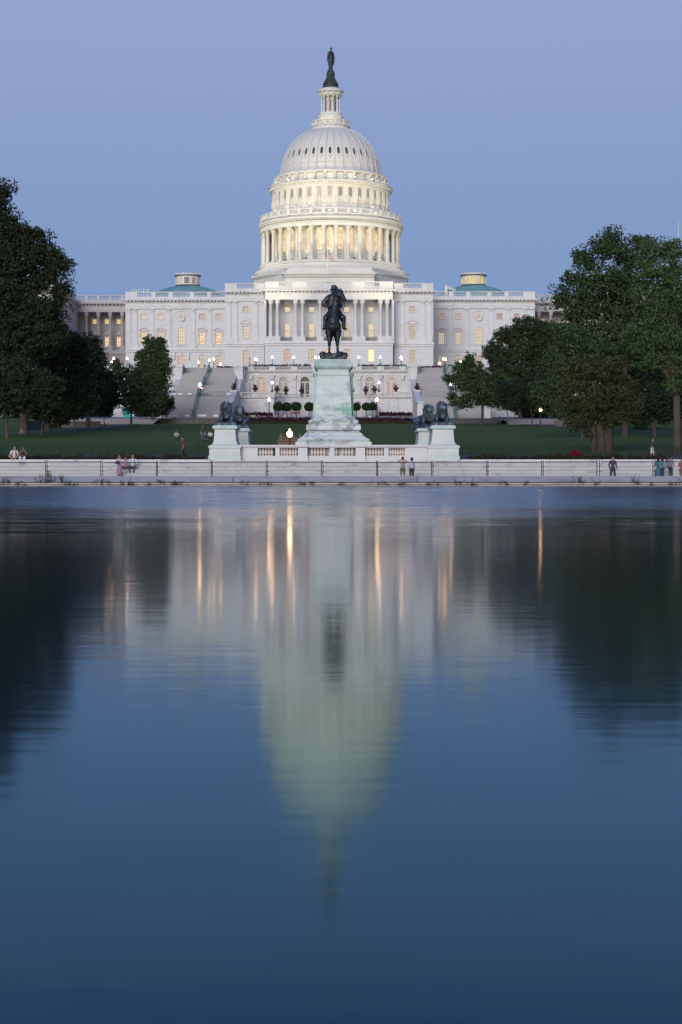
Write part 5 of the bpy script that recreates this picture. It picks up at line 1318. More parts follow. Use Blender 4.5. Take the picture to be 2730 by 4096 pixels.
# ------------------------------------------------------------------ lamps
def lamp(x, y, z, h, label, r=.20, col=None, power=25, base='iron', lit=True, group='globe street lamps', size=1.0):
    root = empty('street_lamp', (x, y, z), 0, label=label, cat='street lamp', group=group)
    m = M['iron'] if base == 'iron' else M['teal']
    mb = MB(); mb.smooth = True
    mb.lathe([(.34*size,0),(.36*size,.15),(.22*size,.3),(.15*size,.5),(.085*size,.75),(.07*size,h*.6),(.055*size,h-r-.25),(.13*size,h-r-.15),(.15*size,h-r-.03)], 12)
    mb.smooth = False; obj('post', mb, m, root)
    mb = MB(); mb.ell((0,0,h), (r,r,r*1.12), n=16, m=10); mb.smooth = False
    mb.lathe([(.02,h+r*1.05),(r*.35,h+r*1.1),(r*.2,h+r*1.4),(.015,h+r*1.9)], 8)
    obj('globe', mb, M['globe'] if lit else M['globe_off'], root, smooth=True)
    return root
def blamp(rx, y, z, h, label, **k): wx, wy = toworld(rx, y); return lamp(wx, wy, z, h, label, **k)
for i, (rx, lit) in enumerate(((-16.9,0),(-11.94,1),(-7.2,1),(-2.4,1),(7.1,1),(11.8,1),(16.4,1))):
    nm = ['unlit globe lamp at the left end of the upper terrace balustrade','lit globe lamp on the upper balustrade, second from left','lit globe lamp on the upper balustrade, third from left','lit globe lamp on the upper balustrade just left of the rider','lit globe lamp on the upper balustrade just right of the rider','lit globe lamp on the upper balustrade, second right of the rider','lit globe lamp at the right end of the upper balustrade'][i]
    blamp(rx, 385.1, 24.7, 2.0, nm, r=.19, base='teal', lit=bool(lit), power=50)
for sx, sy, d, nm in ((1022,1436,395,'lit globe lamp paired behind the left end of the upper balustrade'),(1027,1439,397,'lit globe lamp, right one of the pair behind the left balustrade end'),(1278,1430,400,'lit globe lamp beside the bronze horse plinth'),(1607,1436,396,'lit globe lamp paired behind the right end of the upper balustrade'),
    (795,1450,398,'lit globe lamp at the left top of the left stairs'),(838,1441,388,'tall lit lamp at the head of the left handrail'),(856,1437.5,402,'lit lamp just right of the left handrail head'),(883,1457,404,'short lit lamp beside the left building windows'),
    (1776,1436,402,'lit lamp left of the right handrail head'),(1783,1439,388,'tall lit lamp at the head of the right handrail'),(1758,1454.5,404,'short lit lamp at the right wing base'),(1843,1447.5,404,'lit lamp above the right small tree'),
    (456,1434.5,405,'lit lamp by the awning door of the left corridor'),(448,1448,402,'smaller lit lamp left of the awning door'),(509.5,1434.5,402,'lit lamp in front of the left wing corner')):
    zz = Z(sy, d); lamp(X(sx,d), d, 24.5, zz-24.5, nm, r=.19, power=55)
blamp(-11.4, 372.1, 18.5, 1.95, 'lit lamp on the middle balustrade, left of the rider', r=.19, power=45)
blamp(11.3, 372.1, 18.5, 1.95, 'lit lamp on the middle balustrade, right of the rider', r=.19, power=45)
blamp(-11.6, 362, 12.6, 3.75, 'bright globe lamp on the plaza left of the rider, by the flower bed', r=.27, power=160, size=1.5)
blamp(10.7, 362, 12.6, 3.75, 'bright globe lamp on the plaza right of the rider, by the flower bed', r=.27, power=160, size=1.5)
lamp(X(800,359), 359, 16.8, Z(1539.5,359)-16.8, 'lit lamp on the left stair landing beside a white parasol', r=.26, power=50, base='teal')
lamp(X(1805,359), 359, 16.8, Z(1536,359)-16.8, 'lit lamp on the right stair landing seen through leaves', r=.24, power=50, base='teal')
d = 300; lamp(X(2163,d), d, ter(X(2163,d),d), Z(1639,d)-ter(X(2163,d),d), 'lit lamp glowing among the trees on the right', r=.24, power=60)
d = 342; lamp(X(652,d), d, ter(X(652,d),d), Z(1643,d)-ter(X(652,d),d), 'orange lit lamp under the tree at the left stair foot', r=.22, power=30)
d = 236; lamp(X(101,d), d, ter(X(101,d),d), Z(1654,d)-ter(X(101,d),d), 'orange lamp among the dark trees on the far left', r=.13, power=15)
d = 160; lamp(X(1160,d), d, ter(X(1160,d),d), Z(1736,d)-ter(X(1160,d),d), 'largest brightest globe lamp on the lawn left of the rider pedestal', r=.25, power=60)
# parasol on the landing
mb = MB(); mb.lathe([(1.15,0),(0,.45)], 8); mb.lathe([(1.15,-.02),(1.15,0)], 8); mb.tube([(0,0,-2.0),(0,0,.4)], .04, 6)
wx = X(803,360.5); tag(obj('parasol', mb, M['white'], None, (wx, 360.2, Z(1556,360.5))), label='small white parasol on the left stair landing', cat='parasol')

# ------------------------------------------------------------------ planters, topiary, flower beds
GL = leafmat('topiary_leaf', (.018,.040,.012)); PL = leafmat('palm_leaf', (.07,.085,.045)); RL = leafmat('dark_red_flowers', (.075,.018,.035), .5, 1.2)
PUR = leafmat('purple_foliage', (.040,.016,.030), .6, .9); RED = leafmat('red_foliage', (.036,.020,.015), .7, .6); YEL = leafmat('yellow_green_edging', (.065,.062,.02), .4, .8)
WHT = leafmat('white_flowers', (.32,.31,.31), .4, 2.0); WEED = leafmat('weed_leaf', (.060,.075,.020), .4, 3.0)
def leaves(mb, pts, size, flat=False, up=.0, out=None):
    """small randomly turned leaf quads"""
    pts = np.asarray(pts, float); n = len(pts)
    if n == 0: return
    a = rng.normal(size=(n,3)); a[:,2] += up
    if out is not None: a += out*1.5
    a /= np.linalg.norm(a, axis=1)[:,None]
    b = rng.normal(size=(n,3)); b -= (b*a).sum(1)[:,None]*a; b /= np.linalg.norm(b, axis=1)[:,None]
    c = np.cross(a, b); s = size*rng.uniform(.6, 1.35, n)[:,None]
    V = np.stack([pts-b*s, pts-c*s*.55, pts+b*s, pts+c*s*.55], 1).reshape(-1,3)
    if hasattr(mb, 'acc'): mb.acc.append(V); return
    base = len(mb.v); mb.v += [tuple(v) for v in V.tolist()]
    k = len(mb.f); mb.f += [(base+4*i, base+4*i+1, base+4*i+2, base+4*i+3) for i in range(n)]; mb.m += [mb.mi]*n; mb.sm += [False]*n
pot_m = mat('dark_red_urn', (.075,.025,.03), .2, 2)
um = MB(); um.smooth = True; um.lathe([(0,0),(.32,0),(.34,.08),(.2,.16),(.22,.26),(.42,.5),(.5,.75),(.55,.85),(.52,.9),(.45,.86)], 16); um = um.mesh('urn', pot_m)
def palm(seed):
    r_ = random.Random(seed); mb = MB()
    for i in range(34):
        a = r_.uniform(0, 2*PI); L = r_.uniform(.85,1.3); e = r_.uniform(.35,1.35); P = []
        for k in range(6):
            t = k/5; rr = L*t*math.cos(e)*(1+.3*t); zz = .9+L*1.15*t*math.sin(e)-.45*t*t*L; P.append(Vector((rr*math.cos(a), rr*math.sin(a), zz)))
        u = Vector((-math.sin(a), math.cos(a), 0))
        for k in range(5): w0, w1 = .085*(1-abs(k/5-.45)), .085*(1-abs((k+1)/5-.45)) if k < 4 else .005; mb.quad(P[k]-u*w0, P[k]+u*w0, P[k+1]+u*w1, P[k+1]-u*w1)
    return mb.mesh('palm_fronds', PL)
def flow(seed):
    mb = MB(); r_ = np.random.default_rng(seed); n = 260; a = r_.uniform(0,2*PI,n); rr = .62*np.sqrt(r_.uniform(.1,1,n)); z = .82+r_.uniform(-.12,.22,n)-rr*.15
    leaves(mb, np.stack([rr*np.cos(a), rr*np.sin(a), z],1), .085); return mb.mesh('flowers', RL)
palms = [palm(i) for i in range(3)]; flows = [flow(i) for i in range(2)]
pots = [(-19.1,365,18.4,'on the left stair parapet'),(-15.0,372.1,18.5,'on the left bastion balustrade'),(-10.4,373.2,18.35,'just right of the left bastion lamp'),(-8.6,376.0,18.3,'left of the dark arched window, nearer the lamp'),(-5.3,377.6,18.3,'nearest the rider pedestal on the left'),
        (5.6,377.5,18.3,'half hidden by the rider pedestal'),(8.5,376.1,18.3,'first fully seen right of the rider pedestal'),(10.4,373.6,18.35,'just left of the right bastion lamp'),(14.9,372.1,18.5,'on the right bastion balustrade'),(19.1,365,18.4,'on the right stair parapet')]
for i, (rx, y, z, t) in enumerate(pots):
    wx, wy = toworld(rx, y); r = empty('planter', (wx, wy, z), random.uniform(0,6), label='urn with palm and red flowers, '+t, cat='planter', group='urns with palms on the middle terrace')
    link('urn', um, r); link('palm_fronds', palms[i % 3], r); link('flowers', flows[i % 2], r)
# topiary
def ball(seed, R):
    r_ = np.random.default_rng(seed); mb = MB(); n = 3000
    v = r_.normal(size=(n,3)); v /= np.linalg.norm(v,axis=1)[:,None]; v *= (R*(1-.22*r_.uniform(0,1,n)**2))[:,None]; v[:,2] *= .93; v[:,2] = np.maximum(v[:,2], -R*.7)
    v += np.array([noise.noise(Vector(p*1.5)) for p in v])[:,None]*v*.12
    leaves(mb, v, .13); mb2 = MB(); return mb.mesh('crown', GL)
crowns = [ball(i, 1.05) for i in range(2)]
tk = MB(); tk.tube([(0,0,0),(.03,0,.7),(-.02,.02,1.3),(0,0,2.0)], [.12,.09,.08,.07], 7)
for k in range(4): tk.tube([(0,0,1.2),(.3*math.cos(k*1.6),.3*math.sin(k*1.6),1.9)], [.05,.03], 5)
tk = tk.mesh('trunk', M['bark'])
tl = ['at the left end of the niche','second from left in the niche','third from left in the niche','just left of the rider pedestal','just right of the rider pedestal','second from right in the niche','at the right end of the niche']
for i, (rx, y) in enumerate(((-10.0,369.5),(-8.3,371),(-6.2,370),(-3.5,371),(6.5,371),(8.6,370),(10.0,369.5))):
    wx, wy = toworld(rx, y); r = empty('topiary_tree', (wx, wy, 13.0), random.uniform(0,6), label='clipped round ball tree '+tl[i], cat='tree', group='clipped ball trees in the niche')
    link('trunk', tk, r); o = link('crown', crowns[i % 2], r, (0,0,2.25)); o.scale = (1,1,1) if i < 4 else (.88,.88,.9)
def bed(nm, x0, x1, y0, y1, h, m, size, dens, label=None, loc=None, zf=ter, rot=True, spike=.3):
    n = int((x1-x0)*(y1-y0)*dens); xs = rng.uniform(x0,x1,n); ys_ = rng.uniform(y0,y1,n)
    pts = []
    for x, y in zip(xs, ys_):
        if rot: wx, wy = toworld(x, y)
        else: wx, wy = x, y
        hh = h*(1-spike+spike*2*abs(noise.noise(Vector((wx*1.3, wy*1.3, 3)))))
        pts.append((wx, wy, zf(wx, wy)+random.random()**.7*hh))
    mb = MB(); leaves(mb, pts, size, up=.2); return tag(obj(nm, mb, m), kind='stuff')
F0 = 352.0
for s in (-1, 1):
    a, b = sorted((s*11.3, s*18.2))
    bed('purple_flower_bed', a, b, 369.6, 371.6, 1.15, PUR, .16, 150); bed('white_flower_edging', a, b, 368.6, 369.5, .35, WHT, .10, 110)
bed('purple_hedge', -16.6, 17.9, 337.2, 339.4, 1.15, PUR, .17, 110); bed('yellow_edging', -15.8, 17.9, 335.4, 337.0, .5, YEL, .14, 80)
up = lambda x, y: 24.5
bed('terrace_flowers', -16.6, -3.5, 387.0, 388.2, 1.0, GL, .17, 60, zf=up); bed('terrace_flowers', 7.5, 18.0, 387.0, 388.2, .95, GL, .17, 60, zf=up)
bed('terrace_red_flowers', -16.6, -3.5, 387.0, 388.2, .95, RL, .13, 9, zf=up); bed('terrace_red_flowers', 7.5, 18.0, 387.0, 388.2, .95, RL, .13, 9, zf=up)
bed('purple_terrace_bed', -24.6, -19.8, 390.0, 391.4, .75, PUR, .15, 90, zf=up); bed('purple_terrace_bed', 20.0, 26, 390.0, 391.4, .75, PUR, .15, 90, zf=up)
bedz = lambda x, y: 1.84
bed('red_flower_bed', -27.5, -9.6, 128.8, 130.4, .42, RED, .062, 330, rot=False, spike=.6, zf=bedz); bed('red_flower_bed', 9.9, 24.6, 128.8, 130.4, .45, RED, .062, 330, rot=False, spike=.6, zf=bedz)
bed('green_bed_foliage', -27.5, -9.6, 128.6, 130.4, .34, leafmat('bed_green',(.03,.035,.015)), .05, 110, rot=False, spike=.7, zf=bedz); bed('green_bed_foliage', 9.9, 24.6, 128.6, 130.4, .36, GL, .05, 90, rot=False, spike=.7, zf=bedz)
# red bush behind the steps on the right
r = empty('red_bush', (X(2302,131), 131, ter(X(2302,131),131)), 0, label='rounded bright red flowering bush behind the right marble steps', cat='bush')
v = rng.normal(size=(900,3)); v /= np.linalg.norm(v,axis=1)[:,None]; v *= np.array([.62,.5,.42])*rng.uniform(.6,1,900)[:,None]; v[:,2] += .5
mb = MB(); leaves(mb, v, .07); obj('flowers', mb, leafmat('bright_red_flowers',(.14,.008,.02),.4,3), r)
mb = MB()
for k in range(9): a = k*.7; mb.tube([(0,0,0),(.15*math.cos(a),.15*math.sin(a),.25),(.35*math.cos(a),.3*math.sin(a),.6)], [.02,.015,.008], 5)
obj('stems', mb, M['bark'], r)
r = empty('green_bush', (X(1078,158), 158, ter(X(1078,158),158)-.1), 0, label='dark green bush beside the brown stone springhouse', cat='bush')
v = rng.normal(size=(1200,3)); v /= np.linalg.norm(v,axis=1)[:,None]; v *= np.array([.75,.5,.5])*rng.uniform(.6,1,1200)[:,None]; v[:,2] += .35
mb = MB(); leaves(mb, v, .09); obj('leaves', mb, GL, r)
mb = MB()
for k in range(9): a = k*.7; mb.tube([(0,0,-.1),(.15*math.cos(a),.15*math.sin(a),.25),(.45*math.cos(a),.3*math.sin(a),.55)], [.02,.015,.008], 5)
obj('stems', mb, M['bark'], r)

# low dark walls round the lawn top
for x0, x1, l in ((-37,-17.6,'left'),(18.6,32,'right')):
    mb = MB(); mb.box(x0, x1, 337.6, 338.6, 9.8, 11.65); mb.box(x0-.05, x1+.05, 337.5, 338.7, 11.65, 11.78)
    tag(obj('low_wall', mb, M['lowwall']), label='low dark stone wall along the lawn top on the %s' % l, cat='wall')
mb = MB(); mb.box(-46.5, -38.4, 290, 290.8, 6.5, 9.55); mb.box(-46.5, -45.7, 262, 290, 5.0, 9.0); mb.box(-46.6,-38.3,289.9,290.9,9.55,9.7)
tag(obj('low_wall', mb, M['lowwall']), label='low stone wall corner by the left path among trees', cat='wall')
mb = MB(); mb.box(38.4, 44, 300, 300.8, 7, 10.0); mb.box(38.3,44.1,299.9,300.9,10.0,10.15)
tag(obj('low_wall', mb, M['lowwall']), label='low stone wall corner by the lamp on the right path', cat='wall')
for s, l in ((-1,'left'),(1,'right')):
    mb = MB()
    for k in range(6): mb.box(min(s*33,s*52), max(s*33,s*52), 325+k*1.9, 340, 8.5, 10.6+k*.19)
    tag(obj('side_steps', mb, M['pavement']), label='broad low grey steps beside the %s lawn top' % l, cat='steps')
# brown stone springhouse with pediments
d = 164; kz = d/7000; zb = ter(X(1170,d), d)-.2
r = empty('springhouse', (X(1172,d), d, zb), 0, label='brown sandstone springhouse with gabled top, half hidden behind the pedestal', cat='building')
def sx_(v): return (v-1172)*kz
def szz(v): return Z(v, d)-zb
mb = MB(); mb.box(sx_(1112), sx_(1236), 0, 2.6, 0, szz(1767)); mb.box(sx_(1109), sx_(1239), -.1, 2.7, szz(1767), szz(1763)); mb.prism([(sx_(1109), szz(1763)), (sx_(1136), szz(1763)), (sx_(1136), szz(1750)), (sx_(1119), szz(1753))], 0, 2.5)
mb.prism([(sx_(1208), szz(1763)), (sx_(1236), szz(1763)), (sx_(1226), szz(1753)), (sx_(1208), szz(1750))], 0, 2.5); mb.box(sx_(1134), sx_(1210), .1, 2.4, szz(1763), szz(1758)); obj('wall', mb, M['sand'], r)
mb = MB(); mb.prism([(sx_(1134), szz(1758)), (sx_(1192), szz(1758)), (sx_(1163), szz(1739))], .05, 2.4)
for a, b in (((1132,1756),(1163,1736)),((1194,1756),(1163,1736))): mb.tube([(sx_(a[0]), -.02, szz(a[1])), (sx_(b[0]), -.02, szz(b[1]))], .06, 4)
obj('roof', mb, M['sand'], r)
for c in (1126, 1202):
    mb = MB(); mb.box(sx_(c-7), sx_(c+7), -.05, .4, szz(1763), szz(1749)); mb.box(sx_(c-9), sx_(c+9), -.1, .45, szz(1749), szz(1746)); mb.box(sx_(c-5), sx_(c+5), 0, .35, szz(1746), szz(1740)); mb.ell((sx_(c), .18, szz(1738)), (.1,.1,.1)); obj('chimney', mb, M['sand'], r)

# portable toilet and cone
d = 362; r = empty('portable_toilet', (X(507,d), d, ter(0,d)), .15, label='turquoise portable toilet under the trees on the left', cat='portable toilet')
tq = mat('turquoise_plastic', (.02,.30,.27), .08, 1, rough=.5)
mb = MB(); mb.box(-.65,.65,-.65,.65,.1,2.15); mb.box(-.7,.7,-.7,.7,0,.1); obj('cabin', mb, tq, r)
mb = MB(); mb.smooth = False; mb.frustum(0,0,2.15,2.45,.7,.7,.45,.6); obj('roof', mb, mat('pale_roof_plastic',(.35,.5,.48),.05,1), r)
mb = MB(); mb.box(-.45,.45,-.69,-.655,.2,2.05); mb.box(-.2,.2,-.71,-.695,1.35,1.7); obj('door', mb, mat('turquoise_door', (.03,.36,.32), .05, 1), r)
d = 352; mb = MB(); mb.box(-.22,.22,-.22,.22,0,.05); mb.lathe([(.17,.05),(.04,.72),(0,.73)], 12)
tag(obj('traffic_cone', mb, mat('cone_orange',(.65,.10,.04),.05,2), None, (X(1999,d), d, ter(X(1999,d),d)+.05)), label='orange traffic cone on the paving at the right', cat='traffic cone')
# distant flagpole on the far right
fd = 470; mb = MB(); mb.tube([(0,0,0),(0,0,Z(893,fd)-13.2)], [.14,.07], 6); mb.ell((0,0,Z(893,fd)-13.2+.1),(.18,.18,.18),n=8,m=5)
tag(obj('flagpole', mb, M['dome'], None, (X(2714.5,fd), fd, 13.2)), label='bare white flagpole above the trees at the far right', cat='flagpole')
# ------------------------------------------------------------------ trees
LM = {'dark': leafmat('dark_tree_leaf', (.020,.030,.013)), 'deep': leafmat('deep_green_leaf', (.016,.027,.015)), 'mid': leafmat('mid_green_leaf', (.036,.062,.024)),
      'olive': leafmat('olive_brown_leaf', (.042,.052,.020)), 'fresh': leafmat('fresh_green_leaf', (.048,.085,.028)), 'brown': leafmat('dull_brown_green_leaf', (.032,.045,.020))}
def tree(kind, label, d, tx, ty, ells, lm, trunk_w, leaf=None, cover=6.0, bark='bark', split=None, droop=0.0, group=None, seed=0, clump=None):
    """ells: crown lobes (sx, sy, rx, ry) as seen, placed at depth d; tx,ty foot of the trunk as seen (ty None = stands on the ground)"""
    R = np.random.default_rng(seed+11); rr = random.Random(seed)
    k = F/d; bx, bz_ = X(tx, d), ter(X(tx, d), d)-.15
    root = empty(kind, (bx, d, bz_), 0, label=label, cat='tree', group=group)
    s = leaf or max(.16, 2.2*4/k/4*1.0/1.0*.5*2)
    s *= .64
    mb = MB(); mb.acc = []; E = []
    for i, (ex, ey, rx, ry) in enumerate(ells):
        c = np.array([X(ex, d)-bx, R.uniform(-.25,.25)*rx/k, Z(ey, d)-bz_]); r3 = np.array([rx/k, rx/k*.8, ry/k]); E.append((c, r3))
    for c, r3 in E:
        area = PI*r3[0]*r3[2]; n = int(cover*area/(1.1*s*s)); rc = clump or max(.5, min(1.7, r3.min()*.38))
        nc = max(6, int(2.4*area/(rc*rc)))
        v = R.normal(size=(nc,3)); v /= np.linalg.norm(v,axis=1)[:,None]
        cen = c + v*r3*(R.uniform(.50,1.16,nc)**.75)[:,None]
        cr = rc*R.uniform(.55,1.25,nc)
        m = int(n*.82); pick = R.integers(0, nc, m)
        w = R.normal(size=(m,3)); w /= np.linalg.norm(w,axis=1)[:,None]; w *= (R.uniform(.25,1.0,m)**.5)[:,None]
        w[:,2] *= .62; P = cen[pick]+w*cr[pick][:,None]; P[:,2] -= droop*np.abs(w[:,0])*cr[pick]
        leaves(mb, P, s, up=.35, out=w)
        m2 = n-m; w = R.normal(size=(m2,3)); w /= np.linalg.norm(w,axis=1)[:,None]; w *= (R.uniform(0,1,m2)**.45)[:,None]
        leaves(mb, c+w*r3*.82, s*1.6, out=w)
    V = np.concatenate(mb.acc); q_ = len(V)//4; me = bpy.data.meshes.new('crown'); me.vertices.add(len(V)); me.vertices.foreach_set('co', V.astype(np.float32).ravel())
    me.loops.add(len(V)); me.loops.foreach_set('vertex_index', np.arange(len(V), dtype=np.int32)); me.polygons.add(q_); me.polygons.foreach_set('loop_start', np.arange(0, len(V), 4, dtype=np.int32)); me.update(calc_edges=True)
    me.materials.append(LM[lm]); link('crown', me, root)
    tb = MB(); tb.smooth = True; r0 = trunk_w/2/k
    top = max(E, key=lambda e: e[0][2]); low = min(e[0][2]-e[1][2] for e in E)
    H = max(low+.5, 1.2) if split is None else split
    fork = Vector((rr.uniform(-.2,.2), 0, H))
    tb.tube([(0,0,-.3),(0,0,.15),(.02,0,.5),fork*.5+Vector((.05,0,0)),fork], [r0*1.7,r0*1.3,r0*1.05,r0*.95,r0*.85], 12)
    for i, (c, r3) in enumerate(sorted(E, key=lambda e: -e[1][0]*e[1][2])[:9]):
        e = Vector(c.tolist())+Vector((0,0,r3[2]*.15)); mid = fork.lerp(e, .5)+Vector((rr.uniform(-.3,.3), rr.uniform(-.3,.3), .08*(e-fork).length))
        rb = r0*.62*(1-.05*i); tb.tube([fork-Vector((0,0,.2)), fork.lerp(mid,.5)+Vector((0,0,.1)), mid, e], [rb, rb*.8, rb*.55, rb*.12], 8)
        for q in range(5):
            a = rr.uniform(0, 2*PI); t = rr.uniform(.4,.9); p = mid.lerp(e, t) if t > .5 else fork.lerp(mid, t*2*.9)
            tip = Vector((c[0]+r3[0]*.85*math.cos(a), c[1]+r3[1]*.7*math.sin(a), c[2]+r3[2]*rr.uniform(-.6,.8)))
            tb.tube([p, p.lerp(tip,.5)+Vector((0,0,.15)), tip], [rb*.35, rb*.2, rb*.05], 6)
    obj('trunk', tb, M[bark], root)
    return root
# left side
tree('tree', 'tallest dark tree at the left edge, leaning branches against the sky', 236, 97, 0,
  [(10,790,52,55),(-40,900,90,110),(30,905,62,70),(100,950,68,48),(150,935,40,28),(60,1020,110,90),(170,1010,72,58),(220,1040,50,45),(252,1068,30,30),(120,1120,110,70),(-60,1150,120,160),(30,1230,120,110),(255,1150,28,38),(190,1100,60,32),(225,1162,40,18),(150,1240,95,80),(200,1215,45,28),(258,1165,24,20),(205,1262,35,25),(100,1340,140,90),(-40,1400,120,120),(190,1330,75,60)], 'dark', 34, leaf=.30, cover=5.2, seed=1, clump=1.5)
tree('tree', 'dense dark tree below the tallest one, hiding the left wing', 262, 190, 0, [(235,1200,28,30),(200,1320,55,45),(290,1375,45,40),(230,1400,100,90),(130,1450,130,100),(300,1400,60,70),(285,1500,80,90),(200,1560,110,80)], 'deep', 26, leaf=.30, cover=5.2, seed=2)
tree('tree', 'dark pointed tree in front of the left corridor columns', 285, 353, 0, [(352,1385,52,50),(385,1420,30,45),(340,1460,75,80),(380,1530,55,60),(330,1580,80,70)], 'deep', 18, leaf=.28, cover=5.2, seed=3)
tree('young_tree', 'foremost small tree on the left with a forked trunk', 211, 28, 0, [(20,1500,120,90),(-40,1560,90,90),(80,1560,75,80),(30,1610,90,60)], 'dark', 12, leaf=.26, cover=5.2, seed=4, bark='bark_pale')
tree('young_tree', 'small round tree with a thin stem, second of the path trees', 232, 166, 0, [(160,1560,85,80),(166,1640,55,50),(120,1610,45,50),(210,1620,45,45)], 'dark', 5, leaf=.26, cover=5.2, seed=5, bark='bark_pale')
tree('young_tree', 'low bushy tree with branches hanging to the path wall', 262, 240, 0, [(245,1590,60,60),(240,1650,38,50),(225,1690,20,22),(262,1670,28,28)], 'dark', 5, leaf=.26, cover=5.2, seed=6, bark='bark_pale')
tree('young_tree', 'small tree with a thin stem, third along the left path', 256, 301, 0, [(310,1560,60,60),(302,1640,40,42),(340,1600,45,50)], 'dark', 4.5, leaf=.26, cover=5.2, seed=7, bark='bark_pale')
tree('young_tree', 'small tree with a thin stem, fourth along the left path', 296, 418, 0, [(400,1500,45,50),(420,1560,55,55),(418,1640,32,35),(450,1600,30,35)], 'deep', 4, leaf=.28, cover=5.2, seed=8, bark='bark_pale')
tree('tree', 'broad loose tree with a stout trunk left of the stairs', 300, 525, 0, [(450,1510,52,40),(520,1500,55,48),(490,1570,80,55),(570,1560,60,55),(540,1620,65,38),(430,1600,40,48),(600,1620,35,38),(465,1460,28,24),(418,1440,14,34)], 'mid', 9, leaf=.26, cover=4.0, seed=9, bark='bark_pale', split=4.0)
tree('conical_tree', 'dense egg shaped tree in front of the left wing windows', 332, 612, 0, [(602,1370,28,30),(640,1372,26,26),(612,1420,62,52),(640,1470,50,60),(580,1500,42,60),(625,1540,62,60),(605,1600,66,60)], 'mid', 9, leaf=.25, cover=6.3, seed=10)
tree('young_tree', 'small spreading tree at the foot of the left stairs', 335, 640, 0, [(650,1600,40,34),(672,1618,28,18),(640,1640,45,28),(690,1600,14,10)], 'dark', 3.5, leaf=.24, cover=4.5, seed=11, bark='bark_pale')
# right side
tree('tree', 'small spreading tree with a straight trunk right of the stairs', 318, 1930, 0, [(1880,1440,26,30),(1845,1470,42,30),(1795,1512,26,20),(1900,1490,52,42),(1860,1530,60,45),(1810,1590,24,20),(1920,1560,72,55),(1850,1610,50,30),(1990,1540,60,60),(1960,1600,60,32),(1880,1455,18,20)], 'mid', 10, leaf=.24, cover=4.2, seed=12, split=4.6)
tree('tree', 'broad dark domed tree in front of the right wing', 345, 2080, 0, [(1975,1395,42,36),(2040,1345,60,45),(2120,1310,70,45),(2200,1340,70,60),(2000,1440,65,50),(2100,1400,90,60),(2190,1430,80,70),(2060,1500,100,70),(2180,1530,100,70),(1990,1510,60,55),(2080,1590,100,55)], 'brown', 18, leaf=.28, cover=6.0, seed=13)
tree('tree', 'short dark tree between the small spreading tree and the big ones', 305, 2129, 0, [(2100,1560,70,55),(2160,1590,70,50),(2050,1600,50,40)], 'deep', 5, leaf=.26, cover=4.9, seed=14)
tree('young_tree', 'thin stemmed young tree beside the right lawn wall', 300, 2028, 0, [(2030,1590,45,45),(2010,1555,35,35),(2050,1620,30,25)], 'deep', 3.5, leaf=.24, cover=4.9, seed=15, bark='bark_pale')
tree('tree', 'tallest broad tree on the right against the sky', 215, 2500, 0, [(2460,950,55,32),(2560,975,45,30),(2410,1000,60,45),(2500,1020,90,60),(2340,1040,55,45),(2290,1110,45,40),(2400,1120,100,70),(2240,1200,38,42),(2300,1220,70,60),(2420,1230,110,70),(2520,1150,90,70),(2560,1250,80,80),(2300,1320,80,60),(2420,1350,110,70),(2350,1430,90,60),(2540,1380,90,80),(2590,950,16,14)], 'mid', 24, leaf=.28, cover=4.7, seed=16, clump=1.35)
tree('tree', 'green tree at the right edge with a tall forked trunk', 152, 2707, 0, [(2620,1010,60,40),(2690,1000,60,50),(2570,1050,50,35),(2650,1090,100,60),(2590,1170,60,40),(2700,1180,90,80),(2650,1270,60,40),(2620,1300,90,40),(2540,1330,55,28),(2600,1370,85,45),(2690,1360,90,60),(2650,1440,80,45),(2720,1470,60,60),(2700,1540,40,40)], 'fresh', 30, leaf=.17, cover=3.7, seed=17, clump=.72, split=5.2, bark='bark_pale')
tree('tree', 'olive brown tree with three thick trunks on the right lawn edge', 156, 2405, 0, [(2400,1480,110,60),(2330,1540,80,60),(2470,1540,80,60),(2280,1470,60,45),(2390,1600,120,60),(2490,1630,60,50),(2330,1660,70,50),(2440,1680,60,40),(2270,1600,40,45),(2290,1700,30,30),(2360,1730,35,18),(2540,1600,30,40)], 'olive', 34, leaf=.155, cover=4.9, seed=18, clump=.62, split=2.9)
for i, (x_, w_) in enumerate(((2378,26),(2432,42))):
    # extra stems of the three-trunked tree, parts of that tree
    root = [o for o in bpy.data.objects if o.get('label') == 'olive brown tree with three thick trunks on the right lawn edge'][0]
    k = F/156; tb = MB(); tb.smooth = True; r0 = w_/2/k; dx = (x_-2405)/k
    tb.tube([(dx,.2+.3*i,-.3),(dx,.2+.3*i,.3),(dx*1.1,.3*i,1.6),(dx*1.4,.2,3.4),(dx*2.5,.3,6.5)], [r0*1.4,r0*1.1,r0,r0*.9,r0*.3], 12); obj('trunk', tb, M['bark'], root)
tree('tree', 'green tree behind the olive brown one, by the right lamp', 210, 2330, 0, [(2290,1370,70,60),(2240,1450,60,60),(2380,1400,80,60),(2220,1540,60,60),(2160,1560,45,50),(2190,1610,55,45),(2300,1500,80,70),(2240,1640,50,35)], 'mid', 12, leaf=.24, cover=4.4, seed=19)
tree('tree', 'dark background tree on the right between the big trunks', 262, 2540, 0, [(2500,1480,90,80),(2590,1480,80,90),(2560,1590,100,80),(2480,1640,80,60),(2660,1560,70,80),(2650,1650,60,50),(2560,1690,40,40)], 'deep', 14, leaf=.28, cover=4.9, seed=20)
tree('young_tree', 'small tree on the far right lawn beyond the olive one', 212, 2618, 0, [(2620,1600,70,60),(2600,1650,60,40),(2700,1620,60,60),(2660,1660,40,30)], 'deep', 16, leaf=.24, cover=4.5, seed=21)
tree('tree', 'dark background tree filling the far right edge', 330, 2700, 0, [(2690,1300,90,140),(2700,1480,90,130),(2620,1400,70,110)], 'deep', 16, leaf=.34, cover=5.2, seed=22)
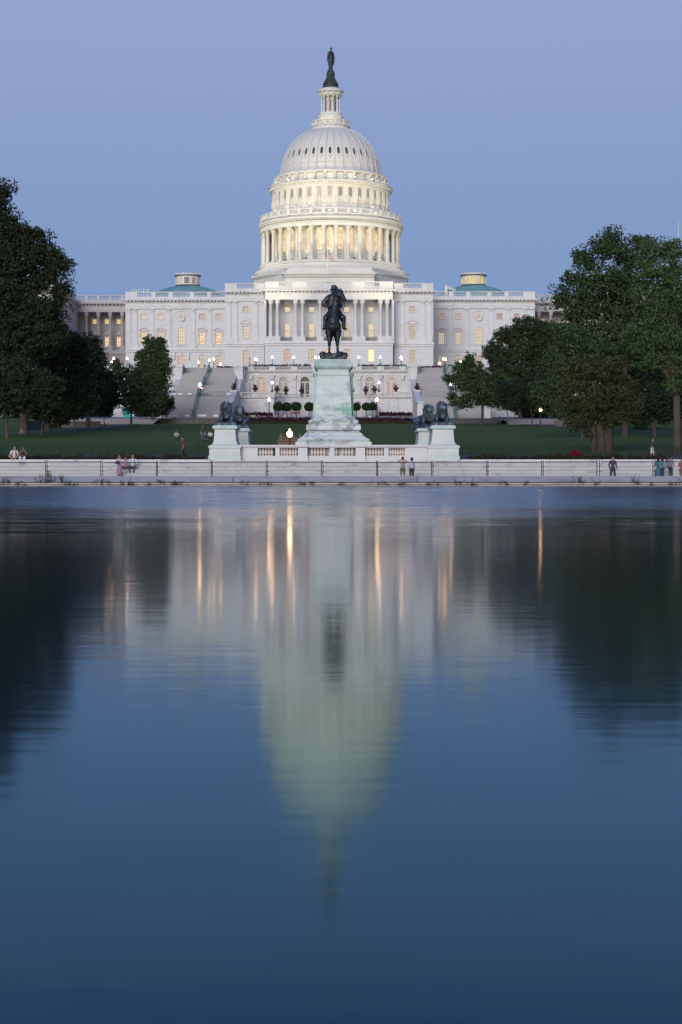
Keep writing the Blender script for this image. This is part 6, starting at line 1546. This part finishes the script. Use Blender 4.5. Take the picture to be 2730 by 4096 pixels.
for i, (sx, sy, rx, ry, d, l) in enumerate(((265,1630,75,55,366,'dark shrub mass behind the left path trees, leftmost'),(385,1635,65,45,372,'dark shrub mass behind the left path trees, middle'),(590,1640,55,40,376,'dark shrub mass just left of the left stair foot'),(110,1640,90,60,366,'dark shrub mass behind the far left trunks'),
    (2140,1630,75,45,366,'dark shrub mass right of the right stairs'),(2290,1640,80,50,370,'dark shrub mass behind the right lamp'),(2440,1640,85,55,366,'dark shrub mass behind the three trunked tree'),(2610,1640,90,60,366,'dark shrub mass behind the far right trees'),(2740,1600,80,80,366,'dark shrub mass at the far right edge'))):
    tree('shrub', l, d, sx, 0, [(sx,sy,rx,ry),(sx-rx*.5,sy+ry*.4,rx*.6,ry*.6),(sx+rx*.5,sy+ry*.4,rx*.6,ry*.6)], 'deep', 5, leaf=.42, cover=4.0, seed=40+i)
# weeds on the kerb
KW = 7000/113.4
wl = [(22,.5,1.0),(88,.28,.9),(200,1.15,2.2),(282,.38,.8),(306,.25,.4),(405,.5,1.4),(487,.38,.4),(523,.32,.35),(535,.25,.3),(595,.3,.4),(638,.55,.8),(700,.4,.5),(727,.32,1.1),(978,.42,.7),(1063,.3,1.1),(1205,.3,.6),(1248,.4,.3),(1368,.25,.6),(1530,.35,1.1),(1610,.25,.8),(1730,.35,1.0),(1838,.55,.9),(1880,.28,.5),(1898,.25,.4),(2012,.32,.9),(2106,.3,.4),(2310,.75,1.0),(2390,.35,.5),(2538,1.4,.25),(2552,.4,.3),(2603,.25,.3),(2680,.35,.3),(2710,.5,.5)]
for i, (sx, h, w_) in enumerate(wl):
    rr = random.Random(i); R = np.random.default_rng(i+50); mb = MB(); mb2 = MB()
    n = int(5+w_*7)
    for q in range(n):
        x = rr.uniform(-w_/2, w_/2)*.8; hh = h*rr.uniform(.45,1)*(1-.5*abs(x)/(w_/2+.01)); lx = rr.uniform(-.3,.3)*hh
        P = [Vector((x,0,0)), Vector((x+lx*.4,-.05,hh*.5)), Vector((x+lx,-.08,hh))]; mb2.tube(P, [.008,.007,.004], 4)
        m = int(8+hh*34) if h < 1.2 else 8; t = R.uniform(.15,1,m)
        pts = np.array([list(P[0].lerp(P[2], a)) for a in t])+R.normal(size=(m,3))*[.06,.04,.045]; leaves(mb, pts, .042, up=.3)
    near = 'near the left end' if sx < 700 else ('below the memorial' if sx < 1700 else 'toward the right end')
    size_ = 'tallest thin' if h > 1.2 and w_ < 1 else ('largest' if w_ > 2 else ('bushy' if h > .5 else ('low spreading' if w_ > .8 else 'small')))
    r = empty('weed_plant', (X(sx,113.4), 113.33, .05), 0, label='%s green weed on the pool kerb, %s from the left' % (size_, (ORD+['%d%s' % (j, {1:'st',2:'nd',3:'rd'}.get(j % 10, 'th')) for j in range(21, 60)])[i]), cat='weed', group='weeds growing on the pool kerb')
    obj('leaves', mb, WEED, r); obj('stems', mb2, WEED, r)

# ------------------------------------------------------------------ people
SK = mat('skin', (.36,.19,.13), .08, 6, rough=.6); SKD = mat('skin_dark', (.22,.11,.075), .08, 6, rough=.6)
HB = mat('dark_hair', (.015,.012,.011), .2, 9); HBR = mat('brown_hair', (.11,.06,.03), .2, 9); SHOE = mat('dark_shoe', (.02,.02,.022), .1, 5)
CL = {}
def cloth(nm, c):
    if nm not in CL: CL[nm] = mat('cloth_'+nm, c, .12, 5, rough=.9, bump=.01)
    return CL[nm]
def V3(*a): return Vector(a)
def person(loc, rz, label, pose='stand', shirt=('white',(.65,.65,.68)), trousers=('black',(.02,.02,.025)), skin=None, hair=HB, hairlen=0.0, bald=False, sc=1.0, skirt=None, sleeves=.55, shorts=False, straps=None, vox=.022, arms=None, head=(0,0), lean=0.0, extra=None, group=None, bag=None):
    """one continuous body; clothes, hair and shoes are children. faces -y before turning"""
    skin = skin or SK
    J = {}
    if pose in ('stand', 'photo', 'hug', 'walk'):
        hip = .93; J['pel'] = V3(0,0,hip)
        st = .16 if pose == 'walk' else 0
        for s in (-1, 1):
            J['hip',s] = V3(s*.095,0,hip-.03); J['knee',s] = V3(s*.11,-.02-s*st*.6,.50); J['ank',s] = V3(s*.115,s*-st+ .02,.085); J['toe',s] = V3(s*.13,s*-st-.15,.045)
    else:
        hip = .12; J['pel'] = V3(0,0,hip)
        for s in (-1, 1):
            J['hip',s] = V3(s*.10,-.02,hip-.0)
            if pose == 'ledge': J['knee',s] = V3(s*.17,-.44,.17); J['ank',s] = V3(s*.12,-.50,-.22); J['toe',s] = V3(s*.13,-.66,-.27)
            elif pose == 'squat': J['knee',s] = V3(s*.20,-.36,.36); J['ank',s] = V3(s*.13,-.42,-.0); J['toe',s] = V3(s*.14,-.57,-.05)
            elif pose == 'cross': J['knee',s] = V3(s*.36,-.32,.25 if s < 0 else .34); J['ank',s] = V3(s*.02,-.44,-.02); J['toe',s] = V3(s*.08,-.58,-.07)
            else: J['knee',s] = V3(s*.16,-.40,.20); J['ank',s] = V3(s*.2,-.60,.02); J['toe',s] = V3(s*.22,-.72,.03)
    T = J['pel']; ln = lean
    J['waist'] = T+V3(0,-.3*ln,.18); J['ch'] = T+V3(0,-.7*ln,.38); J['neck'] = T+V3(0,-ln,.53); J['hd'] = T+V3(head[0]*.04,-ln-.02,.69)
    A = arms or 'rest'
    for s in (-1, 1):
        sh = J['neck']+V3(s*.185,.0,-.065); J['sh',s] = sh
        if A == 'down': J['el',s] = sh+V3(s*.05,.02,-.28); J['wr',s] = sh+V3(s*.06,-.05,-.53)
        elif A == 'photo': J['el',s] = sh+V3(s*.20,-.10,-.02); J['wr',s] = sh+V3(-s*.06,-.25,.18)
        elif A == 'knees': J['el',s] = sh+V3(s*.09,-.12,-.24); J['wr',s] = sh+V3(-s*.07,-.36,-.28)
        elif A == 'lap': J['el',s] = sh+V3(s*.09,-.02,-.27); J['wr',s] = sh+V3(-s*.05,-.22,-.40)
        elif A == 'hold': J['el',s] = sh+V3(s*.06,-.06,-.26); J['wr',s] = sh+V3(-s*.10,-.26,-.16)
        else: J['el',s] = sh+V3(s*.08,.03,-.26); J['wr',s] = sh+V3(s*.10,-.12,-.50)
    b = MB()
    b.cap(J['pel'], J['waist'], .125, .112, 14); b.cap(J['waist'], J['ch'], .112, .135, 14); b.ell(J['ch']+V3(0,0,.02), (.165,.115,.13)); b.cap(J['ch'], J['neck']-V3(0,0,.06), .12, .09)
    b.cap(J['neck']-V3(0,0,.06), J['hd']-V3(0,-.01,.07), .06, .052)
    hx, hy, hz_ = J['hd']; b.ell((hx,hy,hz_), (.078,.096,.112)); b.cap((hx,hy-.03,hz_-.06), (hx,hy-.055,hz_-.085), .052, .035); b.cap((hx,hy-.09,hz_+.01), (hx,hy-.115,hz_-.018), .012, .018)
    hr = head[0]; Rh = Matrix.Rotation(head[0], 3, 'Z')
    for s in (-1, 1):
        b.ell((hx+s*.08,hy+.01,hz_-.005), (.014,.022,.03))
        b.cap(J['sh',s]-V3(s*.06,0,0), J['sh',s], .062, .055); b.cap(J['sh',s], J['el',s], .053, .040); b.cap(J['el',s], J['wr',s], .040, .027)
        b.cap(J['hip',s], J['knee',s], .088, .056); b.cap(J['knee',s], J['ank',s], .055, .036); b.cap(J['ank',s], J['toe',s], .038, .03)
        d_ = (J['wr',s]-J['el',s]).normalized(); b.cap(J['wr',s], J['wr',s]+d_*.07, .028, .032)
    b.ell(J['pel'], (.16,.125,.12))
    # hands: four fingers and a thumb, slightly curled; eyes and mouth
    e = MB()
    for s in (-1, 1):
        d_ = (J['wr',s]-J['el',s]).normalized(); side = d_.cross(V3(0,1,.2)).normalized(); pn = d_.cross(side).normalized(); p = J['wr',s]+d_*.075
        for q, L_ in enumerate((.06,.07,.066,.052)):
            o0 = p+side*(q-1.5)*.016; m_ = o0+d_*L_*.55-pn*.004; e.tube([o0, m_, m_+d_*L_*.4-pn*.018], [.0085,.008,.006], 6)
        o0 = J['wr',s]+d_*.03+side*.028; e.tube([o0, o0+side*.018+d_*.03, o0+side*.015+d_*.055-pn*.01], [.0105,.009,.007], 6)
    e.mi = 1
    for s in (-1, 1): e.ell((hx+s*.03, hy-.088, hz_+.012), (.012,.008,.007), n=8, m=5)
    e.mi = 2; e.ell((hx, hy-.094, hz_-.045), (.024,.008,.007), n=8, m=5); e.mi = 0
    def fin(m):
        for i, v in enumerate(m.v): pass
        return m
    def rothead(m, idx0=0):
        c = J['hd']
        out = []
        for v in m.v:
            v = Vector(v)
            if v.z > c.z-.13 and (v.xy-c.xy).length < .2: v = c+Rh@(v-c)
            out.append(tuple(v))
        m.v = out; return m
    rothead(b); rothead(e)
    o = remeshed('person', b, [skin, HB, cloth('lip',(.22,.07,.06))], vox, None, loc, rz, 2, extra=e)
    o.scale = (sc, sc, sc); tag(o, label=label, cat='person', group=group)
    def child(nm, mb, m, v=.026, it=1): c = remeshed(nm, mb, m, v, o, (0,0,0), 0, it); return c
    sleeveless = sleeves <= 0
    c = MB(); g = .016
    c.cap(J['pel']+V3(0,0,.02), J['waist'], .145, .128, 14); c.cap(J['waist'], J['ch'], .13, .15, 14); c.ell(J['ch']+V3(0,0,.02), (.182,.132,.142)); c.cap(J['ch'], J['neck']-V3(0,0,.075), .13, .085)
    for s in (-1, 1):
        if not sleeveless:
            c.cap(J['neck']+V3(s*.07,0,-.055), J['sh',s], .075, .072); c.cap(J['sh',s], J['sh',s].lerp(J['el',s], min(1, sleeves*1.6)), .073, .062)
            if sleeves > .8: c.cap(J['el',s], J['wr',s].lerp(J['el',s],.08), .056, .042)
        else: c.cap(J['neck']+V3(s*.08,0,-.04), J['ch']+V3(s*.09,0,.0), .04, .09)
    child('shirt', c, cloth(*shirt))
    c = MB()
    if skirt:
        c.cap(J['pel']+V3(0,0,.05), J['pel']-V3(0,0,.05), .155, .19, 14)
        if pose in ('stand','hug','walk'): c.cap(J['pel']-V3(0,0,.05), V3(0,0,.28), .19, .23, 14)
        else:
            for s in (-1, 1): c.cap(J['hip',s], J['knee',s], .13, .10)
            c.cap(J['knee',-1], J['knee',1], .10, .10); c.cap(V3(0,-.44,.15), V3(0,-.48,-.1), .15, .16)
        child('skirt', c, cloth(*skirt))
    else:
        c.ell(J['pel']-V3(0,0,.01), (.178,.145,.125))
        for s in (-1, 1):
            c.cap(J['hip',s], J['knee',s] if not shorts else J['hip',s].lerp(J['knee',s], .8), .104, .076)
            if not shorts: c.cap(J['knee',s], J['ank',s].lerp(J['knee',s], .06), .076, .058)
        child('trousers', c, cloth(*trousers))
    c = MB()
    for s in (-1, 1): c.cap(J['ank',s]+V3(0,.02,-.03), J['toe',s], .05, .042)
    child('shoes', c, SHOE)
    c = MB()
    if not bald:
        c.ell((hx,hy+.02,hz_+.035), (.09,.10,.10)); c.cap((hx,hy+.05,hz_), (hx,hy+.06,hz_-.05), .08, .06)
        if hairlen: c.cap((hx,hy+.06,hz_), (hx,hy+.085,hz_-hairlen), .085, .07); c.cap((hx-.06,hy+.02,hz_),(hx-.085,hy+.02,hz_-hairlen*.7),.035,.03); c.cap((hx+.06,hy+.02,hz_),(hx+.085,hy+.02,hz_-hairlen*.7),.035,.03)
    else: c.ell((hx,hy+.045,hz_+.0), (.083,.066,.075))
    rothead(c)
    child('hair', c, hair)
    if straps:
        c = MB()
        for s in (-1, 1): c.tube([J['ch']+V3(s*.12,-.10,-.12), J['ch']+V3(s*.11,-.15,.03), J['neck']+V3(s*.10,-.07,-.0), J['neck']+V3(s*.10,.10,-.03)], .020, 6)
        child('backpack_straps', c, cloth(*straps), .015, 0)
    if bag:
        c = MB(); c.box(J['pel'].x-.28, J['pel'].x+.08, J['pel'].y-.30, J['pel'].y-.16, J['pel'].z+.12, J['pel'].z+.34); c.tube([J['pel']+V3(-.2,-.2,.34), J['pel']+V3(-.1,-.2,.5), J['pel']+V3(0,-.2,.34)], .012, 5)
        obj('handbag', c, cloth('bag_black',(.02,.018,.02)), o)
    return o, J
KP = 7000/128
def at(sx, d, z): return (X(sx, d), d, z)
person(at(58,126.6,1.86), .1, 'balding man in white polo sitting cross legged on the left marble ledge', 'cross', ('white_polo',(.62,.52,.58)), ('khaki_dark',(.10,.075,.06)), shorts=True, arms='lap', straps=('maroon',(.12,.03,.05)), bald=True, head=(.7,0), sc=1.02)
person(at(94,126.5,1.86), .0, 'woman in dark tank top and white trousers sitting on the left marble ledge', 'ledge', ('dark_tank',(.04,.025,.025)), ('white_cotton',(.60,.60,.66)), skin=SKD, sleeves=0, arms='knees', hair=HBR, head=(.6,0), lean=.08, sc=.98)
person(at(478,123.35,.61), .0, 'woman in a long pink skirt with a black handbag, left of the seated three', 'stand', ('pale_top',(.5,.45,.48)), skirt=('pink_skirt',(.42,.20,.34)), hair=mat('blond_hair',(.3,.2,.11),.2,9), hairlen=.12, arms='hold', bag=True, sc=.86)
person(at(503,125.05,1.15), .0, 'woman in a pink top sitting between the handbag woman and the man', 'ledge', ('pink_top',(.45,.28,.34)), ('wine',(.12,.04,.06)), hair=HBR, hairlen=.1, arms='lap', sc=.92)
person(at(532,125.05,1.15), .0, 'bald man in white shirt with navy backpack straps sitting on the marble steps', 'ledge', ('white_tee',(.62,.64,.70)), ('dark_denim',(.03,.05,.10)), bald=True, hair=SKD, arms='rest', straps=('navy',(.03,.04,.12)), sc=1.12)
o, J = person(at(1612,119.5,.29), PI, 'man in pale pink shirt raising a camera toward the memorial', 'photo', ('pale_pink_shirt',(.38,.29,.27)), ('khaki',(.17,.15,.11)), arms='photo', shorts=True, sc=.97)
c = MB(); p = J['neck']+V3(0,-.27,.135); c.box(p.x-.06,p.x+.06,p.y-.03,p.y+.03,p.z-.04,p.z+.04); c.mi = 1; c.box(p.x-.045,p.x+.045,p.y+.0301,p.y+.034,p.z-.03,p.z+.03)
cam_o = obj('camera', c, [cloth('camera_grey',(.3,.3,.32)), emis('camera_screen',(.8,.85,1.0),2.0)], None, o.location[:]); cam_o.rotation_euler = (0,0,PI); cam_o.scale = (.97,)*3
tag(cam_o, label='small camera with glowing screen held up by the man in pink', cat='camera')
person(at(1648,119.2,.29), PI+.5, 'woman in white checked shirt and black trousers watching the memorial', 'stand', ('white_check',(.58,.58,.68)), ('black',(.015,.015,.018)), hairlen=.08, arms='down', sc=.94)
person(at(2452,121.0,.29), .2, 'blurred figure in dark jacket walking behind the right fence', 'walk', ('dark_jacket',(.055,.05,.075)), ('charcoal',(.03,.03,.035)), arms='rest', sc=.99, sleeves=1)
person(at(2634,119.6,.29), PI-.3, 'woman with long black hair in teal patterned dress, leftmost of the group of four', 'stand', ('teal_print',(.03,.16,.20)), skirt=('teal_print_skirt',(.03,.20,.23)), hairlen=.36, arms='down', sc=.96)
person(at(2652,119.2,.29), PI+.9, 'woman in turquoise top bending toward the others in the group of four', 'hug', ('turquoise',(.04,.26,.30)), ('dark_navy',(.02,.025,.04)), hairlen=.2, arms='hold', sc=.95, lean=.06)
person(at(2667,118.9,.29), .3, 'girl in green flowered dress at the front of the group of four', 'hug', ('flowered',(.22,.28,.26)), skirt=('flower_skirt',(.34,.40,.38)), hairlen=.12, arms='hold', sc=.86)
person(at(2682,119.5,.29), PI-.9, 'man in purple checked shirt, rightmost of the group of four', 'hug', ('purple_check',(.32,.22,.36)), ('black',(.015,.015,.018)), arms='lap', sc=1.02)
person(at(2729,119.5,.29), 0, 'person in orange brown shirt cut by the right edge', 'stand', ('rust',(.30,.10,.05)), ('rust2',(.25,.10,.06)), arms='down', sc=.9)
person(at(2610,133.5,1.86), 1.3, 'pale figure in white shorts standing on the road behind the right steps', 'walk', ('dark_green_tee',(.04,.06,.06)), ('white_shorts',(.5,.52,.55)), shorts=True, arms='down', sc=.98)
d = 140.; person(at(733,d,ter(X(733,d),d)+.05), -1.2, 'figure in red shirt walking on the road left of the left lion', 'walk', ('dull_red',(.16,.03,.035)), ('dark',(.04,.045,.05)), arms='down', sc=1.0)
# on the lawn and the plaza, a few pixels each
def small(sx, d, label, shirt, tr, pose='sit', sc=1.0, rz=0., z=None, **k):
    if z is None: z = ter(X(sx,d), d)+.04
    if pose == 'sit': z += .0
    return person(at(sx, d, z), rz, label, pose, shirt, tr, vox=.045, arms='down' if pose in ('stand','walk') else 'lap', sc=sc, **k)
small(707,205,'person in white sitting alone on the lawn',('w1',(.3,.3,.31)),('g1',(.12,.12,.12)))
small(812,188,'standing person in blue jeans on the lawn beside the left lion',('k1',(.04,.04,.05)),('j1',(.07,.11,.2)),'stand')
small(824,190,'person in dark clothes sitting on the lawn near the standing one',('k2',(.05,.05,.05)),('g2',(.2,.2,.2)))
small(842,206,'person in white top sitting behind the left lion pedestal edge',('w2',(.55,.5,.48)),('k3',(.04,.04,.04)))
small(685,340.5,'person in white shirt sitting on the wall at the left stair foot',('w3',(.6,.6,.66)),('g3',(.15,.15,.16)), rz=PI)
small(700,340.5,'person in dark clothes beside the white shirted one at the stair foot',('k4',(.06,.06,.07)),('k5',(.05,.05,.05)), rz=PI)
small(1167,352,'blurred person in brown standing before the ball trees',('br1',(.22,.14,.11)),('gy1',(.2,.2,.24)),'stand')
small(1179,352,'person in navy shirt and pale trousers before the ball trees',('nv1',(.06,.06,.14)),('pl1',(.4,.38,.38)),'stand')
small(1195,351,'tall person in red shirt and beige trousers before the ball trees',('rd1',(.28,.05,.04)),('bg1',(.36,.31,.25)),'stand',1.08)
small(1479,351,'person in white sitting right of the rider pedestal on the plaza',('w5',(.62,.62,.68)),('w6',(.5,.5,.55)))
cols = [('k7',(.08,.03,.05)),('pk1',(.4,.28,.28)),('w7',(.55,.55,.55)),('gn1',(.18,.42,.14)),('rd2',(.3,.05,.08)),('pk2',(.42,.26,.26)),('pk3',(.4,.30,.28)),('gy2',(.25,.25,.3)),('tn1',(.4,.28,.22)),('w8',(.6,.6,.64))]
for i, (sx, c_) in enumerate(zip((997,1004,1012,1020,1034,1101,1108,1122,1130,1141), cols)):
    nm = ['in black, first of the seated crowd','in pale pink, second of the seated crowd','in white, third of the seated crowd','in bright green, fourth of the seated crowd','in dark red, fifth of the seated crowd','in pink, sixth of the seated crowd','in rose, seventh of the seated crowd','in grey, eighth of the seated crowd','in tan, ninth of the seated crowd','in white, last of the seated crowd'][i]
    small(sx, 342+(i % 3), 'person '+nm+' behind the purple hedge', c_, ('gy3',(.2,.17,.17)), rz=random.uniform(-1,1), group='people sitting on the plaza', z=ter(0,343)+.25)
small(365,318,'person in black sitting on the wall by the left path',('k8',(.04,.03,.05)),('w9',(.5,.5,.52)))
small(88,233,'pale person sitting at the trunk of the tallest left tree',('w10',(.2,.16,.15)),('g9',(.2,.2,.2)))

# ------------------------------------------------------------------ sky, sun, floodlights, camera
w_ = bpy.data.worlds.new("World"); SC.world = w_; w_.use_nodes = True
nt = w_.node_tree; bg = nt.nodes['Background']; N = nt.nodes.new; L = nt.links.new
sk = N('ShaderNodeTexSky'); sk.sky_type = 'NISHITA'; sk.sun_disc = False
SUN_EL = 9.0
sk.sun_elevation = math.radians(SUN_EL); sk.sun_rotation = math.radians(180); sk.ozone_density = 4; sk.dust_density = .3; sk.air_density = 1.0
tc = N('ShaderNodeTexCoord'); sp = N('ShaderNodeSeparateXYZ'); L(tc.outputs['Generated'], sp.inputs[0])
e2 = 2**EXPO
def sk_(c, k=1.0): return tuple(v*k/e2 for v in lin(c))
mr = N('ShaderNodeMapRange'); L(sp.outputs[2], mr.inputs[0]); mr.inputs[1].default_value = -.02; mr.inputs[2].default_value = .5
east = ramp(nt, mr.outputs[0], [(0.0, sk_((121,147,192))), (.12, sk_((122,148,194))), (.27, sk_((130,153,197))), (.54, sk_((150,166,208))), (.70, sk_((92,132,200))), (1.0, sk_((24,82,168)))])
west = ramp(nt, mr.outputs[0], [(0.0, sk_((245,218,190), 1.5)), (.2, sk_((228,210,195), 1.3)), (.5, sk_((182,182,196), 1.0)), (1.0, sk_((50,98,180)))])
dr_ = N('ShaderNodeMapRange'); dr_.interpolation_type = 'SMOOTHSTEP'; L(sp.outputs[1], dr_.inputs[0]); dr_.inputs[1].default_value = .2; dr_.inputs[2].default_value = -.9
dusk = mix(nt, dr_.outputs[0], east, west)
skb = N('ShaderNodeMix'); skb.data_type = 'RGBA'; skb.blend_type = 'MULTIPLY'; skb.inputs[0].default_value = 1; L(sk.outputs[0], skb.inputs[6]); skb.inputs[7].default_value = (.05,.05,.06,1)
fin_ = mix(nt, .94, skb.outputs[2], dusk)
L(fin_, bg.inputs[0]); bg.inputs[1].default_value = 1.0
sun = bpy.data.lights.new('sun', 'SUN'); sun.energy = SUNP; sun.angle = math.radians(35); sun.color = (1, .975, .92)
so = link('sun', sun); so.rotation_euler = Vector((-.28, -1, .36)).to_track_quat('Z', 'Y').to_euler()
def spot(rx, y, z, tx, ty, tz, power, ang=60, col=(1,.89,.62), size=.6, fix=True, label=None):
    wx, wy = toworld(rx, y); a, b_ = toworld(tx, ty); l = bpy.data.lights.new('floodlight', 'SPOT'); l.energy = power; l.color = col
    l.spot_size = math.radians(ang); l.spot_blend = .8; l.shadow_soft_size = .04
    dv = Vector((a-wx, b_-wy, tz-z)); e_ = (-dv).to_track_quat('Z', 'Y').to_euler(); 
    root = empty('floodlight', (wx, wy, z-.5), 0, label=label, cat='floodlight', group='floodlights on the roof lighting the dome')
    mb = MB(); mb.box(-.3,.3,-.12,.12,0,.08); mb.box(-.04,.04,-.04,.04,.08,.45); mb.lathe([(.0,.3),(.22,.32),(.28,.5),(.26,.62)], 12); obj('housing', mb, M['iron'], root)
    mb = MB(); mb.lathe([(.25,.61),(0,.615)], 12); obj('lens', mb, M['gflood'], root)
    o = link('floodlight_beam', l, root, (0,0,.75)); o.rotation_euler = e_; o['kind'] = 'helper'
for i, (rx, y, z_, tz) in enumerate(((-27,387.5,24.6,73),(27,387.5,24.6,73),(-52,461.6,47.2,72),(52,461.6,47.2,72))):
    spot(rx, y, z_+.5, 0, 470, tz, FL1*(1.0 if i < 2 else .33), 23 if i < 2 else 40, label='floodlight on the %s aimed at the dome' % ['left end of the upper terrace','right end of the upper terrace','left wing roof','right wing roof'][i])
i = 0
for k in range(-4, 5):                                               # lamps hidden behind the peristyle and ring balustrades
    a = math.radians(k*22)
    for R_, z_, z2, r2, pw in ((dr(525), dz(1905), dz(1660), dr(560), FL2), (dr(540), dz(1540), dz(1290), dr(500), FL2*.9), (dr(506), dz(1268), dz(930), dr(350), FL2*.3), (dr(130), dz(745), dz(470), dr(80), FL2*.2)):
        x0, y0 = R_*math.sin(a), 479-R_*math.cos(a); x1, y1 = r2*math.sin(a), 479-r2*math.cos(a)
        if z_ > dz(800) and k % 2: continue
        spot(x0, y0, z_, x1, y1, z2, pw, 120, (1,.84,.52), .3, label='small floodlight at the foot of the dome %s, %s from left' % ('colonnade' if z_ < dz(1700) else ('upper drum' if z_ < dz(1300) else ('shell' if z_ < dz(900) else 'lantern')), ORD[k+4]))
# soft wash on the facade from lamps on the terrace is given by the street lamps themselves
cam = bpy.data.cameras.new('camera'); co = bpy.data.objects.new('camera', cam); COL.objects.link(co); SC.camera = co
co.location = (CX, 0, CZ); co.rotation_euler = (math.radians(90), 0, 0)
cam.sensor_width = 36; cam.lens = 36*F/4096; cam.shift_y = -145/4096; cam.shift_x = 46/4096; cam.clip_start = .1; cam.clip_end = 8000
SC.view_settings.view_transform = 'Standard'; SC.view_settings.look = 'None'; SC.view_settings.exposure = EXPO; SC.view_settings.gamma = 1
SC.render.engine = 'CYCLES'; SC.cycles.use_denoising = True; SC.cycles.max_bounces = 6; SC.cycles.diffuse_bounces = 2; SC.cycles.glossy_bounces = 3; SC.cycles.transmission_bounces = 2
SC.cycles.sample_clamp_indirect = 3; SC.cycles.use_light_tree = True; SC.cycles.caustics_reflective = False
